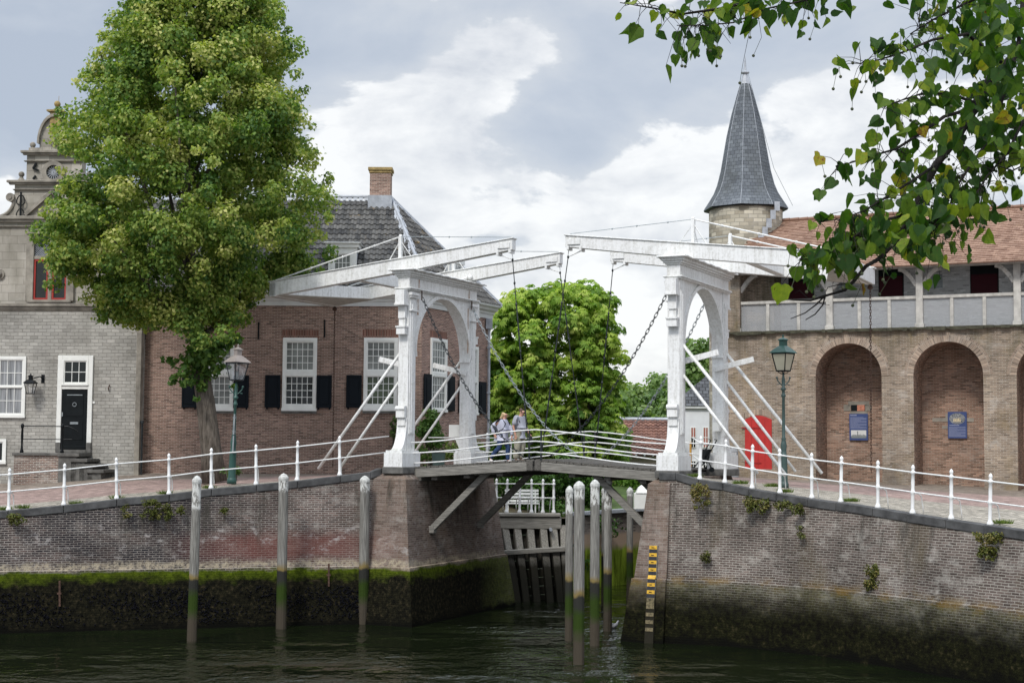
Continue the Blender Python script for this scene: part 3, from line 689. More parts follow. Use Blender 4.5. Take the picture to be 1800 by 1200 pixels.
    for y in (-.03, W_+.06):
        for h0, h1 in ((.74, 1.14), (.42, .80), (.11, .48)):
            m = MB(); m.tube([(S(.2+(X1-.17)*k/14), y, h0+(h1-h0)*(.5-.5*math.cos(PI*min(1, (k/14)**1.15)))*.6+(h1-h0)*.4*k/14) for k in range(15)], .021, 7)
            m.build('rail', M['whiteiron'], deck, smooth=True)
        m = MB()
        m.bar((S(X1-.16), y, zd(X1)-.25), (S(X1-.16), y, zd(X1)+.9), .05, .03)
        m.build('stanchion', M['iron'], deck)
        # suspension rod: eyes and bars
        b0 = Vector((S(3.46), (y0 if y < 1 else y1), zt(3.4)-.62)); b1 = Vector((S(X1-.16), y, zd(X1)+.05))
        m = MB(); m.tube([b0, b1], .014, 6)
        for f in (0, .12, .23, .36, .47, .6, .74, .87): 
            q = b0.lerp(b1, f); m.ball(q, .035, 7, 1.5)
        m.tube([b0.lerp(b1, .24), b0.lerp(b1, .46)], .022, 6); m.tube([b0.lerp(b1, .62), b0.lerp(b1, .85)], .022, 6)
        m.build('hanger_rod', M['iron'], deck)
        # long chain from the post head to the deck nose
        ya = .35 if y < 1 else W_-.35
        cp = rope((S(.33), ya, 5.22), (S(X1-.35), y+.05, zd(X1)+.05), .62, 24)
        chain_mb(cp, .18, .038, .0105, 10).build('chain', M['iron' if y < 1 else 'galv'], deck)
    m = MB(); 
    m.build
    return root
BL = half(1, LP, 'left half of the white drawbridge, standing before the brown brick house', -5.2)
BR = half(-1, RP, 'right half of the white drawbridge, standing before the fort and its red door', -4.8)
# small white fittings on the far posts
m = MB(); m.box(-.62,-.24,W_-.12,W_-.06,.95,1.35); m.prism([(-.62,1.35),(-.24,1.35),(-.24,.55)],W_-.10,W_-.07); m.build('notice_board', M['frame'], BL)
m = MB(); m.box(-.1,.1,W_-.5,W_-.28,1.15,1.42); m.bar((0,W_-.45,1.15),(0,W_-.28,.85),.04); m.build('junction_box', M['frame'], BR)

# ================================================================== RAILINGS
def rail_post(m, h=1.2, r=.045):
    m.lathe([(r*1.7,0),(r*1.7,.05),(r*1.25,.09),(r*.95,.14),(r*.95,.45),(r*1.15,.50),(r*1.5,.53),(r*1.15,.57),(r*.95,.62),(r*1.0,.80),(r*.85,.98),(r*1.35,1.0),(r*1.35,1.05),(r*.6,1.08),(r*1.05,1.12),(r*1.1,1.15),(r*.7,1.19),(.002,1.22)], n=8)
postm = MB(); rail_post(postm); 
def quay_rail(name, pts, label, side, ends):
    root = thing(name, label, 'railing', tuple(pts[0])); base = Vector(pts[0]); pm = None
    P = [Vector(p)-base for p in pts]
    for i, p in enumerate(P):
        if pm is None: pm = postm.build('post', M['whiteiron'], root, smooth=True); o = pm
        else: o = pm.copy(); C.objects.link(o); o.parent = root
        o.location = p; o.rotation_euler = (random.uniform(-.01, .03), random.uniform(-.02, .02)+.015*side, 0)
        d = outw([np.array(q) for q in P], i); iv = Vector((-d[0], -d[1], 0)); al = Vector((d[1]*-1, d[0], 0))*-side
        m = MB(); q = iv*.5+al*.12
        m.tube([p+Vector((0,0,.50)), p+q*.55+Vector((0,0,.50)), p+q*.85+Vector((0,0,.44)), p+q+Vector((0,0,.2)), p+q*1.05+Vector((0,0,0))], .016, 6)
        m.build('stay', M['whiteiron'], root, smooth=True)
    full = [Vector(e)-base for e in ends[0]]+P+[Vector(e)-base for e in ends[1]]
    for h in (1.03, .54):
        m = MB(); m.tube([p+Vector((0,0,h)) for p in full], .020, 7); m.build('rail', M['whiteiron'], root, smooth=True)
    return root
quay_rail('railing', [tuple(p) for p in LEx[1:]+LE], 'white iron railing along the left quay, before the red brick street', -1, ([], [(*(LP-AX*.55-DX*.1), ZB-.1)]))
quay_rail('railing', [tuple(p) for p in RE], 'white iron railing along the right quay, before the cobbled street', 1, ([(*(RP+AX*.5-DX*.1), ZB-.1)], []))
# railing behind the bridge on the house side (garden edge)
g0 = np.array([*(LP-AX*1.0+DX*5.9), ZB-.1]); g1 = np.array([*(LP+AX*.6+DX*6.3), ZB-.1])
quay_rail('railing', [tuple(g0), tuple((g0+g1)/2), tuple(g1)], 'short white railing between the drawbridge and the house garden', 1, ([tuple(g0-np.array([1.2,.3,0]))], []))

# ================================================================== BRICK HOUSE
class Plane:
    """facade: local x along, local y inwards, z world height minus base"""
    def __init__(s, p0, p1, zb):
        s.p0 = np.array(p0[:2], float); d = np.array(p1[:2])-s.p0; s.L = np.linalg.norm(d); s.d = d/s.L; s.zb = zb; s.rz = math.atan2(s.d[1], s.d[0])
    def uz(s, px, py, off=0.):
        nin = np.array([-s.d[1], s.d[0]]); P = PV(px, py, s.p0+nin*off, s.d); return (float((P[:2]-s.p0)@s.d), float(P[2]-s.zb))
    def loc(s, P):
        q = np.array(P[:2])-s.p0; return (float(q@s.d), float(q@np.array([-s.d[1], s.d[0]])), float(P[2]-s.zb))
def window_part(parent, u0, u1, z0, z1, cols, splits, mats, name='window', fw=.11, y=0, T=None):
    """splits: list of (za, zb, rows, matkey) pane fields; frame as one mesh, panes as sub-parts"""
    m = MB(); T = T or (lambda p: p); W = u1-u0
    def b(x0, x1, ya, yb, a, c): m.hexa([T(v) for v in ((x0,ya,a),(x1,ya,a),(x1,yb,a),(x0,yb,a),(x0,ya,c),(x1,ya,c),(x1,yb,c),(x0,yb,c))])
    b(u0, u0+fw, y-.06, y+.05, z0, z1); b(u1-fw, u1, y-.06, y+.05, z0, z1); b(u0+fw, u1-fw, y-.06, y+.05, z1-fw, z1); zs_ = sorted(splits)
    b(u0-.02, u1+.02, y-.09, y+.05, z0, z0+fw*.9)
    if zs_[0][0] > z0+fw*.9: b(u0+fw, u1-fw, y-.05, y+.05, z0+fw*.9, zs_[0][0])
    if zs_[-1][1] < z1-fw: b(u0+fw, u1-fw, y-.05, y+.05, zs_[-1][1], z1-fw)
    for k in range(len(zs_)-1): b(u0+fw, u1-fw, y-.07, y+.05, zs_[k][1], zs_[k+1][0])
    for (a, c, rows, mk) in zs_:
        b(u0+fw, u0+fw+.035, y-.03, y+.03, a, c); b(u1-fw-.035, u1-fw, y-.03, y+.03, a, c); b(u0+fw+.035, u1-fw-.035, y-.03, y+.03, c-.03, c); b(u0+fw+.035, u1-fw-.035, y-.03, y+.03, a, a+.04)
        xa, xb = u0+fw+.035, u1-fw-.035
        for i in range(1, cols): x = xa+(xb-xa)*i/cols; b(x-.011, x+.011, y-.02, y+.02, a+.04, c-.03)
        for j in range(1, rows): z = a+.04+(c-a-.07)*j/rows; b(xa, xb, y-.0195, y+.0195, z-.011, z+.011)
    f = m.build(name, M['frame'], parent)
    for (a, c, rows, mk) in zs_:
        g = MB(); g.quad(*[T(v) for v in ((u0+fw, y-.004, a), (u1-fw, y-.004, a), (u1-fw, y-.004, c), (u0+fw, y-.004, c))]); g.build('pane', M[mk], f)
    return f
def shutter_part(parent, u0, u1, z0, z1, y=-.09):
    m = MB(); m.box(u0, u1, y, y+.05, z0, z1); fr = .07
    m.box(u0, u0+fr, y-.02, y-.001, z0, z1); m.box(u1-fr, u1, y-.02, y-.001, z0, z1); m.box(u0+fr, u1-fr, y-.02, y-.001, z1-fr, z1); m.box(u0+fr, u1-fr, y-.02, y-.001, z0, z0+fr)
    m.box(u0+fr+.05, u1-fr-.05, y-.015, y-.001, z0+fr+.06, z1-fr-.06)
    m.box(u0+.05, u0+.10, y+.0, y+.12, z0-.06, z0); m.box(u1-.10, u1-.05, y+.0, y+.12, z0-.06, z0)
    return m.build('shutter', M['shutter'], parent, bevel=.006)
hp = Plane((-14.2, 55.02), (-3.3, 55.0), 0)   # front
house = thing('brick_house', 'brown brick house with tiled hip roof, chimney and black shutters behind the linden tree', 'house', (-14.2, 55.02, 0), hp.rz)
Ec = hp.loc((-.97, 60.0, 0)); Cc = (hp.L, 0)
cor_z = hp.uz(600, 538)[1]            # underside of the white cornice
m = MB(); m.quad((-.2,0,3.6),(hp.L,0,3.6),(hp.L,0,cor_z+.2),(-.2,0,cor_z+.2)); m.build('front_wall', M['housebrick'], house, fixn=False)
sp = Plane((-3.3, 55.0), (-.97, 60.0), 0)
so = bpy.data.objects.new('side_wall', None)
dS = np.array([Ec[0]-Cc[0], Ec[1]-Cc[1]]); SL = float(np.linalg.norm(dS)); dS /= SL; nS = np.array([-dS[1], dS[0]])
def ST(p): return (Cc[0]+dS[0]*p[0]+nS[0]*p[1], Cc[1]+dS[1]*p[0]+nS[1]*p[1], p[2])
m = MB(); m.quad(ST((0,0,3.6)), ST((SL,0,3.6)), ST((SL,0,cor_z+.2)), ST((0,0,cor_z+.2)), [(0,3.6),(SL,3.6),(SL,cor_z+.2),(0,cor_z+.2)])
b1 = ST((SL,0,0)); m.quad(ST((SL,0,3.6)), (b1[0]-6, b1[1]+.5, 3.6), (b1[0]-6, b1[1]+.5, cor_z+.2), ST((SL,0,cor_z+.2)))
m.build('side_wall', M['sidebrick'], house, fixn=False)
# paler base zone (larger bricks)
# cornice
prof = [(0, cor_z), (.05, cor_z), (.07, cor_z+.16), (.12, cor_z+.18), (.14, cor_z+.26), (.26, cor_z+.31), (.30, cor_z+.40), (.42, cor_z+.44), (.45, cor_z+.52), (0, cor_z+.52)]
m = MB(); m.extr(prof, (-.2, 0), (Cc[0]+.40, 0)); m.build('cornice', M['fascia'], house)
m = MB(); m.extr(prof, ST((.02,0,0))[:2], ST((SL+.35,0,0))[:2]); m.build('cornice', M['fascia'], house)
# windows
for c in (381.5, 527, 669.5):
    u0, _ = hp.uz(c-30, 650); u1, _ = hp.uz(c+30, 650); zt_ = hp.uz(c, 593.5)[1]; zb_ = hp.uz(c, 722)[1]
    a = hp.uz(c, 711.5)[1]; b_ = hp.uz(c, 661)[1]; a2 = hp.uz(c, 651)[1]; b2 = hp.uz(c, 601)[1]
    w = window_part(house, u0, u1, zb_, zt_, 5, [(a, b_, 4, 'glass' if c > 500 and c < 600 else ('glassg' if c > 600 else 'glassc')), (a2, b2, 4, 'glassc')], None)
    for s0, s1 in ((c-60, c-33), (c+30.5, c+57)):
        ua = hp.uz(s0, 650)[0]; ub = hp.uz(s1, 650)[0]; shutter_part(w, ua, ub, hp.uz(c, 716.5)[1], hp.uz(c, 659.5)[1])
    m = MB(); m.box(u0-.06, u1+.06, -.006, .0, zt_, zt_+.30); m.build('brick_lintel', M['lintel'], w)
    m = MB(); m.box(u0-.02, u1+.02, -.07, 0, zb_-.09, zb_); m.build('sill', M['darkstone'], w)
def side_win(xa, xb, yt, yb, sh, lowtop, upbot):
    u0 = sp.uz(xa, 650)[0]; u1 = sp.uz(xb, 650)[0]; xm = (xa+xb)/2
    z1 = sp.uz(xm, yt)[1]; z0 = sp.uz(xm, yb)[1]; zm = (sp.uz(xm, lowtop)[1], sp.uz(xm, upbot)[1])
    w = window_part(house, u0, u1, z0, z1, 5, [(z0+.12, zm[0], 4, 'glassc'), (zm[1], z1-.13, 4, 'glassc')], None, T=ST)
    for (sa, sb) in sh:
        ua = sp.uz(sa, 650)[0]; ub = sp.uz(sb, 650)[0]; m = MB()
        m.hexa([ST(v) for v in ((ua,-.09,z0+.06),(ub,-.09,z0+.06),(ub,-.04,z0+.06),(ua,-.04,z0+.06),(ua,-.09,zm[0]+.06),(ub,-.09,zm[0]+.06),(ub,-.04,zm[0]+.06),(ua,-.04,zm[0]+.06))])
        m.hexa([ST(v) for v in ((ua+.12,-.11,z0+.2),(ub-.12,-.11,z0+.2),(ub-.12,-.09,z0+.2),(ua+.12,-.09,z0+.2),(ua+.12,-.11,zm[0]-.08),(ub-.12,-.11,zm[0]-.08),(ub-.12,-.09,zm[0]-.08),(ua+.12,-.09,zm[0]-.08))])
        m.build('shutter', M['shutter'], w, bevel=.006)
    m = MB(); m.hexa([ST(v) for v in ((u0-.05,-.006,z1),(u1+.05,-.006,z1),(u1+.05,0,z1),(u0-.05,0,z1),(u0-.05,-.006,z1+.3),(u1+.05,-.006,z1+.3),(u1+.05,0,z1+.3),(u0-.05,0,z1+.3))]); m.build('brick_lintel', M['lintel'], w)
side_win(756, 784, 595, 724, ((743.5, 756), (784.5, 797)), 662, 655)
side_win(816, 839, 608, 729, ((840, 852.5), (805, 816)), 672, 663)
# wall anchors
m = MB()
for px, y0_, y1_ in ((455, 566, 596), (571, 562, 593), (256, 548, 597)):
    u, z1 = hp.uz(px, y0_); _, z0 = hp.uz(px, y1_); m.bar((u, -.03, z0), (u, -.03, z1), .05, .04, (0,1,0))
m.build('wall_anchor', M['black'], house)
# downpipe with hopper at the right end
m = MB(); p = ST((SL-.12, -.12, 0)); m.tube([(p[0], p[1], 4.3), (p[0], p[1], cor_z-.35)], .055, 8); m.box(p[0]-.13, p[0]+.13, p[1]-.13, p[1]+.13, cor_z-.42, cor_z-.02)
for z in (5.2, 7.4, 9.2): m.box(p[0]-.08, p[0]+.08, p[1]-.08, p[1]+.08, z, z+.06)
m.build('downpipe', M['lead'], house)
# roof
def tile_field(org, U, V, N, inside, ulen, vlen, tw, th, depth, prof='S', c0=.5, cv=.3):
    """tiles laid over a plane; U along the eave, V up the slope, N outward normal. returns quad array"""
    org, U, V, N = map(lambda a: np.array(a, float), (org, U, V, N)); Ps = []; Cs = []
    nu = int(ulen/tw)+1; nv = int(vlen/th)+1
    if prof == 'S': xs = [0, .18, .38, .58, .80, 1.02]; hs = [0.030, .052, .040, .004, -.004, .030]
    else: xs = [0.01, .99]; hs = [0, 0]
    for j in range(nv):
        off = 0 if prof == 'S' else (j % 2)*.5*tw
        for i in range(-1, nu):
            u = i*tw+off; v = j*th
            if not inside(u+tw/2, v+th*.5): continue
            cc = min(1, max(0, c0+random.gauss(0, cv))); jt = random.uniform(-.006, .008); base = org+U*u+V*v
            for k in range(len(xs)-1):
                a = base+U*xs[k]*tw; b = base+U*xs[k+1]*tw
                top = V*th*1.02
                dn0 = N*(hs[k]+depth+jt); dn1 = N*(hs[k+1]+depth+jt); up0 = N*hs[k]; up1 = N*hs[k+1]
                Ps.append([a+dn0, b+dn1, b+top+up1, a+top+up0]); Cs.append(cc)
                Ps.append([a+up0-N*.03, b+up1-N*.03, b+dn1, a+dn0]); Cs.append(cc)
    return np.array(Ps), np.array(Cs)
ez = cor_z+.50
R1 = np.array(hp.loc(PD(688, 350, 58.4))); R0 = np.array([-2.5, R1[1], R1[2]])
e0 = np.array([-.6, -.42, ez]); e1 = np.array([Cc[0]+.42, -.42, ez]); eS = ST((SL+.4, -.42, ez)); eS = np.array(eS); e1 = np.array(ST((-.2, -.42, ez)))
e1 = np.array([Cc[0]+.30, -.42, ez])
def norm(a): a = np.array(a, float); return a/np.linalg.norm(a)
Uf = np.array([1., 0, 0]); Vf = norm([0, R1[1]-e0[1], R1[2]-ez]); Nf = np.cross(Uf, Vf)
vl = float(np.linalg.norm([R1[1]-e0[1], R1[2]-ez]))
def in_front(u, v): 
    x = e0[0]+u; f = v/vl; return f < 1 and x < e1[0]+(R1[0]-e1[0])*f and x > -.6+0*f
# front dormer footprint removed via cover; tiles simply pass beneath it
Pf, Cf = tile_field(e0, Uf, Vf, Nf, in_front, e1[0]-e0[0], vl, .215, .30, .035)
Us = norm(eS-e1); mid = e1+Us*float((R1-e1)@Us); Vs = norm(R1-mid); Ns = np.cross(Us, Vs); sl_ = float(np.linalg.norm(eS-e1)); svl = float(np.linalg.norm(R1-mid)); um = float((R1-e1)@Us)
def in_side(u, v):
    f = v/svl; return f < 1 and u > um*f and u < sl_+(um-sl_)*f
Psd, Cs_ = tile_field(e1, Us, Vs, Ns, in_side, sl_, svl, .215, .30, .035)
roof = quads_obj('roof', np.concatenate([Pf, Psd]), np.concatenate([Cf, Cs_]), M['pantile'], house)
m = MB(); m.add([tuple(e0-Nf*.05), tuple(e1-Nf*.05), tuple(R1-np.array([0,0,.08])), (-.6, R1[1], R1[2]-.08)], [(0,1,2,3)]); m.add([tuple(e1-Ns*.05), tuple(eS-Ns*.05), tuple(R1-np.array([0,0,.08]))], [(0,1,2)])
bk = (eS[0]-9, eS[1]+1.0, ez); m.add([tuple(eS), bk, (-.6, R1[1], R1[2]-.08), tuple(R1-np.array([0,0,.08]))], [(0,1,2,3)]); m.build('roof_boarding', M['darkstone'], roof)
def strip_cap(a, b, w, name, mat, parent, nseg=14):
    m = MB(); a = Vector(a); b = Vector(b); d = (b-a).normalized(); s = d.cross(Vector((0,0,1))).normalized()
    m.tube([a.lerp(b, i/nseg)+Vector((0,0,.06)) for i in range(nseg+1)], .06, 8)
    for k in range(nseg):
        p0 = a.lerp(b, k/nseg); p1 = a.lerp(b, (k+1)/nseg); w0 = w*(1+.12*math.sin(k*2.1)); w1 = w*(1+.12*math.sin((k+1)*2.1))
        for sg in (-1, 1):
            m.quad(p0+Vector((0,0,.085)), p1+Vector((0,0,.085)), p1+s*sg*w1+Vector((0,0,-.06+.02)), p0+s*sg*w0+Vector((0,0,-.06+.02)))
    return m.build(name, mat, parent)
strip_cap(R1, e1, .17, 'hip_flashing', M['lead'], roof); strip_cap(R1, eS, .13, 'hip_flashing', M['lead'], roof)
m = MB(); p0 = Vector((R0[0], R0[1], R0[2])); p1 = Vector(R1); m.tube([p0+Vector((0,0,.08)), p1+Vector((0,0,.08))], .07, 8)
for i in range(60):
    x = R1[0]-i*.215; m.hexa([(x-.2,R1[1]-.02,R1[2]+.09),(x-.02,R1[1]-.02,R1[2]+.09),(x-.02,R1[1],R1[2]+.09),(x-.2,R1[1],R1[2]+.09),(x-.16,R1[1]-.20,R1[2]-.2),(x-.06,R1[1]-.20,R1[2]-.2),(x-.06,R1[1]-.18,R1[2]-.2),(x-.16,R1[1]-.18,R1[2]-.2)])
m.build('ridge_flashing', M['lead'], roof)
# chimney
ca = hp.uz(649, 345, R1[1]-.1)[0]; cb = hp.uz(689, 345, R1[1]-.1)[0]; czt = hp.uz(668, 297, R1[1])[1]; czb = R1[2]-.6
m = MB(); m.box(ca+.04, cb-.04, R1[1]-.35, R1[1]+.35, czb, czt-.22); ch_ = m.build('chimney', M['housebrick'], house)
m = MB(); m.box(ca+.01, cb-.01, R1[1]-.38, R1[1]+.38, czt-.22, czt-.12); m.box(ca-.03, cb+.03, R1[1]-.42, R1[1]+.42, czt-.12, czt); m.build('chimney_cap', M['lichenstone'], ch_, bevel=.01)
m = MB(); m.box(ca-.02, cb+.02, R1[1]-.42, R1[1]+.42, R1[2]-.75, R1[2]+.08); m.build('chimney_flashing', M['lead'], ch_)
# front dormer
def dormer(u0, u1, z0, z1, y0_, name='dormer'):
    m = MB(); yb = y0_+2.0
    m.box(u0+.02, u1-.02, y0_+.03, yb, z0, z1-.02); d = m.build(name, M['lead'], house)
    m = MB(); m.box(u0-.08, u1+.08, y0_-.10, yb, z1+.12, z1+.27); m.box(u0-.14, u1+.14, y0_-.17, yb, z1+.27, z1+.31); m.box(u0, u1, y0_-.03, yb, z1-.02, z1+.12)
    m.box(u0, u0+.14, y0_-.02, y0_+.03, z0, z1-.02); m.box(u1-.14, u1, y0_-.02, y0_+.03, z0, z1-.02); m.build('dormer_frame', M['frame'], d, bevel=.01)
    window_part(d, u0+.14, u1-.14, z0+.1, z1-.02, 4, [(z0+.2, z1-.13, 3, 'glassc')], None, 'dormer_window', .08, y0_)
    return d
dy = .35
du0 = hp.uz(577, 460, dy)[0]; du1 = hp.uz(627, 460, dy)[0]; dz1 = hp.uz(600, 441, dy)[1]; dz0 = hp.uz(600, 500, dy)[1]
dormer(du0, du1, dz0, dz1, dy)
# side dormer (facing right)
m = MB(); q = PD(800, 468, 58.0); ql = hp.loc(q)
Ml = Matrix.Translation(Vector((ql[0], ql[1], ql[2]-.65))) @ Matrix.Rotation(math.atan2(dS[1], dS[0])-PI/2, 4, 'Z')
m.box(-1.3, .0, -.55, .55, 0, .75, Ml); d2 = m.build('dormer', M['lead'], house)
m = MB(); m.box(-1.35, .1, -.65, .65, .75, .92, Ml); m.box(-.02, .05, -.58, .58, 0, .75, Ml); m.build('dormer_frame', M['frame'], d2)
m = MB(); m.box(.052, .056, -.36, .36, .12, .66, Ml); m.build('pane', M['glassc'], d2)
m = MB()
for k in (-.36, 0, .36): m.box(.05, .07, k-.015, k+.015, .1, .68, Ml)
m.box(.05, .069, -.36, .36, .37, .4, Ml); m.build('glazing_bar', M['frame'], d2)

# ================================================================== STONE GABLE HOUSE
zg = 0.
gp = Plane((-25.0, 55.2), PD(247, 700, 54.6), 0)
gh = thing('stone_house', 'grey stone house with scrolled gable, red framed upper windows and black door', 'house', (-25.0, 55.2, 0), gp.rz)
GU = lambda px, py: gp.uz(px, py)
UR = gp.L; uc = GU(97, 200)[0]; 
bz1 = GU(60, 535)[1]; bz2 = GU(60, 385)[1]
def mir(u): return 2*uc-u
ul = mir(UR)
m = MB(); m.box(ul, UR, 0, 6, 3.0, bz1); m.build('wall', M['stone'], gh)
m = MB(); m.box(ul+.04, UR-.04, .04, 6, bz1, bz2); m.build('wall', M['ashlar'], gh)
def moulding(parent, u0, u1, z, h, o, name='string_course', mat='stonetrim'):
    m = MB(); m.box(u0-o*.5, u1+o*.5, -o*.55, .06, z-h, z-h*.55); m.box(u0-o, u1+o, -o, .06, z-h*.55, z); return m.build(name, M[mat], parent, bevel=.01)
moulding(gh, ul, UR, bz1+.03, .2, .14); moulding(gh, ul, UR, bz1-.18, .06, .05); moulding(gh, ul, UR, bz2+.1, .22, .16); moulding(gh, ul, UR, bz2-.25, .06, .05)
# gable tiers
t1u = GU(20, 330)[0]; t1z = GU(20, 322)[1]; t2u = GU(44, 290)[0]; t2z = GU(44, 270)[1]; t3u = GU(66, 250)[0]; t3z = GU(66, 222)[1]
gab = MB(); gab.box(t1u+.1, mir(t1u)-.1, .06, .5, bz2+.1, t1z); gab.box(t2u+.04, mir(t2u)-.04, .06, .5, t1z, t2z)
hw = uc-GU(69, 240)[0]; 
arc = [(uc-hw*math.cos(PI*k/14), t2z+.35+(GU(97,205)[1]-t2z-.35)*math.sin(PI*k/14)) for k in range(15)]
gab.prism([(uc-hw, t2z), *arc, (uc+hw, t2z)], .06, .45)
g_ = gab.build('gable', M['ashlar'], gh)
arc2 = [(uc+(a-uc)*1.12, t2z+(b-t2z)*1.08) for a, b in arc]; m = MB()
for k in range(14): m.hexa([(arc[k][0],-.06,arc[k][1]),(arc[k+1][0],-.06,arc[k+1][1]),(arc[k+1][0],.3,arc[k+1][1]),(arc[k][0],.3,arc[k][1]),(arc2[k][0],-.06,arc2[k][1]),(arc2[k+1][0],-.06,arc2[k+1][1]),(arc2[k+1][0],.3,arc2[k+1][1]),(arc2[k][0],.3,arc2[k][1])])
m.build('gable_arch', M['stonetrim'], g_)
moulding(g_, t1u, mir(t1u), t1z+.1, .16, .14, 'gable_cornice'); moulding(g_, t1u+.1, mir(t1u)-.1, t1z-.22, .05, .04, 'gable_cornice'); moulding(g_, t2u, mir(t2u), t2z+.1, .16, .14, 'gable_cornice'); moulding(g_, t2u, mir(t2u), t2z-.26, .05, .04, 'gable_cornice')
# scrolls beside tiers
for s in (1, -1):
    f = (lambda u: u) if s > 0 else mir
    m = MB(); z0 = bz2+.1; n = 14; zt_ = GU(20, 348)[1]; r = abs(GU(0, 390)[0]-t1u)+.25
    outer = [(f(t1u+.1-r*(1-math.sin(a))), z0+(zt_-z0)*(1-math.cos(a))) for a in [PI/2*k/n for k in range(n+1)]]
    poly = [(f(t1u+.1), z0)]+outer; m.prism(poly, .08, .42)
    inn = [(f(t1u+.1-r*(1-math.sin(a))*.86+.06), z0+(zt_-z0)*(1-math.cos(a))-.12) for a in [PI/2*k/n for k in range(n+1)]]
    m.tube([(a, .05, b) for a, b in outer], .06, 6)
    cx_, cz_ = f(t1u-.02), zt_+.02; m.tube([(cx_, -.06, cz_), (cx_, .4, cz_)], .16, 14); m.tube([(cx_, -.1, cz_), (cx_, 0, cz_)], .07, 10)
    m.build('scroll', M['stonetrim'], g_)
    for (px, py, rr) in ((34, 313, .105), (54, 258, .105)):
        u, z = GU(px, py); m = MB(); zb_ = t1z+.1 if py > 300 else t2z+.1
        m.lathe([(.13,0),(.13,.06),(.09,.1),(.05,.2)], f(u), .2, zb_, 10); m.ball((f(u), .2, max(z, zb_+.26)), .11, 12)
        if py < 300: m.box(min(f(u-.11), f(u+.35)), max(f(u-.11), f(u+.35)), .1, .4, zb_, zb_+.14)
        m.build('ball_finial', M['stonetrim'], g_, smooth=False)
u97, zt_ = GU(97, 196); zb_ = GU(97, 222)[1]
m = MB(); m.box(uc-.19, uc+.19, .0, .4, zb_-.25, zt_); m.build('pinnacle', M['lichenstone'], g_)
m = MB(); m.box(uc-.30, uc+.30, -.08, .48, zt_, zt_+.06); m.lathe([(.12,0),(.12,.04),(.07,.12),(.05,.16)], uc, .2, zt_+.06, 10); m.ball((uc, .2, zt_+.32), .12, 12); m.tube([(uc+.05,.2,zt_+.4),(uc+.05,.2,zt_+.62)], .008, 4); m.build('top_finial', M['lichenstone'], g_)
# round window and medallions
uo, zo = uc, GU(96, 303)[1]
m = MB()
for k in range(20):
    a0 = 2*PI*k/20; a1 = 2*PI*(k+1)/20
    for (ra, rb_, ya) in ((.26, .42, -.06),):
        m.hexa([(uo+r_*math.cos(a), y_, zo+r_*math.sin(a)) for y_ in (ya, .06) for a, r_ in ((a0, ra), (a1, ra), (a1, rb_), (a0, rb_))])
rw = m.build('round_window', M['stonetrim'], g_)
m = MB(); m.tube([(uo, .03, zo), (uo, .055, zo)], .27, 20); m.build('pane', M['glass'], gh)
m = MB()
for k in range(8): a = PI*k/8; m.bar((uo-.26*math.cos(a), .02, zo-.26*math.sin(a)), (uo+.26*math.cos(a), .02, zo+.26*math.sin(a)), .02)
m.build('glazing_bar', M['lead'], gh)
u_, z_ = GU(95, 245); m = MB(); m.tube([(uc, -.03, z_), (uc, .06, z_)], .22, 16); m.tube([(uc, -.08, z_), (uc, .0, z_)], .1, 12); m.build('medallion', M['stonetrim'], g_)
u_, z_ = GU(-1, 482); m = MB(); m.tube([(u_, -.03, z_), (u_, .05, z_)], .19, 16); m.ball((u_, -.03, z_), .12, 10); m.build('medallion', M['stonetrim'], gh)
# pediment over the window
m = MB(); zp = bz2+.1; ua = GU(46, 385)[0]
m.prism([(ua, zp), (uc, zp+.85), (mir(ua), zp)], -.04, .06); m.bar((ua, -.08, zp+.03), (uc, -.08, zp+.9), .16, .12); m.bar((mir(ua), -.08, zp+.03), (uc, -.08, zp+.9), .16, .12); m.build('pediment', M['stonetrim'], g_)
# iron anchors
for s in (1, -1):
    f = (lambda u: u) if s > 0 else mir
    u, za = GU(38, 338); _, zb_ = GU(38, 386); u = f(u); m = MB(); m.bar((u, -.05, zb_), (u, -.05, za), .06, .05, (0,1,0))
    for zc, r in ((za-.3, .15), (zb_+.2, .15)):
        m.tube([(u+r*math.cos(a)*(1-.3*math.sin(a)), -.06, zc+r*1.3*math.sin(a)) for a in [2*PI*k/12 for k in range(13)]], .022, 5, False)
    m.build('wall_anchor', M['black'], gh)
m = MB()
for (x0, y0_, x1, y1_) in ((64, 287, 58, 296), (63, 309, 58, 315), (58, 296, 68, 300)):
    a = GU(x0, y0_); b = GU(x1, y1_); m.bar((a[0], .0, a[1]), (b[0], .0, b[1]), .07, .05, (0,1,0))
m.build('wall_anchor', M['black'], gh)
# red-framed cross windows
wz0 = GU(90, 527)[1]; wzm = GU(90, 455)[1]; wz1 = GU(90, 412)[1]
wa = GU(60, 480)[0]; wb = mir(wa)
m = MB(); m.box(wa-.28, wa, -.1, .05, wz0-.05, wz1+.15); m.box(wb, wb+.28, -.1, .05, wz0-.05, wz1+.15); m.box(wa, wb, -.06, .05, wzm-.02, wzm+.1); m.box(uc-.07, uc+.07, -.06, .05, wz0, wz1); m.box(wa-.3, wb+.3, -.14, .05, wz1, wz1+.15); m.box(wa-.2, wb+.2, -.12, .05, wz0-.1, wz0)
sw = m.build('window', M['stonetrim'], gh, bevel=.01)
m = MB(); m.box(wa, wb, .0, .03, wz0, wz1); m.build('pane', M['glass'], sw)
m = MB()
for a, b in ((wa, uc-.07), (uc+.07, wb)):
    m.box(a, a+.07, -.04, .0, wz0, wzm-.02); m.box(b-.07, b, -.04, .0, wz0, wzm-.02); m.box(a+.07, b-.07, -.04, .0, wz0, wz0+.07); m.box(a+.07, b-.07, -.04, .0, wzm-.09, wzm-.02)
m.build('casement', M['redframe'], sw)
m = MB(); n = 7
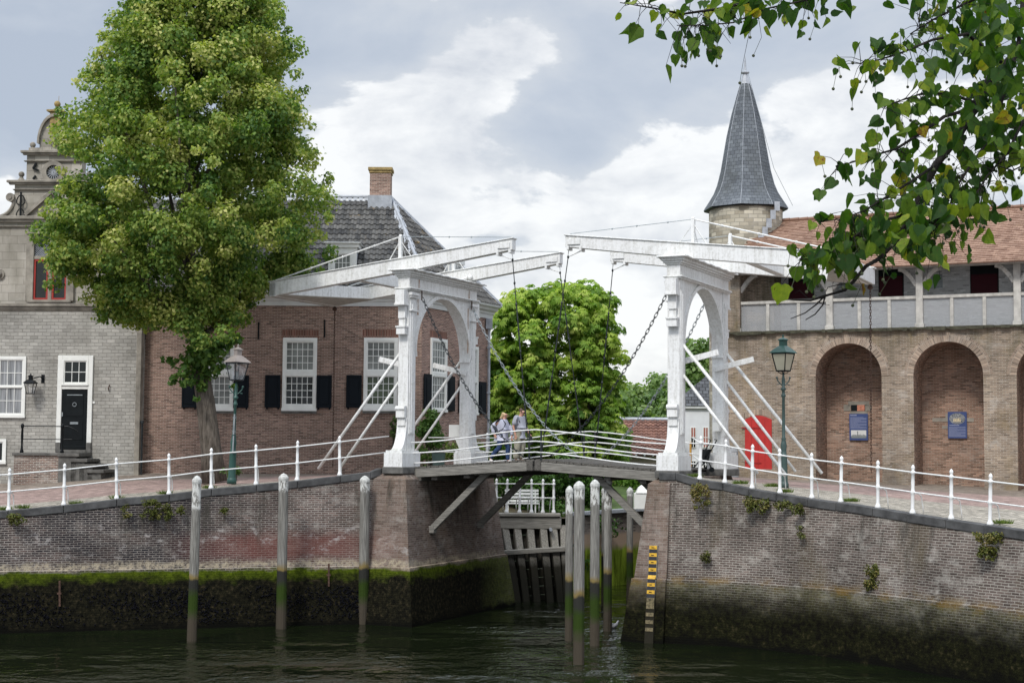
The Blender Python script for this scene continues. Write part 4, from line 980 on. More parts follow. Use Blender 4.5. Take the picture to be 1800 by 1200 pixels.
for a, b in ((wa, uc-.07), (uc+.07, wb)):
    zz0 = wzm+.1; hh = wz1-zz0; ww = b-a
    for k in range(-n, n*2):
        for sg in (1, -1):
            x0 = a+ww*k/n; x1 = x0+sg*hh; za, zb_ = zz0, wz1
            if x1 > b: zb_ = zz0+hh*(b-x0)/(x1-x0) if x1 != x0 else zb_; x1 = b
            if x1 < a and sg < 0: zb_ = zz0+hh*(a-x0)/(x1-x0); x1 = a
            if x0 < a or x0 > b or zb_ <= za: continue
            m.bar((x0, -.012, za), (x1, -.012, zb_), .014, .01, (0,1,0))
m.build('lead_lattice', M['lead'], sw)
# ground-floor sash window, door, cellar window
u0 = GU(-45, 660)[0]; u1 = GU(46, 660)[0]; z1 = GU(20, 626)[1]; z0 = GU(20, 734)[1]; zm = GU(20, 680)[1]
w = window_part(gh, u0, u1, z0, z1, 6, [(z0+.13, zm-.02, 2, 'curtain'), (zm+.03, z1-.13, 2, 'curtain')], None)
u0 = GU(-40, 800)[0]; u1 = GU(11, 800)[0]; window_part(gh, u0, u1, GU(5, 815)[1], GU(5, 771)[1], 1, [(GU(5,815)[1]+.1, GU(5,771)[1]-.12, 1, 'glass')], None)
u0 = GU(101, 700)[0]; u1 = GU(163, 700)[0]; z1 = GU(130, 625)[1]; zt_ = GU(130, 684)[1]; z0 = GU(130, 790)[1]
m = MB(); fw = .17
m.box(u0, u0+fw, -.07, .05, z0+.25, z1); m.box(u1-fw, u1, -.07, .05, z0+.25, z1); m.box(u0+fw, u1-fw, -.07, .05, z1-.12, z1); m.box(u0+fw, u1-fw, -.06, .05, zt_, zt_+.14)
df = m.build('doorway', M['frame'], gh, bevel=.01)
m = MB(); m.box(u0, u0+fw, -.09, .05, z0-.1, z0+.25); m.box(u1-fw, u1, -.09, .05, z0-.1, z0+.25); m.box(u0+fw, u1-fw, -.12, .05, z0-.1, z0); m.build('threshold', M['darkstone'], df)
window_part(df, u0+fw, u1-fw, zt_+.14, z1-.12, 3, [(zt_+.22, z1-.2, 2, 'glass')], None, 'transom_window', .06, -.02)
m = MB(); a, b = u0+fw, u1-fw; m.box(a, b, -.02, .04, z0, zt_)
m.box(a+.16, b-.16, -.035, -.02, z0+.35, z0+1.05); m.box(a+.16, b-.16, -.035, -.02, z0+1.2, zt_-.2); m.box(a+.05, b-.05, -.05, -.02, z0+.02, z0+.14); 
dr = m.build('door', M['black'], df, bevel=.012)
m = MB(); m.box(a+.2, b-.2, -.045, -.037, zt_-.22, zt_-.19); m.box(a+.02, a+.06, -.06, -.02, z0+1.2, z0+1.35); m.tube([((a+b)/2+.07*math.cos(t), -.05, zt_-.55+.07*math.sin(t)) for t in [2*PI*k/12 for k in range(13)]], .013, 5, False); m.box((a+b)/2-.15, (a+b)/2+.15, -.045, -.036, z0+.92, z0+1.0)
m.build('door_fittings', M['galv'], dr)
# corner pilaster strip
ua = GU(240, 700)[0]
m = MB(); m.box(UR-.16, UR+.02, -.10, .2, 4.0, bz1-.2); m.box(UR-.24, UR+.06, -.16, .2, bz1-.5, bz1-.3); m.build('pilaster', M['stonetrim'], gh, bevel=.01)
m = MB(); m.tube([(UR+.1, -.05, 4.2), (UR+.1, -.05, 6.1)], .035, 8); m.box(UR+.05, UR+.15, -.1, 0, 6.05, 6.15); m.build('pipe', M['iron'], gh)
m = MB(); u_, z_ = GU(192, 682); m.tube([(u_, -.02, z_-.1), (u_, -.1, z_), (u_+.02, -.04, z_+.12)], .02, 6); m.build('iron_hook', M['rustiron'], gh)
m = MB(); u_, z_ = GU(165, 707); m.box(u_-.04, u_+.04, -.03, 0, z_-.04, z_+.04); m.build('doorbell', M['frame'], gh)
# stoop with steps and black railing
su0, sz1 = GU(48, 795); su1 = GU(134, 795)[0]; st = thing('stoop', 'brick stoop with stone slab and steps below the black door', 'steps', (*(gp.p0+gp.d*su0), 0), gp.rz)
L_ = su1-su0; m = MB(); m.box(0, L_+.1, -1.25, -.002, 3.4, sz1-.1); m.build('brick_base', M['stoopbrick'], st)
m = MB(); m.box(-.06, L_+.1, -1.33, -.002, sz1-.1, sz1); m.build('slab', M['darkstone'], st, bevel=.015)
for k in range(4):
    m = MB(); x0 = L_+.1+k*.30-.15 if k else L_-.2; x1 = L_+.1+(k+1)*.30+.05; zz = sz1-.004-k*.19; m.box(x0, x1+.12, -1.35, -.003, zz-.12, zz-(0 if k else .0)); m.box(x0, x1, -1.28, -.004, 3.4, zz-.12); m.build('step', M['darkstone'], st, bevel=.012)
sr = thing('stoop_railing', 'black iron handrail with two posts on the brick stoop', 'railing', (*(gp.p0+gp.d*su0), 0), gp.rz)
for xx in (.25, L_-.1):
    m = MB(); m.lathe([(.07,0),(.07,.06),(.045,.12),(.035,.3),(.05,.6),(.035,.85),(.06,.9),(.07,.97),(.04,1.02),(.002,1.04)], xx, -1.2, sz1, 8); m.build('post', M['black'], sr, smooth=True)
m = MB(); m.tube([(.25,-1.2,sz1+.94),(L_+.1,-1.2,sz1+.94),(L_+.3,-1.2,sz1+.86),(L_+.45,-1.2,sz1+.76)], .022, 6); m.tube([(.25,-1.2,sz1+.48),(L_+.25,-1.2,sz1+.48)], .018, 6); m.build('handrail', M['black'], sr)
def lantern_head(m_f, m_g, m_r, z0, s=1., roof_h=.22, top=True):
    """tapered four sided lantern standing at z0 (bottom), returns via the three builders"""
    b = .13*s; t = .215*s; h = .46*s
    cb = [(-b,-b),(b,-b),(b,b),(-b,b)]; ct = [(-t,-t),(t,-t),(t,t),(-t,t)]
    for k in range(4):
        m_f.bar((*cb[k], z0), (*ct[k], z0+h), .025*s); m_f.bar((*cb[k], z0), (*cb[(k+1) % 4], z0), .03*s); m_f.bar((*ct[k], z0+h), (*ct[(k+1) % 4], z0+h), .03*s)
        a = cb[k]; c = cb[(k+1) % 4]; d = ct[(k+1) % 4]; e = ct[k]; f = .97
        m_g.quad((a[0]*f, a[1]*f, z0), (c[0]*f, c[1]*f, z0), (d[0]*f, d[1]*f, z0+h), (e[0]*f, e[1]*f, z0+h))
    m_f.box(-b, b, -b, b, z0-.02*s, z0)
    R = t*1.42+.05*s
    m_r.lathe([(R*1.06, 0), (R*1.04, .02*s), (R*.62, .13*s), (.11*s, roof_h*s), (.11*s, (roof_h+.13)*s), (.14*s, (roof_h+.14)*s), (.14*s, (roof_h+.165)*s), (.05*s, (roof_h+.21)*s), (.02*s, (roof_h+.23)*s), (.03*s, (roof_h+.26)*s), (.005, (roof_h+.31)*s)], 0, 0, z0+h+.015*s, 4, PI/4)
wl = thing('wall_lantern', 'black wall lantern beside the white sash window of the stone house', 'lantern', (*(gp.p0+gp.d*GU(61, 680)[0]), 0), gp.rz)
zl = GU(61, 692)[1]
mf, mg, mr_ = MB(), MB(), MB(); lantern_head(mf, mg, mr_, 0, .78, .17)
mf.build('frame', M['black'], wl).location = (0, -.42, zl); mg.build('glass', M['clear'], wl).location = (0, -.42, zl); mr_.build('roof', M['black'], wl).location = (0, -.42, zl)
m = MB(); m.tube([(.30, 0, zl+.55), (.28, -.25, zl+.62), (.12, -.42, zl+.55), (0, -.42, zl+.5)], .022, 6); m.box(.24, .36, -.02, 0, zl+.4, zl+.7); m.build('bracket', M['black'], wl)

# ================================================================== FORT
fp = Plane(FO, FO+AX*10, 0)
fort = thing('fort', 'brick fort building with arched niches, roofed timber gallery and orange tiled roof', 'fort', (*FO, 0), -TH)
FU = lambda px, py, off=0.: fp.uz(px, py, off)
zl1 = FU(1500, 577)[1]; fz0 = 3.0; UE = 26.; u_l = FU(1279, 700)[0]
arch = []
for a, b, yt in ((1434, 1550, 603), (1606, 1729, 600)):
    ua = FU(a, 700)[0]; ub = FU(b, 700)[0]; arch.append((ua, ub, FU((a+b)/2, yt)[1]))
sp_ = arch[1][0]-arch[0][0]
for k in (2, 3, 4): arch.append((arch[1][0]+sp_*(k-1), arch[1][1]+sp_*(k-1), arch[1][2]-.01*k))
def arch_wall(m, u0, u1, z0, z1, arches, y=0, n=18):
    x = u0
    for (a, b, top) in arches:
        m.quad((x, y, z0), (a, y, z0), (a, y, z1), (x, y, z1)); r = (b-a)/2; cx = (a+b)/2; zs = top-r
        for k in range(n):
            p = cx-r*math.cos(PI*k/n); q = cx-r*math.cos(PI*(k+1)/n); zp = zs+r*math.sin(PI*k/n); zq = zs+r*math.sin(PI*(k+1)/n)
            m.quad((p, y, zp), (q, y, zq), (q, y, z1), (p, y, z1))
        x = b
    m.quad((x, y, z0), (u1, y, z0), (u1, y, z1), (x, y, z1))
m = MB(); arch_wall(m, u_l, UE, fz0, zl1-.1, arch); 
m.quad((u_l,0,fz0),(u_l,9,fz0),(u_l,9,zl1-.1),(u_l,0,zl1-.1)); m.build('wall', M['fortbrick'], fort, fixn=False)
RD = 1.65
for (a, b, top) in arch:
    m = MB(); r = (b-a)/2; cx = (a+b)/2; zs = top-r; n = 18
    arcp = [(a, fz0)]+[(cx-r*math.cos(PI*k/n), zs+r*math.sin(PI*k/n)) for k in range(n+1)]+[(b, fz0)]
    s = 0
    for (p, q), (p2, q2) in zip(arcp[:-1], arcp[1:]):
        L = math.hypot(p2-p, q2-q); m.quad((p, 0, q), (p2, 0, q2), (p2, RD, q2), (p, RD, q), [(0, s), (0, s+L), (RD, s+L), (RD, s)]); s += L
    # splayed back wall
    m.quad((a, RD, fz0), (b, RD, fz0), (b, RD, top), (a, RD, top), [(a, fz0), (b, fz0), (b, top), (a, top)])
    nc = m.build('niche', M['niche'], fort, fixn=False)
    m = MB(); s = 0
    for k in range(n):
        a0 = PI*k/n; a1 = PI*(k+1)/n; L = (r+.15)*PI/n
        p = [(cx-r_*math.cos(t), -.012, zs+r_*math.sin(t)) for t, r_ in ((a0, r), (a1, r), (a1, r+.32), (a0, r+.32))]
        m.quad(*p, [(s, 0), (s+L, 0), (s+L, .3), (s, .3)]); s += L
    m.build('arch_ring', M['voussoir'], nc, fixn=False)
# plinth
m = MB(); x = u_l
for (a, b, top) in arch+[(UE, UE, 0)]:
    zq = 4.28-.034*max(0, x)+.28; m = MB(); m.box(x, a, -.08, -.001, 3.2, zq); m.build('plinth', M['fortbrick'], fort); x = b
# stone blocks, slit openings in niches
def blk(px0, px1, py0, py1, off, pr=.012, mat='towerstone', mm=None):
    a, z1_ = FU(px0, py0, off); b, z0_ = FU(px1, py1, off); (mm).box(a, b, off-pr, off, z0_, z1_)
for q in ((1491,1528,705,713),(1483,1495,711,722),(1520,1532,711,722),(1495,1525,722.5,727)): m = MB(); blk(*q, RD, .015, mm=m); m.build('stone_block', M['stonetrim'], fort)
for q in ((1662,1673,727,734),(1639,1672,734,741),(1695,1712,734,741),(1656,1668,748,753)): m = MB(); blk(*q, RD, .015, mm=m); m.build('stone_block', M['stonetrim'], fort)
m = MB(); blk(1496, 1521, 711.5, 722, RD, .02, mm=m); m.build('slit_opening', M['black'], fort)
m = MB(); blk(1507, 1520, 711.5, 722, RD, .024, mm=m); m.build('slit_brick', plain('orange_slit_brick', (.48,.20,.13), .9, .3, 12), fort)
# door with segmental head
a = FU(1310, 800)[0]; b = FU(1357, 800)[0]; z0 = FU(1333, 836)[1]; zs = FU(1333, 737)[1]; zt_ = FU(1333, 730)[1]; n = 10
top = [(a+(b-a)*k/n, zs+(zt_-zs)*math.sin(PI*k/n)) for k in range(n+1)]
m = MB(); m.prism([(a, z0), *top, (b, z0)], -.035, .02); dr = m.build('door', M['red'], fort)
m = MB()
for k in range(1, 4): x = a+(b-a)*k/4; m.box(x-.006, x+.006, -.04, -.035, z0, zs)
m.box(a-.12, a+.62, -.055, -.036, zs-.32, zs-.28); m.box(a, a+.6, -.055, -.036, z0+.45, z0+.49); m.tube([(b-.14+.04*math.cos(t), -.05, z0+1.45+.04*math.sin(t)) for t in [2*PI*k/10 for k in range(11)]], .01, 5, False); m.build('ironwork', plain('dark_red_iron', (.28,.014,.014), .5, .1), dr)
m = MB(); L = b-a+.2
for k in range(n):
    x0 = a-.1+L*k/n; x1 = a-.1+L*(k+1)/n; h0 = zs+(zt_-zs+.02)*math.sin(PI*k/n); h1 = zs+(zt_-zs+.02)*math.sin(PI*(k+1)/n)
    m.quad((x0, -.012, h0), (x1, -.012, h1), (x1, -.012, h1+.24), (x0, -.012, h0+.24), [(x0, 0), (x1, 0), (x1, .24), (x0, .24)])
m.build('arch_ring', M['voussoir'], dr, fixn=False)
# mossy ledge
m = MB(); m.box(u_l-.05, UE, -.12, .35, zl1-.1, zl1-.03); 
for i in range(120): x = u_l+(UE-u_l)*random.random(); m.box(x, x+random.uniform(.1,.5), -.15-random.uniform(0,.03), -.119, zl1-.11-random.uniform(0,.05), zl1-.02)
m.box(u_l, UE, .3, 3.5, zl1-.1, zl1-.05)
m.build('ledge', plain('mossy_ledge', (.065,.062,.04), .95, .4, 8, bump=.8), fort)
# gallery
zrail = FU(1600, 522)[1]; zeave = FU(1600, 470)[1]; GB = 1.9; gy = .22
u1360 = FU(1361, 540)[0]
m = MB(); m.quad((u_l, .02, zl1-.05), (u_l, .02, zeave+1.0), (u_l, 9, zeave+1.0), (u_l, 9, zl1-.05))
ub_ = FU(1300, 540)[0]; m.quad((u_l, .02, zl1-.05), (ub_, .02, zl1-.05), (ub_, .02, zeave+.05), (u_l, .02, zeave+.05))
uk = FU(1361, 540, .9)[0]
m.quad((ub_, .02, zl1-.05), (ub_, .9, zl1-.05), (ub_, .9, zeave+.05), (ub_, .02, zeave+.05))
m.quad((ub_, .9, zl1-.05), (uk, .9, zl1-.05), (uk, .9, zeave+.6), (ub_, .9, zeave+.6)); m.quad((uk, .9, zl1-.05), (uk, GB, zl1-.05), (uk, GB, zeave+.6), (uk, .9, zeave+.6))
m.build('gallery_end_wall', M['fortbrick'], fort, fixn=False)
m = MB(); m.quad((uk, GB, zl1-.05), (UE, GB, zl1-.05), (UE, GB, zeave+.6), (uk, GB, zeave+.6)); gw = m.build('gallery_wall', M['whitebrick'], fort, fixn=False)
def gwin(x0, x1, y0_, y1_):
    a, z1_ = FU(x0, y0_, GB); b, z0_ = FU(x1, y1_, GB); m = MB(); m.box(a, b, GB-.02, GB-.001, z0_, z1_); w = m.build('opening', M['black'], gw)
    m = MB(); m.box(a+.04, b-.04, GB-.05, GB-.021, z0_, z0_+(z1_-z0_)*.62); m.box(a+.04, b-.04, GB-.07, GB-.05, z0_+(z1_-z0_)*.58, z0_+(z1_-z0_)*.64); m.build('shutter', M['wine'], w)
for q in ((1386,1431,480,524),(1544,1589,466,522),(1705,1756,462,519),(1867,1916,460,518),(2040,2090,458,516)): gwin(*q)
for x0, x1 in ((1474, 1495), (1636, 1657), (1800, 1822)):
    a, z1_ = FU(x0, 483, GB); b, z0_ = FU(x1, 506, GB); m = MB(); m.box(a, b, GB-.02, GB-.001, z0_, z1_); m.box(b-(b-a)*.35, b-.01, GB-.03, GB-.02, z0_, z1_); m.build('small_window', M['galv'], gw)
# posts, braces, rails, mesh
posts = []
m = MB(); x = FU(1296, 540)[0]
px_list = [1297, 1453+6, 1617, 1789, 1975, 2180]
for k, px in enumerate(px_list):
    u = FU(px, 540, gy)[0]; posts.append(u); m = MB(); m.box(u-.12, u+.12, gy-.12, gy+.12, zl1-.03, zeave)
    m.box(u-.16, u+.16, gy-.16, gy+.16, zl1-.05, zl1+.12)
    for s in (-1, 1):
        if k == 0 and s < 0: continue
        n = 5; pts_ = [(u+s*(.1+.62*(i/n)), gy, zeave-.62+.6*math.sin(PI/2*i/n)) for i in range(n+1)]
        for p, q in zip(pts_[:-1], pts_[1:]): m.bar(p, q, .14, .15)
    m.build('gallery_post', M['gallerywood'], fort, bevel=.01)
m = MB(); m.bar((u_l-.1, gy, zeave+.09), (UE, gy, zeave+.09), .22, .18); m.bar((u_l, gy-.35, zeave+.02), (UE, gy-.35, zeave+.02), .10, .10); m.build('eave_beam', M['gallerywood'], fort)
m = MB(); m.bar((posts[0], gy, zrail), (UE, gy, zrail), .14, .11)
for a, b in zip(posts[:-1], posts[1:]):
    for f in (1/3, 2/3):
        u = a+(b-a)*f; m.box(u-.06, u+.06, gy-.055, gy+.055, zl1-.03, zrail-.055)
m.build('gallery_rail', M['gallerywood'], fort, bevel=.008)
def meshmat():
    t = NT('wire_mesh'); v = t.tc('Object'); 
    w1 = t.n('ShaderNodeTexWave', wave_type='BANDS', bands_direction='DIAGONAL'); t.set(w1.inputs[0], t.mp(v, (1,0,1))); w1.inputs[1].default_value = 14
    w2 = t.n('ShaderNodeTexWave', wave_type='BANDS', bands_direction='DIAGONAL'); t.set(w2.inputs[0], t.mp(v, (-1,0,1))); w2.inputs[1].default_value = 14
    f = t.ma('MAXIMUM', w1.outputs['Fac'], w2.outputs['Fac']); f = t.ramp(f, (.6, .25), (.95, .6))
    d = t.n('ShaderNodeBsdfDiffuse'); d.inputs[0].default_value = (.6,.61,.62,1); tr = t.n('ShaderNodeBsdfTransparent'); mx = t.n('ShaderNodeMixShader')
    t.set(mx.inputs[0], f); t.t.links.new(tr.outputs[0], mx.inputs[1]); t.t.links.new(d.outputs[0], mx.inputs[2]); t.t.links.new(mx.outputs[0], t.out.inputs[0]); return t.m
m = MB(); m.quad((posts[0], gy, zl1), (UE, gy, zl1), (UE, gy, zrail), (posts[0], gy, zrail)); m.build('wire_mesh', meshmat(), fort, fixn=False)
# roof
RY = 3.9; zr = FU(1600, 376, RY)[1]; ey = -.45; ezz = zeave+.02
Uo = np.array([1., 0, 0]); Vo = norm([0, RY-ey, zr-ezz]); No = np.cross(Uo, Vo); rl = math.hypot(RY-ey, zr-ezz)
u0r = FU(1300, 440)[0]-.2
Pf, Cf = tile_field((u0r, ey, ezz), Uo, Vo, No, lambda u, v: v < rl, 21, rl, .17, .165, .022, 'flat', .5, .25)
fr = quads_obj('roof', Pf, Cf, M['orangetile'], fort)
m = MB(); m.add([(u0r,ey,ezz-.03),(UE,ey,ezz-.03),(UE,RY,zr-.04),(u0r,RY,zr-.04)], [(0,1,2,3)]); m.add([(u0r,RY,zr-.04),(UE,RY,zr-.04),(UE,RY+4.3,ezz),(u0r,RY+4.3,ezz)], [(0,1,2,3)]); m.add([(u0r,ey,ezz-.03),(u0r,RY,zr-.04),(u0r,RY+4.3,ezz)], [(0,1,2)]); m.build('roof_boarding', M['redtile'], fr)
m = MB(); 
for i in range(60): m.tube([(u0r+i*.36, RY, zr+.03), (u0r+i*.36+.35, RY, zr+.035)], [.075,.085], 8)
m.build('ridge_tiles', M['orangetile'], fr)
# ================================================================== ROUND TOWER
tc_ = PD(1312, 700, 58.6); TR = 1.43
tw = thing('round_tower', 'round stone tower with a flared slate spire behind the fort roof', 'tower', (tc_[0], tc_[1], 0))
tz = PD(1312, 369, 58.6)[2]
m = MB(); n = 40
for k in range(n):
    a0 = 2*PI*k/n; a1 = 2*PI*(k+1)/n
    m.quad((TR*math.cos(a0), TR*math.sin(a0), 3), (TR*math.cos(a1), TR*math.sin(a1), 3), (TR*math.cos(a1), TR*math.sin(a1), tz), (TR*math.cos(a0), TR*math.sin(a0), tz), [(a0*TR, 3), (a1*TR, 3), (a1*TR, tz), (a0*TR, tz)])
m.build('tower_wall', M['towerstone'], tw, fixn=False)
pr = [(369,74),(365,72),(352,63.5),(340,56),(325,50),(300,43.5),(270,38.3),(240,33),(200,24),(160,12.5),(148,8.5)]
k_ = 58.6/2650; prof = [(w*k_*1.01, PD(1312, y, 58.6)[2]) for y, w in pr]
m = MB(); n = 8; s0 = 0
for i in range(len(prof)-1):
    (r0, z0), (r1, z1) = prof[i], prof[i+1]; sl = math.hypot(r1-r0, z1-z0)
    for k in range(n):
        a0 = PI/8+.12+2*PI*k/n; a1 = a0+2*PI/n; w0 = r0*.765; w1 = r1*.765
        m.quad((r0*math.cos(a0), r0*math.sin(a0), z0), (r0*math.cos(a1), r0*math.sin(a1), z0), (r1*math.cos(a1), r1*math.sin(a1), z1), (r1*math.cos(a0), r1*math.sin(a0), z1), [(k*7-w0/2, s0), (k*7+w0/2, s0), (k*7+w1/2, s0+sl), (k*7-w1/2, s0+sl)])
    s0 += sl
spi = m.build('spire', M['slate'], tw, fixn=False)
m = MB(); m.lathe([(prof[0][0]*.98, tz-.05), (prof[0][0]*1.0, tz+.0), (TR*.9, tz+.01)], 0, 0, 0, 8, PI/8+.12); m.build('spire_eave', M['black'], spi)
m = MB()
for k in range(8):
    a0 = PI/8+.12+2*PI*k/8; m.tube([(r*math.cos(a0)*1.0, r*math.sin(a0)*1.0, z) for r, z in prof], .011, 5)
m.lathe([(9.5*k_, 0), (4*k_, PD(1312,130,58.6)[2]-prof[-1][1])], 0, 0, prof[-1][1]-.02, 8); zz = PD(1312,130,58.6)[2]
m.lathe([(.05,0),(.17,.05),(.17,.09),(.07,.14),(.05,.3),(.012,PD(1312,98,58.6)[2]-zz)], 0, 0, zz-.03, 8)
m.build('lead_hips', M['lead'], spi)
m = MB(); m.tube([(.1,-.1,zz), (prof[5][0]+.06, -.5, prof[5][1]), (prof[0][0]+.1, -.5, tz+.1)], .009, 4); m.build('lightning_wire', M['galv'], tw)
m = MB()
for k in range(7): m.box(0, .2, 0, .10, 0, .36, Matrix.Translation(Vector((TR*.62+k*-.16, -TR*.93-.10-k*.02, zr-.25-k*.33+.5))))
m.build('stepped_flashing', M['lead'], tw)

# ================================================================== INFO BOARDS
board_blue = plain('board_blue', (.045,.07,.19), .35, .06, 3, bump=.02)
def board(px0, px1, py0, py1, label, kind):
    a, z1_ = FU(px0, py0, RD-.05); b, z0_ = FU(px1, py1, RD-.05)
    q = FO+AX*a+DX*(RD-.05); t = thing('info_board', label, 'sign', (*q, z0_), -TH, 'blue information boards in the niches'); w = b-a; h = z1_-z0_
    m = MB(); m.box(0, w, -.02, .02, 0, h); m.build('panel', board_blue, t)
    m = MB(); txt = plain('board_text', (.35,.38,.5), .5, .05, 5)
    def lines(y0_, y1_, n):
        for i in range(n):
            y = y0_+(y1_-y0_)*i/(n-1); m.box(.05*w, w*(.93 if i % 4 != 3 else random.uniform(.45,.8)), -.022, -.0205, h*y, h*y+.008)
    if kind == 0:
        lines(.44, .86, 16); m.box(.05*w, .4*w, -.022, -.0205, h*.93, h*.93+.025); m.build('text', txt, t)
        m = MB(); m.box(.09*w, .91*w, -.023, -.0205, .08*h, .38*h); m.build('picture', plain('print_sky', (.62,.62,.6), .5, .04, 3), t)
        m = MB(); m.box(.09*w, .91*w, -.024, -.0232, .08*h, .16*h)
        for i in range(14): x = w*(.12+.055*i); hh = random.uniform(.18, .23)*h; m.box(x, x+.045*w, -.0245, -.0236, .155*h, hh)
        m.box(.42*w, .47*w, -.0245, -.0236, .155*h, .33*h); m.prism([(.41*w, .29*h), (.445*w, .37*h), (.48*w, .29*h)], -.0246, -.0237); m.build('print_skyline', plain('print_ink', (.2,.22,.22), .6, .2, 30), t)
    else:
        lines(.06, .42, 14); m.box(.08*w, .6*w, -.022, -.0205, h*.48, h*.48+.02); m.build('text', txt, t)
        m = MB(); m.prism([(w/2+.42*w*math.cos(t_), .74*h+.21*h*math.sin(t_)) for t_ in [2*PI*k/28 for k in range(28)]], -.023, -.0205); m.build('picture', plain('engraving', (.22,.23,.24), .6, .7, 28), t)
        m = MB()
        for i in range(5): x = w*(.33+.08*i); m.prism([(x-.035*w, .62*h), (x-.03*w, .72*h), (x, .76*h+.01*i), (x+.03*w, .72*h), (x+.035*w, .62*h)], -.0245, -.0235)
        m.build('print_figures', plain('print_figures_ink', (.62,.52,.33), .6, .3, 25), t)
    return t
board(1493, 1526, 727, 773.5, 'blue information board with a printed harbour view in the left niche', 0)
board(1666, 1700, 723.5, 770, 'blue information board with an oval engraving in the right niche', 1)

# ================================================================== LAMPS
def street_lamp(px, py, Y, topy, label, body, roofm, glass, tilt=0, arms=True, sign=False):
    P = PD(px, py, Y); hgt = (py-topy)*Y/2650.; t = thing('street_lamp', label, 'street lamp', tuple(P), math.radians(8)); t.rotation_euler[1] = tilt
    L0 = hgt-1.10
    m = MB(); m.lathe([(.145,0),(.145,.12),(.125,.16),(.115,.2),(.105,.9),(.12,.95),(.085,1.0),(.08,1.12),(.095,1.25),(.075,1.35),(.06,1.42),(.075,1.45),(.05,1.5),(.042,L0-.75),(.07,L0-.72),(.07,L0-.68),(.045,L0-.64),(.045,L0-.55),(.08,L0-.52),(.08,L0-.48),(.04,L0-.44),(.055,L0-.25),(.03,L0-.1),(.03,L0)], n=12)
    m.build('post', body, t, smooth=True)
    if arms:
        m = MB()
        for s in (-1, 1):
            m.tube([(0,0,L0-.42),(s*.10,0,L0-.34),(s*.17,0,L0-.26),(s*.2,0,L0-.17)], .018, 6); m.ball((s*.2,0,L0-.16), .035, 8); m.tube([(s*.12,0,L0-.36),(s*.2,0,L0-.37)], .014, 5)
        m.build('ladder_arm', body, t)
    mf, mg, mr_ = MB(), MB(), MB(); lantern_head(mf, mg, mr_, L0+.04, 1.12, .20)
    for s in ((-1,-1),(1,-1),(1,1),(-1,1)): mf.tube([(0,0,L0-.06),(s[0]*.08,s[1]*.08,L0-.02),(s[0]*.12,s[1]*.12,L0+.04)], .011, 5)
    h_ = mf.build('lantern', M['black'] if glass == 'lampglass' else M['iron'], t); h_.rotation_euler[2] = math.radians(38); mg.build('glass', M[glass], h_); mr_.build('lantern_roof', roofm, h_)
    if glass == 'clear': m = MB(); m.box(-.04,.04,-.02,.02,L0+.06,L0+.30); m.build('bulb_housing', M['galv'], h_)
    if sign:
        for z0 in (L0-1.62,):
            m = MB(); m.box(-.02,.02,-.34,-.08,z0+.0,z0+.62); m.box(-.018,.018,-.30,-.08,z0-.56,z0-.03); m.build('sign_plate', M['galv'], t)
            m = MB(); 
            for z in (z0+.5, z0+.08, z0-.4): m.lathe([(.06,0),(.06,.03)],0,0,z,10); m.bar((0,-.05,z+.015),(0,-.12,z+.015),.03)
            m.build('sign_clamp', M['galv'], t)
    return t
street_lamp(407, 850, 45.9, 607, 'green street lamp with faded pinkish roof and a signboard, by the leaning tree trunk', M['green'], M['copper'], 'clear', math.radians(1.6), True, True)
street_lamp(1378, 857, 45.0, 590, 'dark green street lamp with cream glass, standing in front of the fort', M['dgreen'], M['green'], 'lampglass', 0)

# ================================================================== MOORING POSTS, GAUGE, TIMBER WALL
def mooring(px, pyb, topy, wpx, label, pz=.5, Y=None, grp='mooring posts', lean=0, mat=None):
    Y = Y or 5.3*2650/(pyb-785.); P = PD(px, pyb, Y); top = PD(px, topy, Y)[2]; r = wpx*Y/2650/2; h = top+1.5
    t = thing('mooring_post', label, 'mooring post', (P[0], P[1], 0), random.random()*3, grp)
    n = 12; lv = [-1.5]+[i*.35 for i in range(int(top/.35))]+[top-.16]
    m = MB(); vs = []; fs = []
    ph = [random.uniform(-.05, .05) for _ in range(n)]
    for i, z in enumerate(lv):
        for k in range(n):
            rr = r*(1+ph[k]+random.uniform(-.02, .02))*(1-.08*z/top if z > 0 else 1)
            vs.append((rr*math.cos(2*PI*k/n), rr*math.sin(2*PI*k/n), z))
    for i in range(len(lv)-1):
        for k in range(n): fs.append((i*n+k, i*n+(k+1) % n, (i+1)*n+(k+1) % n, (i+1)*n+k))
    m.add(vs, fs); m.build('pile', mat or wood('pile_%d' % px, (.09,.085,.075), (.29,.28,.255), tide=True, paint_z=top-pz), t)
    m = MB(); m.lathe([(r*.98,0),(r*1.02,.05),(r*.96,.10),(r*.5,.18),(.01,.21)], 0, 0, top-.165, n); m.build('cap', M['postcap'], t)
    t.rotation_euler = (lean*.3, lean, 0)
    return t
mooring(337, 1125, 838, 17, 'leftmost mooring post, white headed, darkened wood, before the mossy quay', .7, lean=.012)
mooring(494, 1103, 834, 18, 'middle one of the three pale mooring posts at the left quay', .3)
mooring(638, 1094, 838, 18, 'mooring post at the corner of the left abutment', .25)
mooring(1017, 1160, 848, 20, 'thickest and nearest of the mooring posts under the bridge', .22)
mooring(1000, 1120, 856, 14, 'dark mooring post close behind the thickest post under the bridge', .55)
mooring(1045, 1128, 845, 17, 'mooring post with flaking head, second in the row under the bridge', .5)
mooring(1068, 1103, 841, 16, 'mooring post at the right end of the row under the bridge', .7)
mooring(1107, 1050, 858, 12, 'thin grey post by the far canal wall behind the bridge', .1)
mooring(1061, 1060, 858, 9, 'thin post mostly hidden in the row under the bridge', .3)
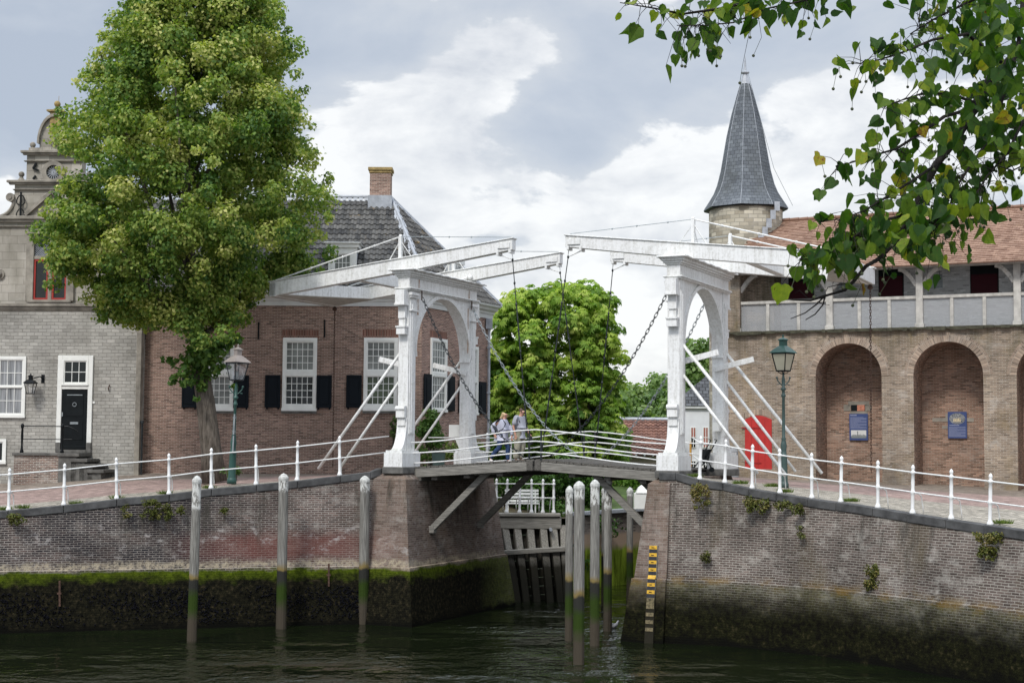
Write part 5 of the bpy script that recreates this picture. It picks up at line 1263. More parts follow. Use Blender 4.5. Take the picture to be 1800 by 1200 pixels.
# tide gauge
tg = thing('tide_gauge', 'yellow and black tide gauge board on the right abutment', 'tide gauge', (*RP, 0), -TH)
def gy_(z): return -.92-(.30*(4.3-z)/2.58 if z > 1.72 else .36+.39*(1.70-z)/2.9)-.03
q_ = PV(1147, 985, RP-DX*1.25, AX); gx = float((q_[:2]-RP)@AX); gz1 = float(q_[2])+.42
yel = plain('gauge_yellow', (.62,.36,.03), .6, .22, 14); blk_ = plain('gauge_black', (.02,.022,.03), .5, .2, 9); worn = plain('worn_gauge', (.16,.13,.07), .8, .5, 14)
def gseg(m, xa, xb, za, zb, out): m.hexa([(gx+xa, gy_(za)-out, za), (gx+xb, gy_(za)-out, za), (gx+xb, gy_(za)+.03, za), (gx+xa, gy_(za)+.03, za), (gx+xa, gy_(zb)-out, zb), (gx+xb, gy_(zb)-out, zb), (gx+xb, gy_(zb)+.03, zb), (gx+xa, gy_(zb)+.03, zb)])
m = MB(); gseg(m, -.125, .125, -.6, 1.70, .03); gseg(m, -.125, .125, 1.722, gz1, .03); m.build('backing_board', M['tidewood'], tg)
k = 0; z = gz1-.01
while z > .35:
    m = MB(); gseg(m, -.11, .11, z-.098, z-.002, .045); nm = 'yellow_band' if k % 2 == 0 else 'black_band'
    if z > 1.0 or k % 2 == 0: m.build(nm, (yel if k % 2 == 0 else blk_) if z > 1.25 else worn, tg)
    if k % 2 == 0 and z > 1.2: m = MB(); gseg(m, -.05, .03, z-.065, z-.045, .052); m.build('numeral', M['black'], tg)
    z -= .10; k += 1
# timber retaining wall
TY = 54.0; twl = thing('timber_wall', 'weathered timber retaining wall with leaning piles below the white bench', 'retaining wall', (0,0,0))
cz1 = PD(930, 901, TY)[2]
def wp(px, py, Y): return tuple(PD(px, py, Y))
m = MB(); a = wp(873, 905, TY); b = wp(985, 905, TY); m.bar((a[0], TY-.1, cz1-.06), (b[0], TY-.1, cz1-.06), .5, .12); m.bar((a[0], TY-.1, cz1-.34), (b[0]+.03, TY-.1, cz1-.34), .34, .42); m.build('cap_beam', M['oldwood'], twl, bevel=.02)
for i, (xt, xb) in enumerate(((886, 909), (908, 924), (931, 943), (954, 966), (972, 984), (990, 996))):
    t0 = PD(xt, 925, TY-.05); b0 = PD(xb, 1062-i*3, 52.6); m = MB(); d = (b0-t0); m.bar(tuple(t0), tuple(b0+d*.25), .25, .28); m.build('pile', M['tidewood'], twl, bevel=.02)
m = MB(); a = PD(885, 971, 53.25); b = PD(995, 964, 53.25); m.bar(tuple(a), tuple(b), .3, .17); m.build('waler', M['oldwood'], twl, bevel=.02)
m = MB()
t0 = PD(873, 925, TY+.25); t1 = PD(996, 925, TY+.25); b0 = PD(893, 1066, 53.0); b1 = PD(1004, 1055, 53.0)
for k in range(9):
    f0 = k/9; f1 = (k+1)/9-.004; g = lambda A, B, f: A*(1-f)+B*f
    tl = g(t0, b0, f0); tr_ = g(t1, b1, f0); bl = g(t0, b0, f1); br = g(t1, b1, f1); j = random.uniform(-.02, .02)
    m.quad(tl+[0,j,0], tr_+[0,j,0], br+[0,j,0], bl+[0,j,0])
m.build('plank_sheeting', wood('dark_sheeting', (.03,.027,.022), (.08,.07,.058), tide='dark'), twl)
a = PD(968, 930, 53.6); m = MB(); m.tube([(a[0], 53.3, a[2]), (a[0], 54.2, a[2])], .055, 10); m.build('drain_pipe', M['lead'], twl)
# terrace + garden banks behind
zt2 = cz1-.02
m = MB(); m.add([(-2.4,TY-.2,zt2-.15),(2.0,TY-.2,zt2-.15),(2.3,57.5,zt2-.1),(-2.0,59.5,zt2-.1)], [(0,1,2,3)]); tag(m.build('ground', M['soil']), kind='structure')
m = MB(); m.add([(-3.0,55.0,4.3),(-1.9,54.8,3.3),(-1.4,60.0,3.0),(-.9,61.5,4.2)], [(0,1,2,3)]); m.add([(-1.9,57.6,zt2-.1),(2.3,57.5,zt2-.1),(2.6,61,3.6),(-1.,61.5,4.2)], [(0,1,2,3)]); m.add([(2.0,TY+.1,-1),(2.0,TY+.1,zt2-.12),(2.3,57.5,zt2-.1),(2.3,57.5,-1)], [(0,1,2,3)]); tag(m.build('terrain', M['soil']), kind='structure')
# far canal wall
fw_ = thing('canal_wall', 'low brick canal wall with bright green algae behind the bridge', 'wall', (0,0,0))
m = MB(); fa = np.array([2.0, 56.6]); fb = np.array([9.0, 63.5]); Lf = float(np.linalg.norm(fb-fa))
m.quad((*fa, 2.75), (*fb, 2.95), (*fb, -1), (*fa, -1), [(0, 2.75), (Lf, 2.95), (Lf, -1), (0, -1)])
algae = lambda t, col, p: t.mix(t.mr(t.ma('ADD', t.sepz(p), t.ma('MULTIPLY', t.noise(p, 1.5, 5), .5)), 1.85, 1.6), t.mix(t.mr(t.ma('ADD', t.sepz(p), t.ma('MULTIPLY', t.noise(p, 1.5, 5), .4)), 2.25, 2.15), col, (.36,.27,.2)), t.ramp(t.noise(t.mp(p, (6,6,.8)), 1, 6, .7), (.35, (.04,.06,.008)), (.6, (.22,.30,.03))))
m.build('brick_face', brick('canal_brick', (.27,.22,.19), (.2,.165,.145), (.3,.27,.24), .21, .064, .006, .25, extra=algae), fw_, fixn=False)
m = MB(); m.bar((*fa, 2.80), (*fb, 3.0), .4, .12); m.build('coping', M['lead'], fw_)
m = MB(); m.add([(*(fa+[0,.1]), 2.84), (*(fb+[0,.1]), 3.03), (12, 72, 3.9), (2.6, 63, 3.6)], [(0,1,2,3)]); tag(m.build('grass_bank', M['grass']), kind='structure')
wbk = PD(1128, 866, 58.0); m = MB(); m.box(-.3,.3,-.2,.2,-.6,.0); m.lathe([(.33,0),(.2,.2),(.05,.3)],0,0,0,4,PI/4); o = m.build('bollard', M['frame']); o.location = tuple(wbk); tag(o, 'squat white bollard on the grass behind the right bridge brace', 'bollard')
# small railing on the timber wall
rp_ = [PD(px, 901, TY) for px in (872, 890, 913, 934, 954, 973)]
quay_rail('railing', [(p[0], TY-.05, cz1+.0) for p in rp_], 'white railing on the timber wall, in front of the white bench', 1, ([(rp_[0][0]-.25, TY+.3, cz1)], []))
# bench
bc = PD(917, 893, 55.6); bn = thing('bench', 'white slatted bench behind the railing on the timber wall', 'bench', (bc[0], 55.6, zt2-.12), 0)
for i, z in enumerate((.42, .55, .68, .80)): m = MB(); m.bar((-.62, .12+z*.1, z+.08), (.62, .12+z*.1, z+.08), .03, .085, (0,0,1)); m.build('back_slat', M['frame'], bn)
m = MB()
for k in range(4): m.bar((-.62, -.32+k*.12, .42), (.62, -.32+k*.12, .42), .1, .03)
m.build('seat', M['frame'], bn)
for x in (-.5, .5): m = MB(); m.bar((x, -.3, 0), (x, -.3, .6), .05, .05); m.bar((x, .12, 0), (x, .24, .92), .05, .05); m.bar((x, -.33, .62), (x, .2, .62), .06, .04); m.build('leg', M['frame'], bn)

# ================================================================== BACKGROUND HOUSES
wh = PD(1170, 828, 76.0)
def bg_house():
    t = thing('white_house', 'white plastered house with grey tiled roof seen through the right portal', 'house', (8.2, 76, 4.2), math.radians(-4))
    Y = 76.; k = Y/2650.
    pw = lambda px, py: (PD(px, py, Y)[0]-8.2, PD(px, py, Y)[2]-4.2)
    ue, ze = pw(1200, 713); m = MB(); m.box(-.1, 8., 0, 6, -1, ze); m.build('wall', plain('white_plaster', (.66,.67,.68), .8, .06, 2), t)
    m = MB(); m.box(-.2, 8.1, -.15, 0, ze-.12, ze+.03); m.build('gutter', M['fascia'], t)
    m = MB(); zr_ = pw(1270, 655)[1]; m.add([(-.2,-.2,ze),(8.1,-.2,ze),(8.1,3,zr_+.5),(2.4,3,zr_+.5)], [(0,1,2,3)]); m.add([(-.2,-.2,ze),(2.4,3,zr_+.5),(-.2,6.2,ze)], [(0,1,2)]); m.build('roof', brick('slate_roof_far', (.10,.105,.11), (.07,.072,.078), (.03,.03,.03), .3, .25, .02, .2), t)
    for px in (1196, 1218.5, 1240):
        for (ya, yb) in ((750, 787), (809, 838)):
            a, z1 = pw(px-5, ya); b, z0 = pw(px+5, yb); m = MB(); m.box(a, b, -.04, 0, z0, z1)
            w = m.build('window', M['frame'], t)
            m = MB(); m.box(a+.04, b-.04, -.05, -.041, z0+.04, z1-.04); m.build('pane', M['glass'], w)
            if ya == 750: m = MB(); m.box(a+.05, b-.05, -.06, -.051, (z0+z1)/2 if px != 1240 else z0+.05, z1-.05); m.build('blind', plain('terracotta_blind', (.36,.13,.10), .7), w) if px > 1200 else None
            m = MB(); m.box((a+b)/2-.015, (a+b)/2+.015, -.07, -.061, z0, z1); m.box(a, b, -.07, -.061, (z0+z1)/2-.015, (z0+z1)/2+.015); m.build('glazing_bar', M['frame'], w)
    t2 = thing('barn', 'low pinkish building with a red tiled roof between the chestnut tree and the right portal', 'house', (5.2, 72, 4.0), math.radians(-3))
    Y = 72.; pw2 = lambda px, py, yy=72.: (PD(px, py, yy)[0]-5.2, PD(px, py, yy)[2]-4.0)
    u0, ze = pw2(1095, 800); m = MB(); m.box(-2.5, 2.9, 0, 5, -1, ze); m.build('wall', plain('pink_render', (.42,.34,.29), .9, .12, 3), t2)
    m = MB(); m.box(-2.6, 3.0, -.16, -.001, ze-.08, ze+.02); 
    for i in range(14): m.box(-2.5+i*.4, -2.42+i*.4, -.3, -.16, ze-.02, ze+.06)
    m.build('gutter', M['fascia'], t2)
    zr_ = pw2(1130, 738, 75)[1]; V = norm([0, 3.2, zr_-ze]); N = np.cross([1,0,0], V); ln = math.hypot(3.2, zr_-ze)
    Pq, Cq = tile_field((-2.6,-.25,ze), (1,0,0), V, N, lambda u, v: v < ln, 5.5, ln, .24, .3, .035)
    rf = quads_obj('roof', Pq, Cq, M['redtile'], t2)
    m = MB(); m.add([(-2.6,-.25,ze-.05),(2.9,-.25,ze-.05),(2.9,2.95,zr_-.05),(-2.6,2.95,zr_-.05)], [(0,1,2,3)]); m.add([(-2.6,2.95,zr_-.05),(2.9,2.95,zr_-.05),(2.9,6,ze),(-2.6,6,ze)], [(0,1,2,3)]); m.add([(-2.6,-.25,ze-.05),(-2.6,2.95,zr_-.05),(-2.6,6,ze)], [(0,1,2)]); m.build('roof_boarding', M['redtile'], rf)
    m = MB(); m.tube([(-2.6,2.95,zr_+.03),(2.9,2.95,zr_+.03)], .1, 8); m.build('ridge', M['lead'], rf)
    m = MB(); m.box(-.35+u0,-.05+u0, 2.6, 3.0, zr_-.2, zr_+.35); m.build('chimney', M['frame'], t2)
bg_house()
# bin, bollard, pole, pushchair
q = PD(1290, 838, 53.0); m = MB(); m.lathe([(.17,0),(.16,.6),(.15,.9),(.11,1.0),(.02,1.05)], n=14); o = m.build('stone_bollard', plain('grey_stone', (.26,.265,.27), .8, .2, 6)); o.location = (q[0], q[1], 4.3); tag(o, 'grey round topped stone bollard between the right portal and the red door', 'bollard')
q = PD(1214, 828, 62.0); m = MB(); m.tube([(0,0,0),(0,0,1.35)], .045, 8); m.lathe([(.09,0),(.09,.04),(.05,.05)],0,0,0,8); o = m.build('yellow_pole', plain('orange_yellow_paint', (.62,.33,.07), .6)); o.location = (q[0], q[1], 4.2); tag(o, 'thin orange yellow pole in front of the white house', 'pole')
pc = thing('pushchair', 'black folded pushchair beside the far post of the right portal', 'pushchair', (*(RP+DX*3.2+AX*.0+np.array([-.05,.4])), ZB-.1), .4)
m = MB(); m.tube([(-.3,0,.08),(0,0,.45),(.25,0,.85),(.33,0,.98),(.25,0,1.0)], .018, 6); m.tube([(-.3,.35,.08),(0,.35,.45),(.25,.35,.85),(.33,.35,.98),(.25,.35,1.0)], .018, 6); m.tube([(.15,0,.1),(-.05,0,.5)], .016, 6); m.tube([(.15,.35,.1),(-.05,.35,.5)], .016, 6); m.build('frame', M['black'], pc)
m = MB(); m.hexa([(-.15,.02,.3),(.05,.02,.3),(.05,.33,.3),(-.15,.33,.3),(.0,.02,.7),(.14,.02,.7),(.14,.33,.7),(.0,.33,.7)]); m.build('seat', M['black'], pc)
for x, y in ((-.3,0),(-.3,.35),(.15,0),(.15,.35)):
    m = MB(); m.tube([(x,y-.02,.08),(x,y+.02,.08)], .08, 12); m.build('wheel', M['black'], pc)
q = PD(771, 812, 53.2); gb = thing('wheelie_bin', 'grey green bin half hidden by ivy at the house corner', 'bin', (q[0], q[1], 4.35))
m = MB(); m.hexa([(-.18,-.18,0),(.18,-.18,0),(.18,.18,0),(-.18,.18,0),(-.23,-.23,.75),(.23,-.23,.75),(.23,.23,.75),(-.23,.23,.75)]); m.build('body', M['dgreen'], gb)
m = MB(); m.box(-.25,.25,-.26,.25,.75,.80); m.build('lid', M['galv'], gb)

# ================================================================== TREES
def tree(name, label, cat, base, trunk_pts, radii, clumps, n_m2, L, W, mat, barkm, group=None, limbs=True, seed=1, **kw):
    t = thing(name, label, cat, tuple(base), 0, group); b = np.array(base)
    m = MB(); m.tube([tuple(np.array(p)-b) for p in trunk_pts], radii, 12)
    if limbs:
        top = np.array(trunk_pts[-2]); g = random.Random(seed)
        for k in range(limbs if isinstance(limbs, int) and limbs > 1 else 14):
            c = clumps[g.randrange(len(clumps))]; f = g.uniform(.35, .95); i = f*(len(trunk_pts)-1); i0 = int(i); s_ = np.array(trunk_pts[i0])*(1-i+i0)+np.array(trunk_pts[min(i0+1, len(trunk_pts)-1)])*(i-i0)
            if c[2] < s_[2]+.2: continue
            e = np.array(c[:3]); md = (s_+e)/2+np.array([0, 0, -.3]); r0 = radii[min(i0, len(radii)-1)]*.4
            m.tube([tuple(s_-b), tuple(md-b), tuple(e-b)], [r0, r0*.6, r0*.25], 6)
    m.build('trunk', barkm, t, smooth=True)
    g = np.random.default_rng(seed); cl = [(c[0]-b[0], c[1]-b[1], c[2]-b[2], c[3], c[4]) for c in clumps]
    P, Cc_ = clump_leaves(cl, n_m2, L, W, g, **kw); quads_obj('crown', P, Cc_, mat, t)
    return t
# --- big linden
outl = [(-75,290,420),(-40,245,470),(0,208,505),(50,172,528),(100,160,550),(150,140,558),(200,116,564),(250,88,574),(300,74,590),(350,84,592),(400,64,588),(440,76,584),(462,80,566),(480,88,530),(500,105,492),(525,138,466),(548,172,455),(565,190,438)]
ys = [o[0] for o in outl]; ls = [o[1] for o in outl]; rs_ = [o[2] for o in outl]
TYc = 48.6; cl = []; g = np.random.default_rng(5)
def span(y): return np.interp(y, ys, ls), np.interp(y, ys, rs_)
for i in range(1180):
    y = g.uniform(-75, 560)
    l, r = span(y); hw = (r-l)/2*TYc/2650; cx = (l+r)/2; cr = g.uniform(.30, .66); a = g.uniform(0, 2*PI); rf = math.sqrt(g.uniform(.16, 1.0))
    if rf > .8 and math.sin(a*2.3+y*.035)+math.sin(a*5.1-y*.06) < -1.35: continue
    if i % 6 == 0: rf = g.uniform(.93, 1.02); cr = g.uniform(.15, .28)
    hw2 = max(.1, hw-cr*.98); wob = 1+.05*math.sin(3*a+y*.021)
    Xc = PD(cx, y, TYc); x = Xc[0]+hw2*rf*wob*math.cos(a); yy = TYc+hw2*.92*rf*math.sin(a); z = Xc[2]
    if y > 425 and x > PD(445, y, TYc)[0]: yy = max(yy, TYc+1.2+rf)
    cl.append((x, yy, z, cr, float(np.clip(g.normal(.5, .20), .05, .95))))
for px, py, cr in ((75,410,.5),(110,470,.45),(130,455,.5),(95,500,.35),(200,540,.4),(180,555,.35),(330,575,.5),(355,600,.4),(300,560,.4),(395,585,.40),(415,558,.35),(560,520,.0)):
    if cr: q = PD(px, py, TYc-1.5+g.uniform(-1,1)); cl.append((q[0], q[1], q[2], cr, .35))
base = PD(368, 842, 48.6); base[2] = 4.1
base = PD(377, 842, 48.6); base[2] = 4.1
tp = [base, PD(371, 790, 48.6), PD(361, 705, 48.6), PD(351, 640, 48.6), PD(343, 560, 48.7), PD(335, 450, 49.2), PD(330, 300, 48.6), PD(330, 160, 48.6), PD(335, 60, 48.6)]
tree('linden_tree', 'tall dense linden tree with leaning trunk before the brick house', 'tree', base, tp, [.42,.335,.30,.27,.24,.16,.09,.05,.02], cl, 78, .12, .105, M['linden'], M['bark'], limbs=14, seed=3, cvar=.34)
# shoots on the trunk
lt = [o for o in bpy.data.objects if o.name == 'linden_tree'][0]
cl = []
for px, py, cr in ((350,600,.45),(365,620,.5),(340,630,.45),(375,645,.42),(350,660,.4),(385,610,.4),(325,650,.3),(310,665,.2),(300,670,.15),(330,672,.22),(395,600,.3),(415,595,.25),(290,632,.15),(305,635,.2),(355,680,.2),(345,700,.12),(412,680,.12),(405,560,.3)):
    q = PD(px, py, 48.1+random.uniform(-.3,.3)); cl.append((q[0]-base[0], q[1]-base[1], q[2]-base[2], cr, .12))
P, Cc_ = clump_leaves(cl, 60, .17, .15, np.random.default_rng(8)); quads_obj('trunk_shoots', P, Cc_, M['linden'], lt)
# --- chestnut with palmate drooping leaves
def chestnut():
    g = np.random.default_rng(21); Y0 = 66.5; base = np.array([3.1, Y0, 3.4]); t = thing('chestnut_tree', 'bushy horse chestnut tree with bright drooping leaves behind the bridge', 'tree', tuple(base))
    m = MB(); m.tube([(0,0,-.3),(0,0,2),(.1,0,5)], [.4,.3,.15], 10)
    out = [(505,1035,985),(518,925,1062),(535,875,1082),(560,845,1090),(600,835,1102),(640,835,1106),(680,840,1100),(720,848,1092),(770,855,1096),(820,870,1100),(860,890,1090)]
    yo = [o[0] for o in out]; lo = [min(o[1:]) for o in out]; ro = [max(o[1:]) for o in out]
    heads = []
    for i in range(420):
        y = g.uniform(512, 860); l = np.interp(y, yo, lo); r = np.interp(y, yo, ro); hw = (r-l)/2*Y0/2650; c = PD((l+r)/2, y, Y0); cr = g.uniform(.4, .75); a = g.uniform(0, 2*PI); rf = math.sqrt(g.uniform(.3, 1))
        h2 = max(.1, hw-cr*.35); heads.append((c[0]+h2*rf*math.cos(a), Y0+h2*.85*rf*math.sin(a), c[2], cr, float(np.clip(g.normal(.5,.22),0,1))))
    for k in range(14):
        h = heads[k*7]; m.tube([(0,0,1+.2*k), ((h[0]-base[0])*.5, (h[1]-Y0)*.5, (h[2]-base[2])*.45+1), (h[0]-base[0], h[1]-Y0, h[2]-base[2])], [.14,.08,.03], 6)
    m.build('trunk', M['bark'], t, smooth=True)
    Ps = []; Cs = []
    for (x, y, z, cr, cv) in heads:
        n = int(34*4*cr*cr); d = nrm(g.normal(size=(n, 3))); d[:, 2] = np.abs(d[:, 2])*.9-.15; d = nrm(d)
        c = np.array([x, y, z])-base+d*cr*(.6+.5*g.random((n, 1)))
        up = nrm(d*.8+np.array([0, 0, .7])+g.normal(size=(n, 3))*.25); s0 = nrm(np.cross(up, g.normal(size=(n, 3)))); s1 = np.cross(up, s0)
        sz = g.uniform(.22, .34, n)
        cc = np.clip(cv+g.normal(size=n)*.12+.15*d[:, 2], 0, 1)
        for k in range(7):
            an = (k-3)*.75; dr = nrm(s0*math.cos(an)+s1*math.sin(an)-up*.35-np.array([0, 0, .45])); Lk = sz*(1-.09*abs(k-3))
            nn = nrm(np.cross(dr, np.cross(up, dr)))
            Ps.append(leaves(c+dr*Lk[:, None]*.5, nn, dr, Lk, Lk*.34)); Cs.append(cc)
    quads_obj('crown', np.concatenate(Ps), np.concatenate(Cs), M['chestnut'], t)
chestnut()
def blob_clumps(px0, px1, py0, py1, Y, n, r, g, shape=.5, cv=.5, dy=1.5):
    out = []; cx = (px0+px1)/2; cy = (py0+py1)/2
    while len(out) < n:
        a = g.uniform(-1, 1, 3)
        if abs(a[0])**2.5+abs(a[1])**2.5 > 1: continue
        q = PD(cx+a[0]*(px1-px0)/2, cy+a[1]*(py1-py0)/2, Y+a[2]*dy); out.append((q[0], q[1], q[2], r*g.uniform(.6, 1.2), float(np.clip(cv+g.normal()*.2, 0, 1))))
    return out
g = np.random.default_rng(2)
def bush(name, label, cat, boxes, Y, zb, n, r, dens, L, mat, group=None, seed=4, dy=1.2, **kw):
    cs = []; gg = np.random.default_rng(seed)
    for bx_ in boxes: cs += blob_clumps(*bx_, Y, n, r, gg, dy=dy)
    bx0 = np.mean([c[0] for c in cs]); t = thing(name, label, cat, (bx0, Y, zb), 0, group)
    P, Cc_ = clump_leaves([(c[0]-bx0, c[1]-Y, c[2]-zb, c[3], c[4]) for c in cs], dens, L, L*.8, gg, **kw); quads_obj('foliage', P, Cc_, mat, t)
    m = MB()
    for k in range(5):
        c = cs[gg.integers(len(cs))]; m.tube([(0, 0, 0), ((c[0]-bx0)*.6, (c[1]-Y)*.5, (c[2]-zb)*.6), (c[0]-bx0, c[1]-Y, c[2]-zb)], [.05, .035, .01], 5)
    m.build('stem', M['bark'], t); return t
bush('hedge', 'dark yew hedge behind the posts under the bridge', 'hedge', [(930,1068,815,1000)], 58.5, 2.5, 90, .5, 60, .13, M['yew'], seed=5)
bush('shrub', 'dark shrub behind the white bench', 'shrub', [(868,950,825,900)], 58.6, 2.8, 30, .45, 60, .13, M['yew'], seed=6, dy=.8)
bush('creeper', 'creeper hanging over the right end of the timber wall', 'creeper', [(972,1000,892,960)], 54.6, 1.5, 22, .22, 90, .11, M['ivy'], seed=7, dy=.3)
bush('shrub', 'bright green shrub on the grass bank behind the right brace', 'shrub', [(1072,1140,836,885)], 66, 3.2, 40, .4, 55, .14, M['bright'], seed=8)
bush('shrub', 'leafy green shrub under the chestnut tree right of the bridge top', 'shrub', [(1060,1100,745,830)], 68, 3.4, 36, .5, 50, .16, M['fartree'], seed=9)
bush('shrub', 'bright shrub behind the far left bridge rail beyond the house', 'shrub', [(845,905,770,815)], 62.2, 4.0, 26, .35, 55, .14, M['bright'], seed=10, dy=.5)
bush('shrub', 'low yellowish shrub behind the far post of the left portal', 'shrub', [(775,855,778,822)], 54.6, 4.2, 26, .28, 60, .1, M['tuft'], seed=11, dy=.4)
bush('ivy', 'ivy climbing the corner of the brick house below its side window', 'ivy', [(736,776,735,828),(742,768,725,770)], 54.3, 4.3, 30, .24, 120, .10, M['ivy'], seed=12, dy=.35)
bush('ivy', 'thin strand of ivy on the house wall left of the near bridge post', 'ivy', [(686,698,720,770)], 54.75, 4.3, 12, .12, 100, .09, M['ivy'], seed=13, dy=.06)
bush('shrub', 'small weeds at the foot of the green street lamp', 'weeds', [(394,422,822,842)], 46.6, 3.9, 12, .13, 120, .08, M['ivy'], seed=14, dy=.2)
# far trees
for i, (px0, px1, py0, Y, lab) in enumerate(((1075,1135,676,105,'pale green distant tree right of the chestnut'),(1120,1185,668,110,'distant tree left of the right portal post'),(1195,1262,598,98,'taller distant tree seen through the right portal arch'),(1160,1215,690,102,'low distant tree between the posts of the right portal'),(1040,1095,690,100,'distant tree partly hidden by the chestnut crown'))):
    gg = np.random.default_rng(40+i); cs = blob_clumps(px0, px1, py0, 800, Y, 95 if i == 2 else 70, .8, gg, dy=2.2); b = PD((px0+px1)/2, 800, Y); b[2] = 3.
    tree('distant_tree', lab, 'tree', b, [b, PD((px0+px1)/2, 760, Y), PD((px0+px1)/2, py0+30, Y)], [.35,.3,.08], cs, 20, .3, .26, M['fartree'], M['bark'], 'trees in the distance', limbs=8, seed=60+i)
# wall plants
def weed(px, py, w, h, Y, idx, lab, cv=.4):
    gg = np.random.default_rng(100+idx); cs = []
    for k in range(max(6, int(w*h/26))):
        q = PD(px+gg.uniform(-w/2, w/2), py+gg.uniform(0, 1)**1.3*h, Y-.08+gg.uniform(-.05,.05)); cs.append((q[0], q[1], q[2], gg.uniform(.05,.12), float(np.clip(gg.normal(cv,.2),0,1))))
    b = PD(px, py, Y); t = thing('wall_plant', lab, 'plant', tuple(b), 0, 'plants growing out of the quay walls')
    P, Cc_ = clump_leaves([(c[0]-b[0], c[1]-b[1], c[2]-b[2], c[3], c[4]) for c in cs], 260, .06, .045, gg); quads_obj('foliage', P, Cc_, M['wallweed'], t)
def lwy(px): # depth of the left wall face / right wall face near pixel column
    return 43.3+(px-15)/582*2.6-.35
def rwy(px): return float(np.interp(px, [q[0] for q in RQ], [q[2] for q in RQ]))-.45
W_L = ((265,880,28,30,'bushy pale plant high on the left quay wall'),(292,886,16,24,'drooping plant beside the bushy pale one on the left quay wall'),(222,888,10,20,'small tuft on the left quay wall under the third railing post from left'),(30,905,30,16,'green tuft under the coping at the left picture edge'),(318,890,9,16,'sparse tuft left of the leftmost mooring post'),(395,892,14,8,'low tuft right of the leftmost mooring post'))
for i, (a, b, c, d, l) in enumerate(W_L): weed(a, b, c, d, lwy(a), i, l, .35)
W_R = ((1232,852,30,42,'rust brown plant hanging below the first post of the right railing',.9),(1185,870,16,40,'thin brownish plant at the right abutment corner',.7),(1318,868,10,22,'upright green plant under the coping of the right quay',.3),(1330,880,38,20,'long trailing plant under the right quay coping, left part',.45),(1375,882,30,14,'trailing plant under the right quay coping, middle part',.4),(1404,888,22,14,'bushy dark green plant under the right quay coping',.1),(1407,926,10,18,'small green plant in the middle of the right quay wall',.35),(1240,972,12,16,'tiny green plant low on the right quay wall',.2),(1170,972,10,26,'greenish plant beside the tide gauge',.4),(1535,995,22,40,'brown creeper trailing down towards the tide line',.6),(1745,938,60,16,'mossy plants under the coping at the right picture edge',.6),(1738,962,30,20,'round clump of plants low under the right railing end',.5))
for i, (a, b, c, d, l, cv) in enumerate(W_R): weed(a, b, c, d, rwy(max(a, 1230)) if a > 1200 else 42.3, 30+i, l, cv)
# grass tufts by the railings
def tuft(p, n, h, lab, idx):
    gg = np.random.default_rng(200+idx); a = gg.uniform(0, 2*PI, n); r = gg.uniform(0, .22, n); c = np.stack([r*np.cos(a), r*np.sin(a)*.5, np.zeros(n)], 1)
    d = nrm(np.stack([np.cos(a)*.5, np.sin(a)*.5, np.ones(n)], 1)+gg.normal(size=(n, 3))*.2); s = nrm(np.cross(d, gg.normal(size=(n, 3)))); L = (h*gg.uniform(.5, 1, n))[:, None]
    P = np.stack([c-s*.008, c+s*.008, c+d*L*.6+s*.006, c+d*L], 1); o = quads_obj('grass_tuft', P, gg.random(n), M['tuft']); o.location = tuple(p); tag(o, lab, 'grass', 'grass tufts by the railings')
i = 0
for px, py, off in ((8, 896, 0), (40, 893, 1), (135, 886, 2), (205, 876, 3), (290, 868, 4), (367, 858, 5)):
    tuft(PD(px, py, 43.3+(px-15)/582*2.6+.2), 160, .16, ['grass tuft at the left picture edge','grass tuft right of the leftmost railing post','wide grass tuft right of the second left railing post','grass tuft at the foot of the third left railing post','grass tuft at the foot of the fourth left railing post','grass tuft at the fifth left railing post near the lamp'][off], i); i += 1
for px, py, lab in ((1222,838,'grass patch beside the first post of the right railing'),(1302,850,'grass tuft between the second and third right railing posts'),(1358,855,'grass tuft left of the dark green lamp foot'),(1380,865,'grass tuft right of the dark green lamp foot'),(1496,881,'grass tuft beside the sixth right railing post'),(1764,920,'dry grass tuft near the last right railing post')):
    tuft(PD(px, py, rwy(max(px,1230))+.75), 220, .14, lab, i); i += 1
# mussels on the lower left wall
g = np.random.default_rng(77); m = MB(); pts = edge_off(LED, .62)
for _ in range(4200):
    k = g.integers(4, len(pts)-1); f = g.random(); z = .12+1.05*g.beta(1.6, 1.5); w0 = pts[k]*(1-f)+pts[k+1]*f
    if g.random() > .5+.5*math.sin(w0[0]*2.1+z*3)*math.sin(w0[0]*.7+1): continue
    e = .50+(1.7-z)/2.9*.30-.62; ov = outw(LED, k); p = np.array([*(w0[:2]+ov*(e+.012)), z]); s = g.uniform(.018, .04); d = nrm(g.normal(size=3)+np.array([0,0,-.8]))
    q = nrm(np.cross(d, [ov[0], ov[1], .2])); o3 = np.array([ov[0], ov[1], 0])
    m.add([p-d*s*1.5, p+q*s*.7, p+d*s*1.5, p-q*s*.7, p+o3*s*.9], [(0,1,4),(1,2,4),(2,3,4),(3,0,4)])
tag(m.build('mussels', M['mussel'], fixn=False), kind='stuff')
# iron straps on left wall
for px, y0_, y1_, lab in ((105,1020,1065,'rusty iron strap on the mossy left quay wall'),(578,990,1030,'rusty iron strap between two mooring posts')):
    Y = lwy(px)-.25; a = PD(px, y0_, Y); b = PD(px, y1_, Y); m = MB(); m.bar((0,0,0), tuple(b-a), .05, .04); m.bar((-.06,0,float(b[2]-a[2])*.5), (.06,0,float(b[2]-a[2])*.5), .05, .05); o = m.build('iron_strap', M['rustiron']); o.location = tuple(a); tag(o, lab, 'iron strap')
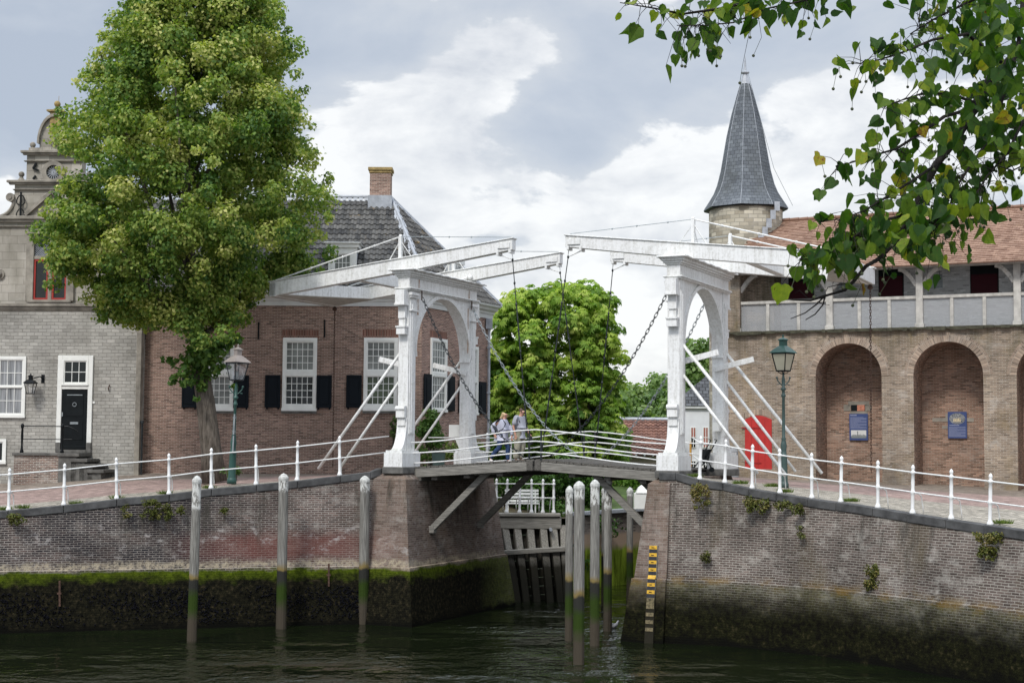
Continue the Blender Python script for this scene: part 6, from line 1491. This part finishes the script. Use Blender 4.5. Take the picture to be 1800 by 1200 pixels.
# gull
q = PD(1077, 1098, 44.9); gu = thing('gull', 'pale gull swimming beside the post under the bridge', 'gull', (q[0], q[1], .0), .5)
wf = plain('gull_feather', (.6,.6,.6), .7); m = MB(); m.tube([(-.2,0,.07),(-.12,0,.08),(0,0,.06),(.1,0,.07),(.15,0,.12),(.17,0,.17),(.2,0,.19),(.225,0,.185)], [.01,.05,.075,.065,.035,.03,.033,.01], 10); m.build('body', wf, gu, smooth=True)
m = MB(); m.tube([(.22,0,.185),(.265,0,.175)], [.012,.004], 6); m.build('beak', plain('beak', (.5,.3,.05), .5), gu)
m = MB()
for s in (-1, 1): m.add([(.08,s*.05,.1),(-.1,s*.07,.1),(-.24,s*.02,.09),(-.02,s*.04,.135)], [(0,1,2,3)])
m.build('wing', plain('gull_grey', (.32,.34,.36), .7), gu)

# ================================================================== PEOPLE
def skinned(name, verts, edges, mat, parent, root=0, sub=2):
    me = bpy.data.meshes.new(name); me.from_pydata([v[:3] for v in verts], edges, []); me.materials.append(mat)
    o = bpy.data.objects.new(name, me); C.objects.link(o); o.parent = parent
    md = o.modifiers.new('skin', 'SKIN'); md.use_smooth_shade = True
    if not me.skin_vertices:
        import bmesh
        bm = bmesh.new(); bm.from_mesh(me); bm.verts.layers.skin.verify(); bm.to_mesh(me); bm.free()
    sk = me.skin_vertices[0].data
    for i, v in enumerate(verts):
        r = v[3]; sk[i].radius = r if isinstance(r, tuple) else (r, r)
    sk[root].use_root = True
    s = o.modifiers.new('sub', 'SUBSURF'); s.levels = sub; s.render_levels = sub
    return o
def chainv(V, E, pts, start=None):
    ids = []
    for k, p in enumerate(pts):
        V.append(p); ids.append(len(V)-1)
        if k: E.append((ids[-2], ids[-1]))
    if start is not None: E.append((start, ids[0]))
    return ids
def hand(V, E, wrist, d, side, curl=.5):
    """palm + five fingers; d = pointing direction, side = thumb side"""
    d = Vector(d).normalized(); s = Vector(side).normalized(); n = d.cross(s).normalized(); w = Vector(V[wrist][:3])
    palm = w+d*.06; V.append((*palm, (.022, .034))); pi = len(V)-1; E.append((wrist, pi))
    for k, L in enumerate((.065, .078, .072, .055)):
        b = palm+d*.03+s*(.027-.018*k); chainv(V, E, [(*b, .0095), (*(b+d*L*.45+n*curl*.012), .0085), (*(b+d*L*(.85)+n*curl*.04), .0075)], pi)
    t = w+d*.03+s*.03; chainv(V, E, [(*t, .011), (*(t+d*.03+s*.022), .0095), (*(t+d*.06+s*.024), .008)], pi)
def person(name_label, loc, rz, pose, cols, hs=1.):
    t = thing('person', name_label, 'person', loc, rz, None); t.scale = (hs,)*3
    J = pose; V = []; E = []
    def a(p, r, par=None):
        V.append((*p, r)); 
        if par is not None: E.append((par, len(V)-1))
        return len(V)-1
    pel = a(J['pel'], (.12,.10)); sp1 = a(J['sp1'], (.11,.09), pel); ch = a(J['ch'], (.13,.10), sp1); nb = a(J['nb'], (.062,.06), ch); hd0 = a(J['h0'], (.06,.065), nb); hd1 = a(J['h1'], (.082,.092), hd0); hd2 = a(J['h2'], (.06,.07), hd1)
    for s in ('l', 'r'):
        hip = a(J['hip'+s], .095, pel); kn = a(J['kn'+s], .06, hip); cf = a(J['cf'+s], .056, kn); an = a(J['an'+s], .038, cf); to = a(J['to'+s], (.04,.025), an)
        sh = a(J['sh'+s], .046, ch); el = a(J['el'+s], .038, sh); wr = a(J['wr'+s], .028, el); hand(V, E, wr, J['hd'+s], (1, 0, 0) if s == 'r' else (1, 0, 0), J.get('curl'+s, .6))
    skinned('body', V, E, M['skin'], t, 0, 2)
    h1 = Vector(J['h1']); f = Vector(J['face']).normalized(); sd = Vector((0,0,1)).cross(f).normalized(); up = f.cross(sd)*-1; up = Vector((0,0,1))
    m = MB(); m.tube([h1+f*.085+up*.01, h1+f*.118-up*.02, h1+f*.1-up*.035], [.008,.014,.008], 6)
    for s in (-1, 1): m.ball(h1+sd*s*.078-f*.005, .022, 8, 1.4)
    m.build('nose_and_ears', M['skin'], t, smooth=True)
    m = MB(); m.tube([h1+f*.092-up*.062+sd*-.022, h1+f*.1-up*.062, h1+f*.092-up*.062+sd*.022], .006, 5); m.build('mouth', plain('lips', (.35,.12,.1), .5), t)
    return t
def cloth(name, t, V, E, mat, sub=2, root=0): return skinned(name, V, E, mat, t, root, sub)
deckz = lambda x: ZB+.27*(x-.3)/4.0
def bl(x, y): q = LP+AX*x+DX*y; return q
# woman: px 883, striding to the right (+x local of the bridge)
def local_x(px, y):
    best = min((abs(900+F*((LP+AX*x+DX*y)[0])/((LP+AX*x+DX*y)[1])-px), x) for x in np.arange(0, 5, .01)); return best[1]
yw = 3.35; xw = local_x(883, yw); xm = local_x(914, yw-.1)
qw = bl(xw, yw); qm = bl(xm, yw-.1)
PW = dict(pel=(0,0,.93), sp1=(.03,0,1.07), ch=(.06,0,1.27), nb=(.085,0,1.42), h0=(.10,0,1.47), h1=(.125,0,1.555), h2=(.12,0,1.61), face=(1,.35,-.02),
    hipl=(0,.09,.88), knl=(.20,.09,.52), cfl=(.17,.09,.36), anl=(.19,.09,.09), tol=(.33,.09,.045),
    hipr=(0,-.09,.88), knr=(-.04,-.09,.50), cfr=(-.20,-.09,.36), anr=(-.36,-.09,.15), tor=(-.27,-.09,.04),
    shl=(.05,.18,1.34), ell=(.20,.24,1.10), wrl=(.27,.2,.88), hdl=(.1,-.1,-1),
    shr=(.03,-.18,1.34), elr=(-.24,-.25,1.18), wrr=(-.16,-.24,.95), hdr=(.5,0,-1))
wo = person('blonde woman in pale blouse and blue jeans walking over the drawbridge with a dark backpack', (qw[0], qw[1], deckz(xw)), -TH, PW, None, 1.0)
blouse = plain('pale_blouse', (.50,.51,.61), .8, .05, 20); jeans = plain('blue_jeans', (.03,.06,.15), .85, .2, 12); hairb = plain('blonde_hair', (.55,.40,.22), .6, .25, 30)
V = [(*PW['pel'],(.20,.20)), (*PW['sp1'],(.19,.19)), (*PW['ch'],(.19,.175)), (PW['nb'][0]-.015,0,1.40,(.10,.10))]; E = [(0,1),(1,2),(2,3)]
V.append((.0,0,.82,(.175,.165))); E.append((0,4))
for s in ('l', 'r'):
    i = len(V); e = Vector(PW['el'+s]); w_ = Vector(PW['wr'+s]); V += [(*PW['sh'+s], .118), (*e, .085), (*(e.lerp(w_, .95)), .055)]; E += [(2, i), (i, i+1), (i+1, i+2)]
cloth('blouse', wo, V, E, blouse)
def legs(P_, r0=.125, r1=.088, r2=.078, r3=.06, end=1.0):
    V = [(*P_['pel'][:2], P_['pel'][2]-.03, (.14,.13))]; E = []
    for s in ('l', 'r'):
        i = len(V); V += [(*P_['hip'+s], r0), (*P_['kn'+s], r1), (*P_['cf'+s], r2), (*(Vector(P_['cf'+s]).lerp(Vector(P_['an'+s]), end)), r3)]; E += [(0, i), (i, i+1), (i+1, i+2), (i+2, i+3)]
    return V, E
V, E = legs(PW); cloth('jeans', wo, V, E, jeans)
def shoes(t, P_, mat):
    for s in ('l', 'r'):
        a = Vector(P_['an'+s]); b = Vector(P_['to'+s]); d = (b-a); skinned('shoe', [(*(a+Vector((-.03,0,-.03))), (.062,.058)), (*(a.lerp(b, .6)), (.062,.052)), (*b, (.055,.045))], [(0,1),(1,2)], mat, t, 0, 2)
shoes(wo, PW, plain('white_shoe', (.72,.68,.66), .6))
h1 = Vector(PW['h1']); skinned('hair', [(*(h1+Vector((-.015,0,.075))), (.105,.105)), (*(h1+Vector((-.055,-.005,.0))), (.105,.10)), (*(h1+Vector((-.12,-.02,-.05))), .045), (*(h1+Vector((-.16,-.03,-.11))), .042), (*(h1+Vector((-.17,-.03,-.19))), .02)], [(0,1),(1,2),(2,3),(3,4)], hairb, wo, 0, 2)
f = Vector(PW['face']).normalized(); sd = Vector((0,0,1)).cross(f)
def glasses(t, h1, f, sd):
    m = MB()
    for s in (-1, 1): m.tube([h1+f*.098+sd*s*.034+Vector((0,0,.01)), h1+f*.106+sd*s*.034+Vector((0,0,.01))], .024, 10); m.tube([h1+f*.1+sd*s*.055+Vector((0,0,.015)), h1+sd*s*.085+Vector((0,0,.012))], .005, 5)
    m.tube([h1+f*.106+sd*-.034+Vector((0,0,.015)), h1+f*.106+sd*.034+Vector((0,0,.015))], .005, 5); m.build('sunglasses', M['black'], t)
glasses(wo, h1, f, sd)
bp = thing('backpack', 'dark backpack with straps on the back of the walking woman', 'backpack', (qw[0], qw[1], deckz(xw)), -TH)
m = MB(); Mx = Matrix.Translation(Vector((-.23,0,1.13))) @ Matrix.Rotation(.15, 4, 'Y'); m.box(-.06,.05,-.13,.13,-.2,.2,Mx); m.build('bag', plain('dark_bag', (.02,.022,.035), .8, .2), bp, bevel=.04)
m = MB()
for s in (-1, 1): m.tube([(-.16,s*.1,1.28),(-.03,s*.13,1.44),(.10,s*.16,1.42),(.21,s*.15,1.28),(.13,s*.2,1.10),(-.12,s*.19,.98)], .014, 6)
m.build('strap', M['black'], bp)
# man
PM = dict(pel=(0,0,.95), sp1=(.0,0,1.10), ch=(.01,0,1.31), nb=(.04,0,1.47), h0=(.07,0,1.52), h1=(.105,0,1.60), h2=(.105,0,1.66), face=(1,-.15,-.35),
    hipl=(0,.1,.90), knl=(.08,.1,.50), cfl=(.02,.1,.36), anl=(.0,.1,.09), tol=(.14,.1,.04),
    hipr=(0,-.1,.90), knr=(-.02,-.1,.50), cfr=(-.05,-.1,.36), anr=(-.08,-.1,.09), tor=(.06,-.1,.04),
    shl=(.01,.2,1.40), ell=(.12,.27,1.12), wrl=(.26,.2,.92), hdl=(.4,-.1,-1), curll=1.2,
    shr=(.0,-.2,1.40), elr=(-.09,-.27,1.13), wrr=(-.01,-.28,.88), hdr=(.15,0,-1))
ma_ = person('man in grey t-shirt and beige cargo trousers looking down while crossing the drawbridge', (qm[0], qm[1], deckz(xm)), -TH, PM, None, 1.0)
tee = plain('grey_tshirt', (.33,.34,.39), .85, .05, 12); cargo = plain('beige_trousers', (.34,.32,.25), .9, .18, 12)
V = [(*PM['pel'],(.185,.18)), (*PM['sp1'],(.21,.20)), (*PM['ch'],(.215,.19)), (PM['nb'][0]-.015,0,1.44,(.10,.10)), (0,0,.90,(.15,.145))]; E = [(0,1),(1,2),(2,3),(0,4)]
for s in ('l', 'r'):
    i = len(V); sh = Vector(PM['sh'+s]); e = Vector(PM['el'+s]); V += [(*sh, .125), (*(sh.lerp(e, .5)), .105), (*(sh.lerp(e, .85)), .09)]; E += [(2, i), (i, i+1), (i+1, i+2)]
cloth('tshirt', ma_, V, E, tee); V, E = legs(PM, .145, .115, .105, .10, .97); cloth('trousers', ma_, V, E, cargo); shoes(ma_, PM, plain('brown_shoe', (.16,.12,.09), .7))
h1 = Vector(PM['h1']); skinned('hair', [(*(h1+Vector((.015,0,.07))), (.10,.10)), (*(h1+Vector((-.04,0,.05))), (.105,.10)), (*(h1+Vector((-.055,0,-.01))), (.085,.08))], [(0,1),(1,2)], plain('brown_hair', (.09,.05,.035), .7, .3, 30), ma_, 0, 2)
f = Vector(PM['face']).normalized(); sd = Vector((0,0,1)).cross(f).normalized(); glasses(ma_, h1, f, sd)
m = MB(); m.box(.02,.11,-.200,-.19,1.30,1.33); m.box(.0,.12,-.199,-.19,1.265,1.288)
cl_ = thing('jacket', 'dark bundled jacket held in the hand of the man', 'jacket', (qm[0], qm[1], deckz(xm)), -TH)
skinned('cloth', [(.32,.17,.86,.05),(.33,.17,.74,(.09,.06)),(.35,.17,.62,(.08,.055)),(.33,.17,.55,.045)], [(0,1),(1,2),(2,3)], plain('dark_cloth', (.018,.018,.024), .9, .3, 20), cl_)
m.build('shirt_print', M['black'], ma_)

# ================================================================== NEAR BRANCHES
def near_tree():
    g = np.random.default_rng(314); rd = random.Random(9)
    t = thing('linden_tree', 'near linden branches with heart shaped leaves reaching in from the upper right', 'tree', (6.4, 8.2, 3.2))
    base = np.array([6.4, 8.2, 3.2]); m = MB()
    m.tube([(0,0,-3.4),(.05,0,0),(.15,-.1,3.0),(.1,0,5.5),(0,0,8)], [.3,.26,.22,.15,.06], 12)
    tw = []
    def T(pts, r0, r1, Y0, Y1):
        P = [PD(x, y, Y0+(Y1-Y0)*i/(len(pts)-1)) for i, (x, y) in enumerate(pts)]
        n = len(P); m.tube([tuple(p-base) for p in P], [r0+(r1-r0)*i/(n-1) for i in range(n)], 6); tw.append((P, r0)); return P
    main = T([(2250,-420),(1960,-60),(1850,40),(1745,135),(1712,190),(1680,245),(1645,290),(1622,335),(1604,375),(1575,425),(1545,455)], .036, .008, 8.0, 6.6)
    T([(1545,455),(1522,468),(1500,495),(1485,510),(1450,520),(1425,528),(1395,527),(1360,522)], .010, .003, 6.6, 6.5)
    T([(1452,518),(1435,535),(1415,550),(1390,560)], .004, .002, 6.55, 6.5); T([(1450,520),(1447,535),(1433,552),(1416,562)], .004, .002, 6.55, 6.6); T([(1500,497),(1475,500),(1455,505),(1452,512)], .003, .0015, 6.6, 6.6); T([(1437,530),(1445,534),(1458,536)], .002, .001, 6.5, 6.5); T([(1420,524),(1405,510),(1398,515)], .002, .001, 6.5, 6.5)
    T([(1712,190),(1660,205),(1610,240),(1575,262),(1530,275),(1490,288),(1470,292)], .010, .002, 7.1, 6.5)
    T([(1712,180),(1670,165),(1620,165),(1580,178),(1545,190)], .008, .002, 7.1, 6.6)
    T([(1760,110),(1700,60),(1640,70),(1580,95),(1530,110),(1508,112)], .010, .002, 7.3, 6.6)
    T([(1645,290),(1600,320),(1560,345),(1520,370),(1480,385),(1440,390)], .007, .002, 6.8, 6.4)
    T([(1604,375),(1560,385),(1510,410),(1470,440),(1430,455),(1405,455)], .007, .002, 6.7, 6.4)
    T([(1800,-20),(1790,80),(1760,180),(1735,250),(1700,300),(1670,345),(1650,380),(1630,420)], .012, .003, 7.5, 6.8)
    T([(1850,120),(1800,210),(1770,270),(1735,310),(1710,350)], .009, .003, 7.3, 6.9)
    T([(1860,250),(1820,280),(1780,300),(1750,290)], .006, .002, 7.2, 6.8)
    T([(1900,-60),(1780,-30),(1700,5),(1640,35),(1600,60)], .012, .003, 7.6, 7.2)
    T([(1700,-150),(1560,-70),(1440,-20),(1350,-5),(1270,15),(1200,25),(1150,15),(1090,5)], .014, .002, 7.4, 6.8)
    T([(1500,-60),(1420,0),(1350,15),(1290,40),(1240,45),(1190,45)], .006, .002, 7.3, 6.8)
    # leaf outline (heart), 2 halves folded: build as two quads-ish ngons of 6 verts each
    half = np.array([(0,0),(.17,-.11),(.40,-.06),(.55,.16),(.52,.42),(.38,.68),(.15,.90),(0,1.10)])
    Ps = []; Cs = []; bm_ = MB(); m2_ = m
    def leaf(c, size, cv):
        dd = c-CAM; zz_ = dd@_f; qx = 900+F*(dd@RR)/zz_; qy = 600-F*(dd@UU)/zz_
        if 1265 < qx < 1370 and qy > 55: return      # no stray leaves hanging free below the twig
        dn = np.array([g.normal()*.55, g.normal()*.45, -1.0+g.normal()*.35]); d = dn/np.linalg.norm(dn)
        n = nrm(np.array([g.normal()*.8, -1+g.normal()*.75, g.normal()*.6+.3])); s = nrm(np.cross(d, n)); n = np.cross(s, d)
        fold = g.uniform(.05, .85); cup = g.uniform(-.3, .6); size = size*g.uniform(.7, 1.2); k_ = g.uniform(.85, 1.1)
        for sg in (1, -1):
            pts = []
            for (a, b) in half: pts.append(c+size*(s*a*sg*k_*math.cos(fold)*(1+.09*g.normal())+n*(a*math.sin(fold)-cup*b*b+(.05*g.normal() if a > .3 else 0))+d*b*(1+(.05*g.normal() if a > .1 else 0))))
            Ps.append(pts); Cs.append(cv)
    def spray(P, n, spread, s0=.056):
        for _ in range(n):
            f = g.random()**.8*(len(P)-1); i = min(int(f), len(P)-2); c = P[i]+(P[i+1]-P[i])*(f-i)
            c0_ = c; c = c+g.normal(size=3)*np.array([spread, spread*1.1, spread])-np.array([0,0,.03]); m2_.tube([tuple(c0_-base), tuple((c0_+c)/2-base+np.array([0,0,.012])), tuple(c-base)], [.0022,.0015,.001], 3); leaf(c, s0*g.uniform(.75, 1.25), float(np.clip(g.beta(1.6,2.0)*.95+(.12 if g.random() < .2 else 0), 0, 1)))
            if g.random() < .22: q = c-base+np.array([g.normal()*.03, 0, -.09]); bm_.ball(tuple(q), .0075, 6); bm_.tube([tuple(c-base), tuple(q)], .0012, 3)
    cnt = {0:24, 7:28, 8:22, 9:28, 10:28, 11:48, 12:60, 13:34, 14:8, 15:46, 16:34, 17:24}
    for k, (P, r0) in enumerate(tw):
        if k in cnt: spray(P[3:-1] if k == 0 else P, int(cnt[k]*1.85), .065 if k not in (12, 13, 15) else .10)
    def cloud(px0, px1, py0, py1, n, Y=7.0, slope=0):
        for _ in range(n):
            leaf(PD(g.uniform(px0, px1), g.uniform(py0, py1), Y+g.uniform(-.5, .6)), .058*g.uniform(.75, 1.25), float(np.clip(g.beta(1.5,2.2), 0, 1)))
    cloud(1700, 1810, 0, 230, 170, 7.2); cloud(1640, 1760, -20, 60, 30, 7.2); cloud(1740, 1810, 200, 270, 12, 7.2); cloud(1500, 1630, 385, 435, 84, 6.7); cloud(1590, 1680, 320, 395, 60, 6.8); cloud(1405, 1500, 432, 455, 20, 6.5); cloud(1660, 1760, 60, 250, 60, 7.1); cloud(1650, 1710, 290, 340, 14, 6.9); cloud(1230, 1480, -40, 20, 46, 7.1); cloud(1450,1500,-20,15,6,7); cloud(1600,1640,410,440,8,6.7)
    m.build('trunk', M['darkbark'], t, smooth=True)
    P = np.array(Ps)-base; quads_obj('crown', P, np.array(Cs), M['nearleaf'], t, 8)
    tag(bm_.build('fruit', plain('linden_fruit', (.05,.06,.025), .7), t), kind='stuff')
near_tree()

# ================================================================== WORLD, LIGHT, CAMERA
sc = bpy.context.scene
w = bpy.data.worlds.new('World'); sc.world = w; w.use_nodes = True; nt = w.node_tree; nt.nodes.clear()
class WT(NT):
    def __init__(s): s.t = nt
T_ = WT(); out = T_.n('ShaderNodeOutputWorld'); bg = T_.n('ShaderNodeBackground'); nt.links.new(bg.outputs[0], out.inputs[0])
SUN_EL = math.radians(48); SUN_AZ = math.radians(205)   # azimuth the light comes from, clockwise from +Y
sky = T_.n('ShaderNodeTexSky', sky_type='NISHITA', sun_disc=False, sun_elevation=SUN_EL, sun_rotation=SUN_AZ, air_density=1, dust_density=2)
dirv = T_.tc('Generated')
z = T_.sepz(dirv)
v1 = T_.mp(dirv, (1, 1, 2.1))
def blob(px, py, r, asp=1.):
    d = ray(px, py); d = d/np.linalg.norm(d)
    x = T_.n('ShaderNodeVectorMath', operation='DISTANCE'); 
    wv = T_.n('ShaderNodeVectorMath', operation='MULTIPLY'); T_.set(wv.inputs[0], dirv); wv.inputs[1].default_value = (1/asp, 1, 1)
    T_.set(x.inputs[0], wv.outputs[0]); x.inputs[1].default_value = (d[0]/asp, d[1], d[2]); return T_.mr(x.outputs['Value'], 0, r, 1, 0)
n1 = T_.noise(v1, 5.2, 10, .56, .25); n2 = T_.noise(T_.mp(dirv, (1,1,2.6), (3.1,1.7,.4)), 2.6, 6, .5, .2)
bl_ = [(790, 190, .085, 1.2, .26), (1130, 330, .07, 1.6, .20), (885, 95, .03, 2.0, .2), (640, 320, .07, 1.6, .14), (1450, 300, .08, 1.6, .20), (1010, 560, .13, 2.2, .22), (10, 370, .04, 1., .3), (1560, 130, .06, 1.5, .1),
       (120, 180, .13, 1.2, -.16), (1010, 270, .05, 2.0, -.14), (1150, 60, .10, 2.4, -.08), (830, 330, .03, 2.4, -.10), (640, 60, .05, 2.2, -.05)]
b = 0.
for (px, py, r_, asp, am) in bl_: b = T_.ma('ADD', T_.ma('MULTIPLY', blob(px, py, r_, asp), am), b)
dens = T_.ma('ADD', T_.ma('ADD', T_.ma('MULTIPLY', n1, .85), T_.ma('MULTIPLY', n2, .35)), b)
n3 = T_.noise(v1, 9, 6, .6, .3)
soft = T_.ramp(dens, (.46, (.31,.35,.415)), (.58, (.365,.40,.455)), (.68, (.43,.455,.49)), (.80, (.48,.495,.52)))
puff = T_.ramp(T_.ma('ADD', dens, T_.ma('MULTIPLY', T_.ma('SUBTRACT', n3, .5), .10)), (.662, 0), (.692, 1))
lit = T_.ramp(T_.ma('ADD', T_.ma('MULTIPLY', n3, .6), T_.ma('MULTIPLY', n1, .4)), (.38, (.43,.45,.485)), (.54, (.65,.655,.655)))
cc = T_.mix(puff, soft, lit)
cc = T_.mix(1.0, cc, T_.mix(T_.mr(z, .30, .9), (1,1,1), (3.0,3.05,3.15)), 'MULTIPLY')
skc = T_.mix(1.0, sky.outputs[0], (.07,.07,.07), 'MULTIPLY')
fin = T_.mix(.88, skc, cc)
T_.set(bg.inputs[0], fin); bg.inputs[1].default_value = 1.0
sl = bpy.data.lights.new('sun', 'SUN'); sl.energy = 1.5; sl.angle = math.radians(12); sl.color = (1, .965, .91)
so_ = bpy.data.objects.new('sun', sl); C.objects.link(so_)
sd_ = Vector((math.sin(SUN_AZ)*math.cos(SUN_EL), math.cos(SUN_AZ)*math.cos(SUN_EL), math.sin(SUN_EL)))
so_.rotation_euler = (-sd_).to_track_quat('-Z', 'Y').to_euler(); so_.location = (0, 0, 40)
cd = bpy.data.cameras.new('camera'); cd.sensor_width = 36; cd.lens = F/1800*36; cd.clip_end = 3000; cd.clip_start = .1
co_ = bpy.data.objects.new('camera', cd); C.objects.link(co_); co_.location = (0, 0, H)
Rm = Matrix(((RR[0], UU[0], -_f[0]), (RR[1], UU[1], -_f[1]), (RR[2], UU[2], -_f[2]))); co_.rotation_euler = Rm.to_euler()
sc.camera = co_
sc.view_settings.view_transform = 'Standard'; sc.view_settings.look = 'None'; sc.view_settings.exposure = .7; sc.view_settings.gamma = 1
# tidy: drop the unused placeholder
for o in [o for o in bpy.data.objects if o.name == 'side_wall' and o.type == 'EMPTY']: bpy.data.objects.remove(o)
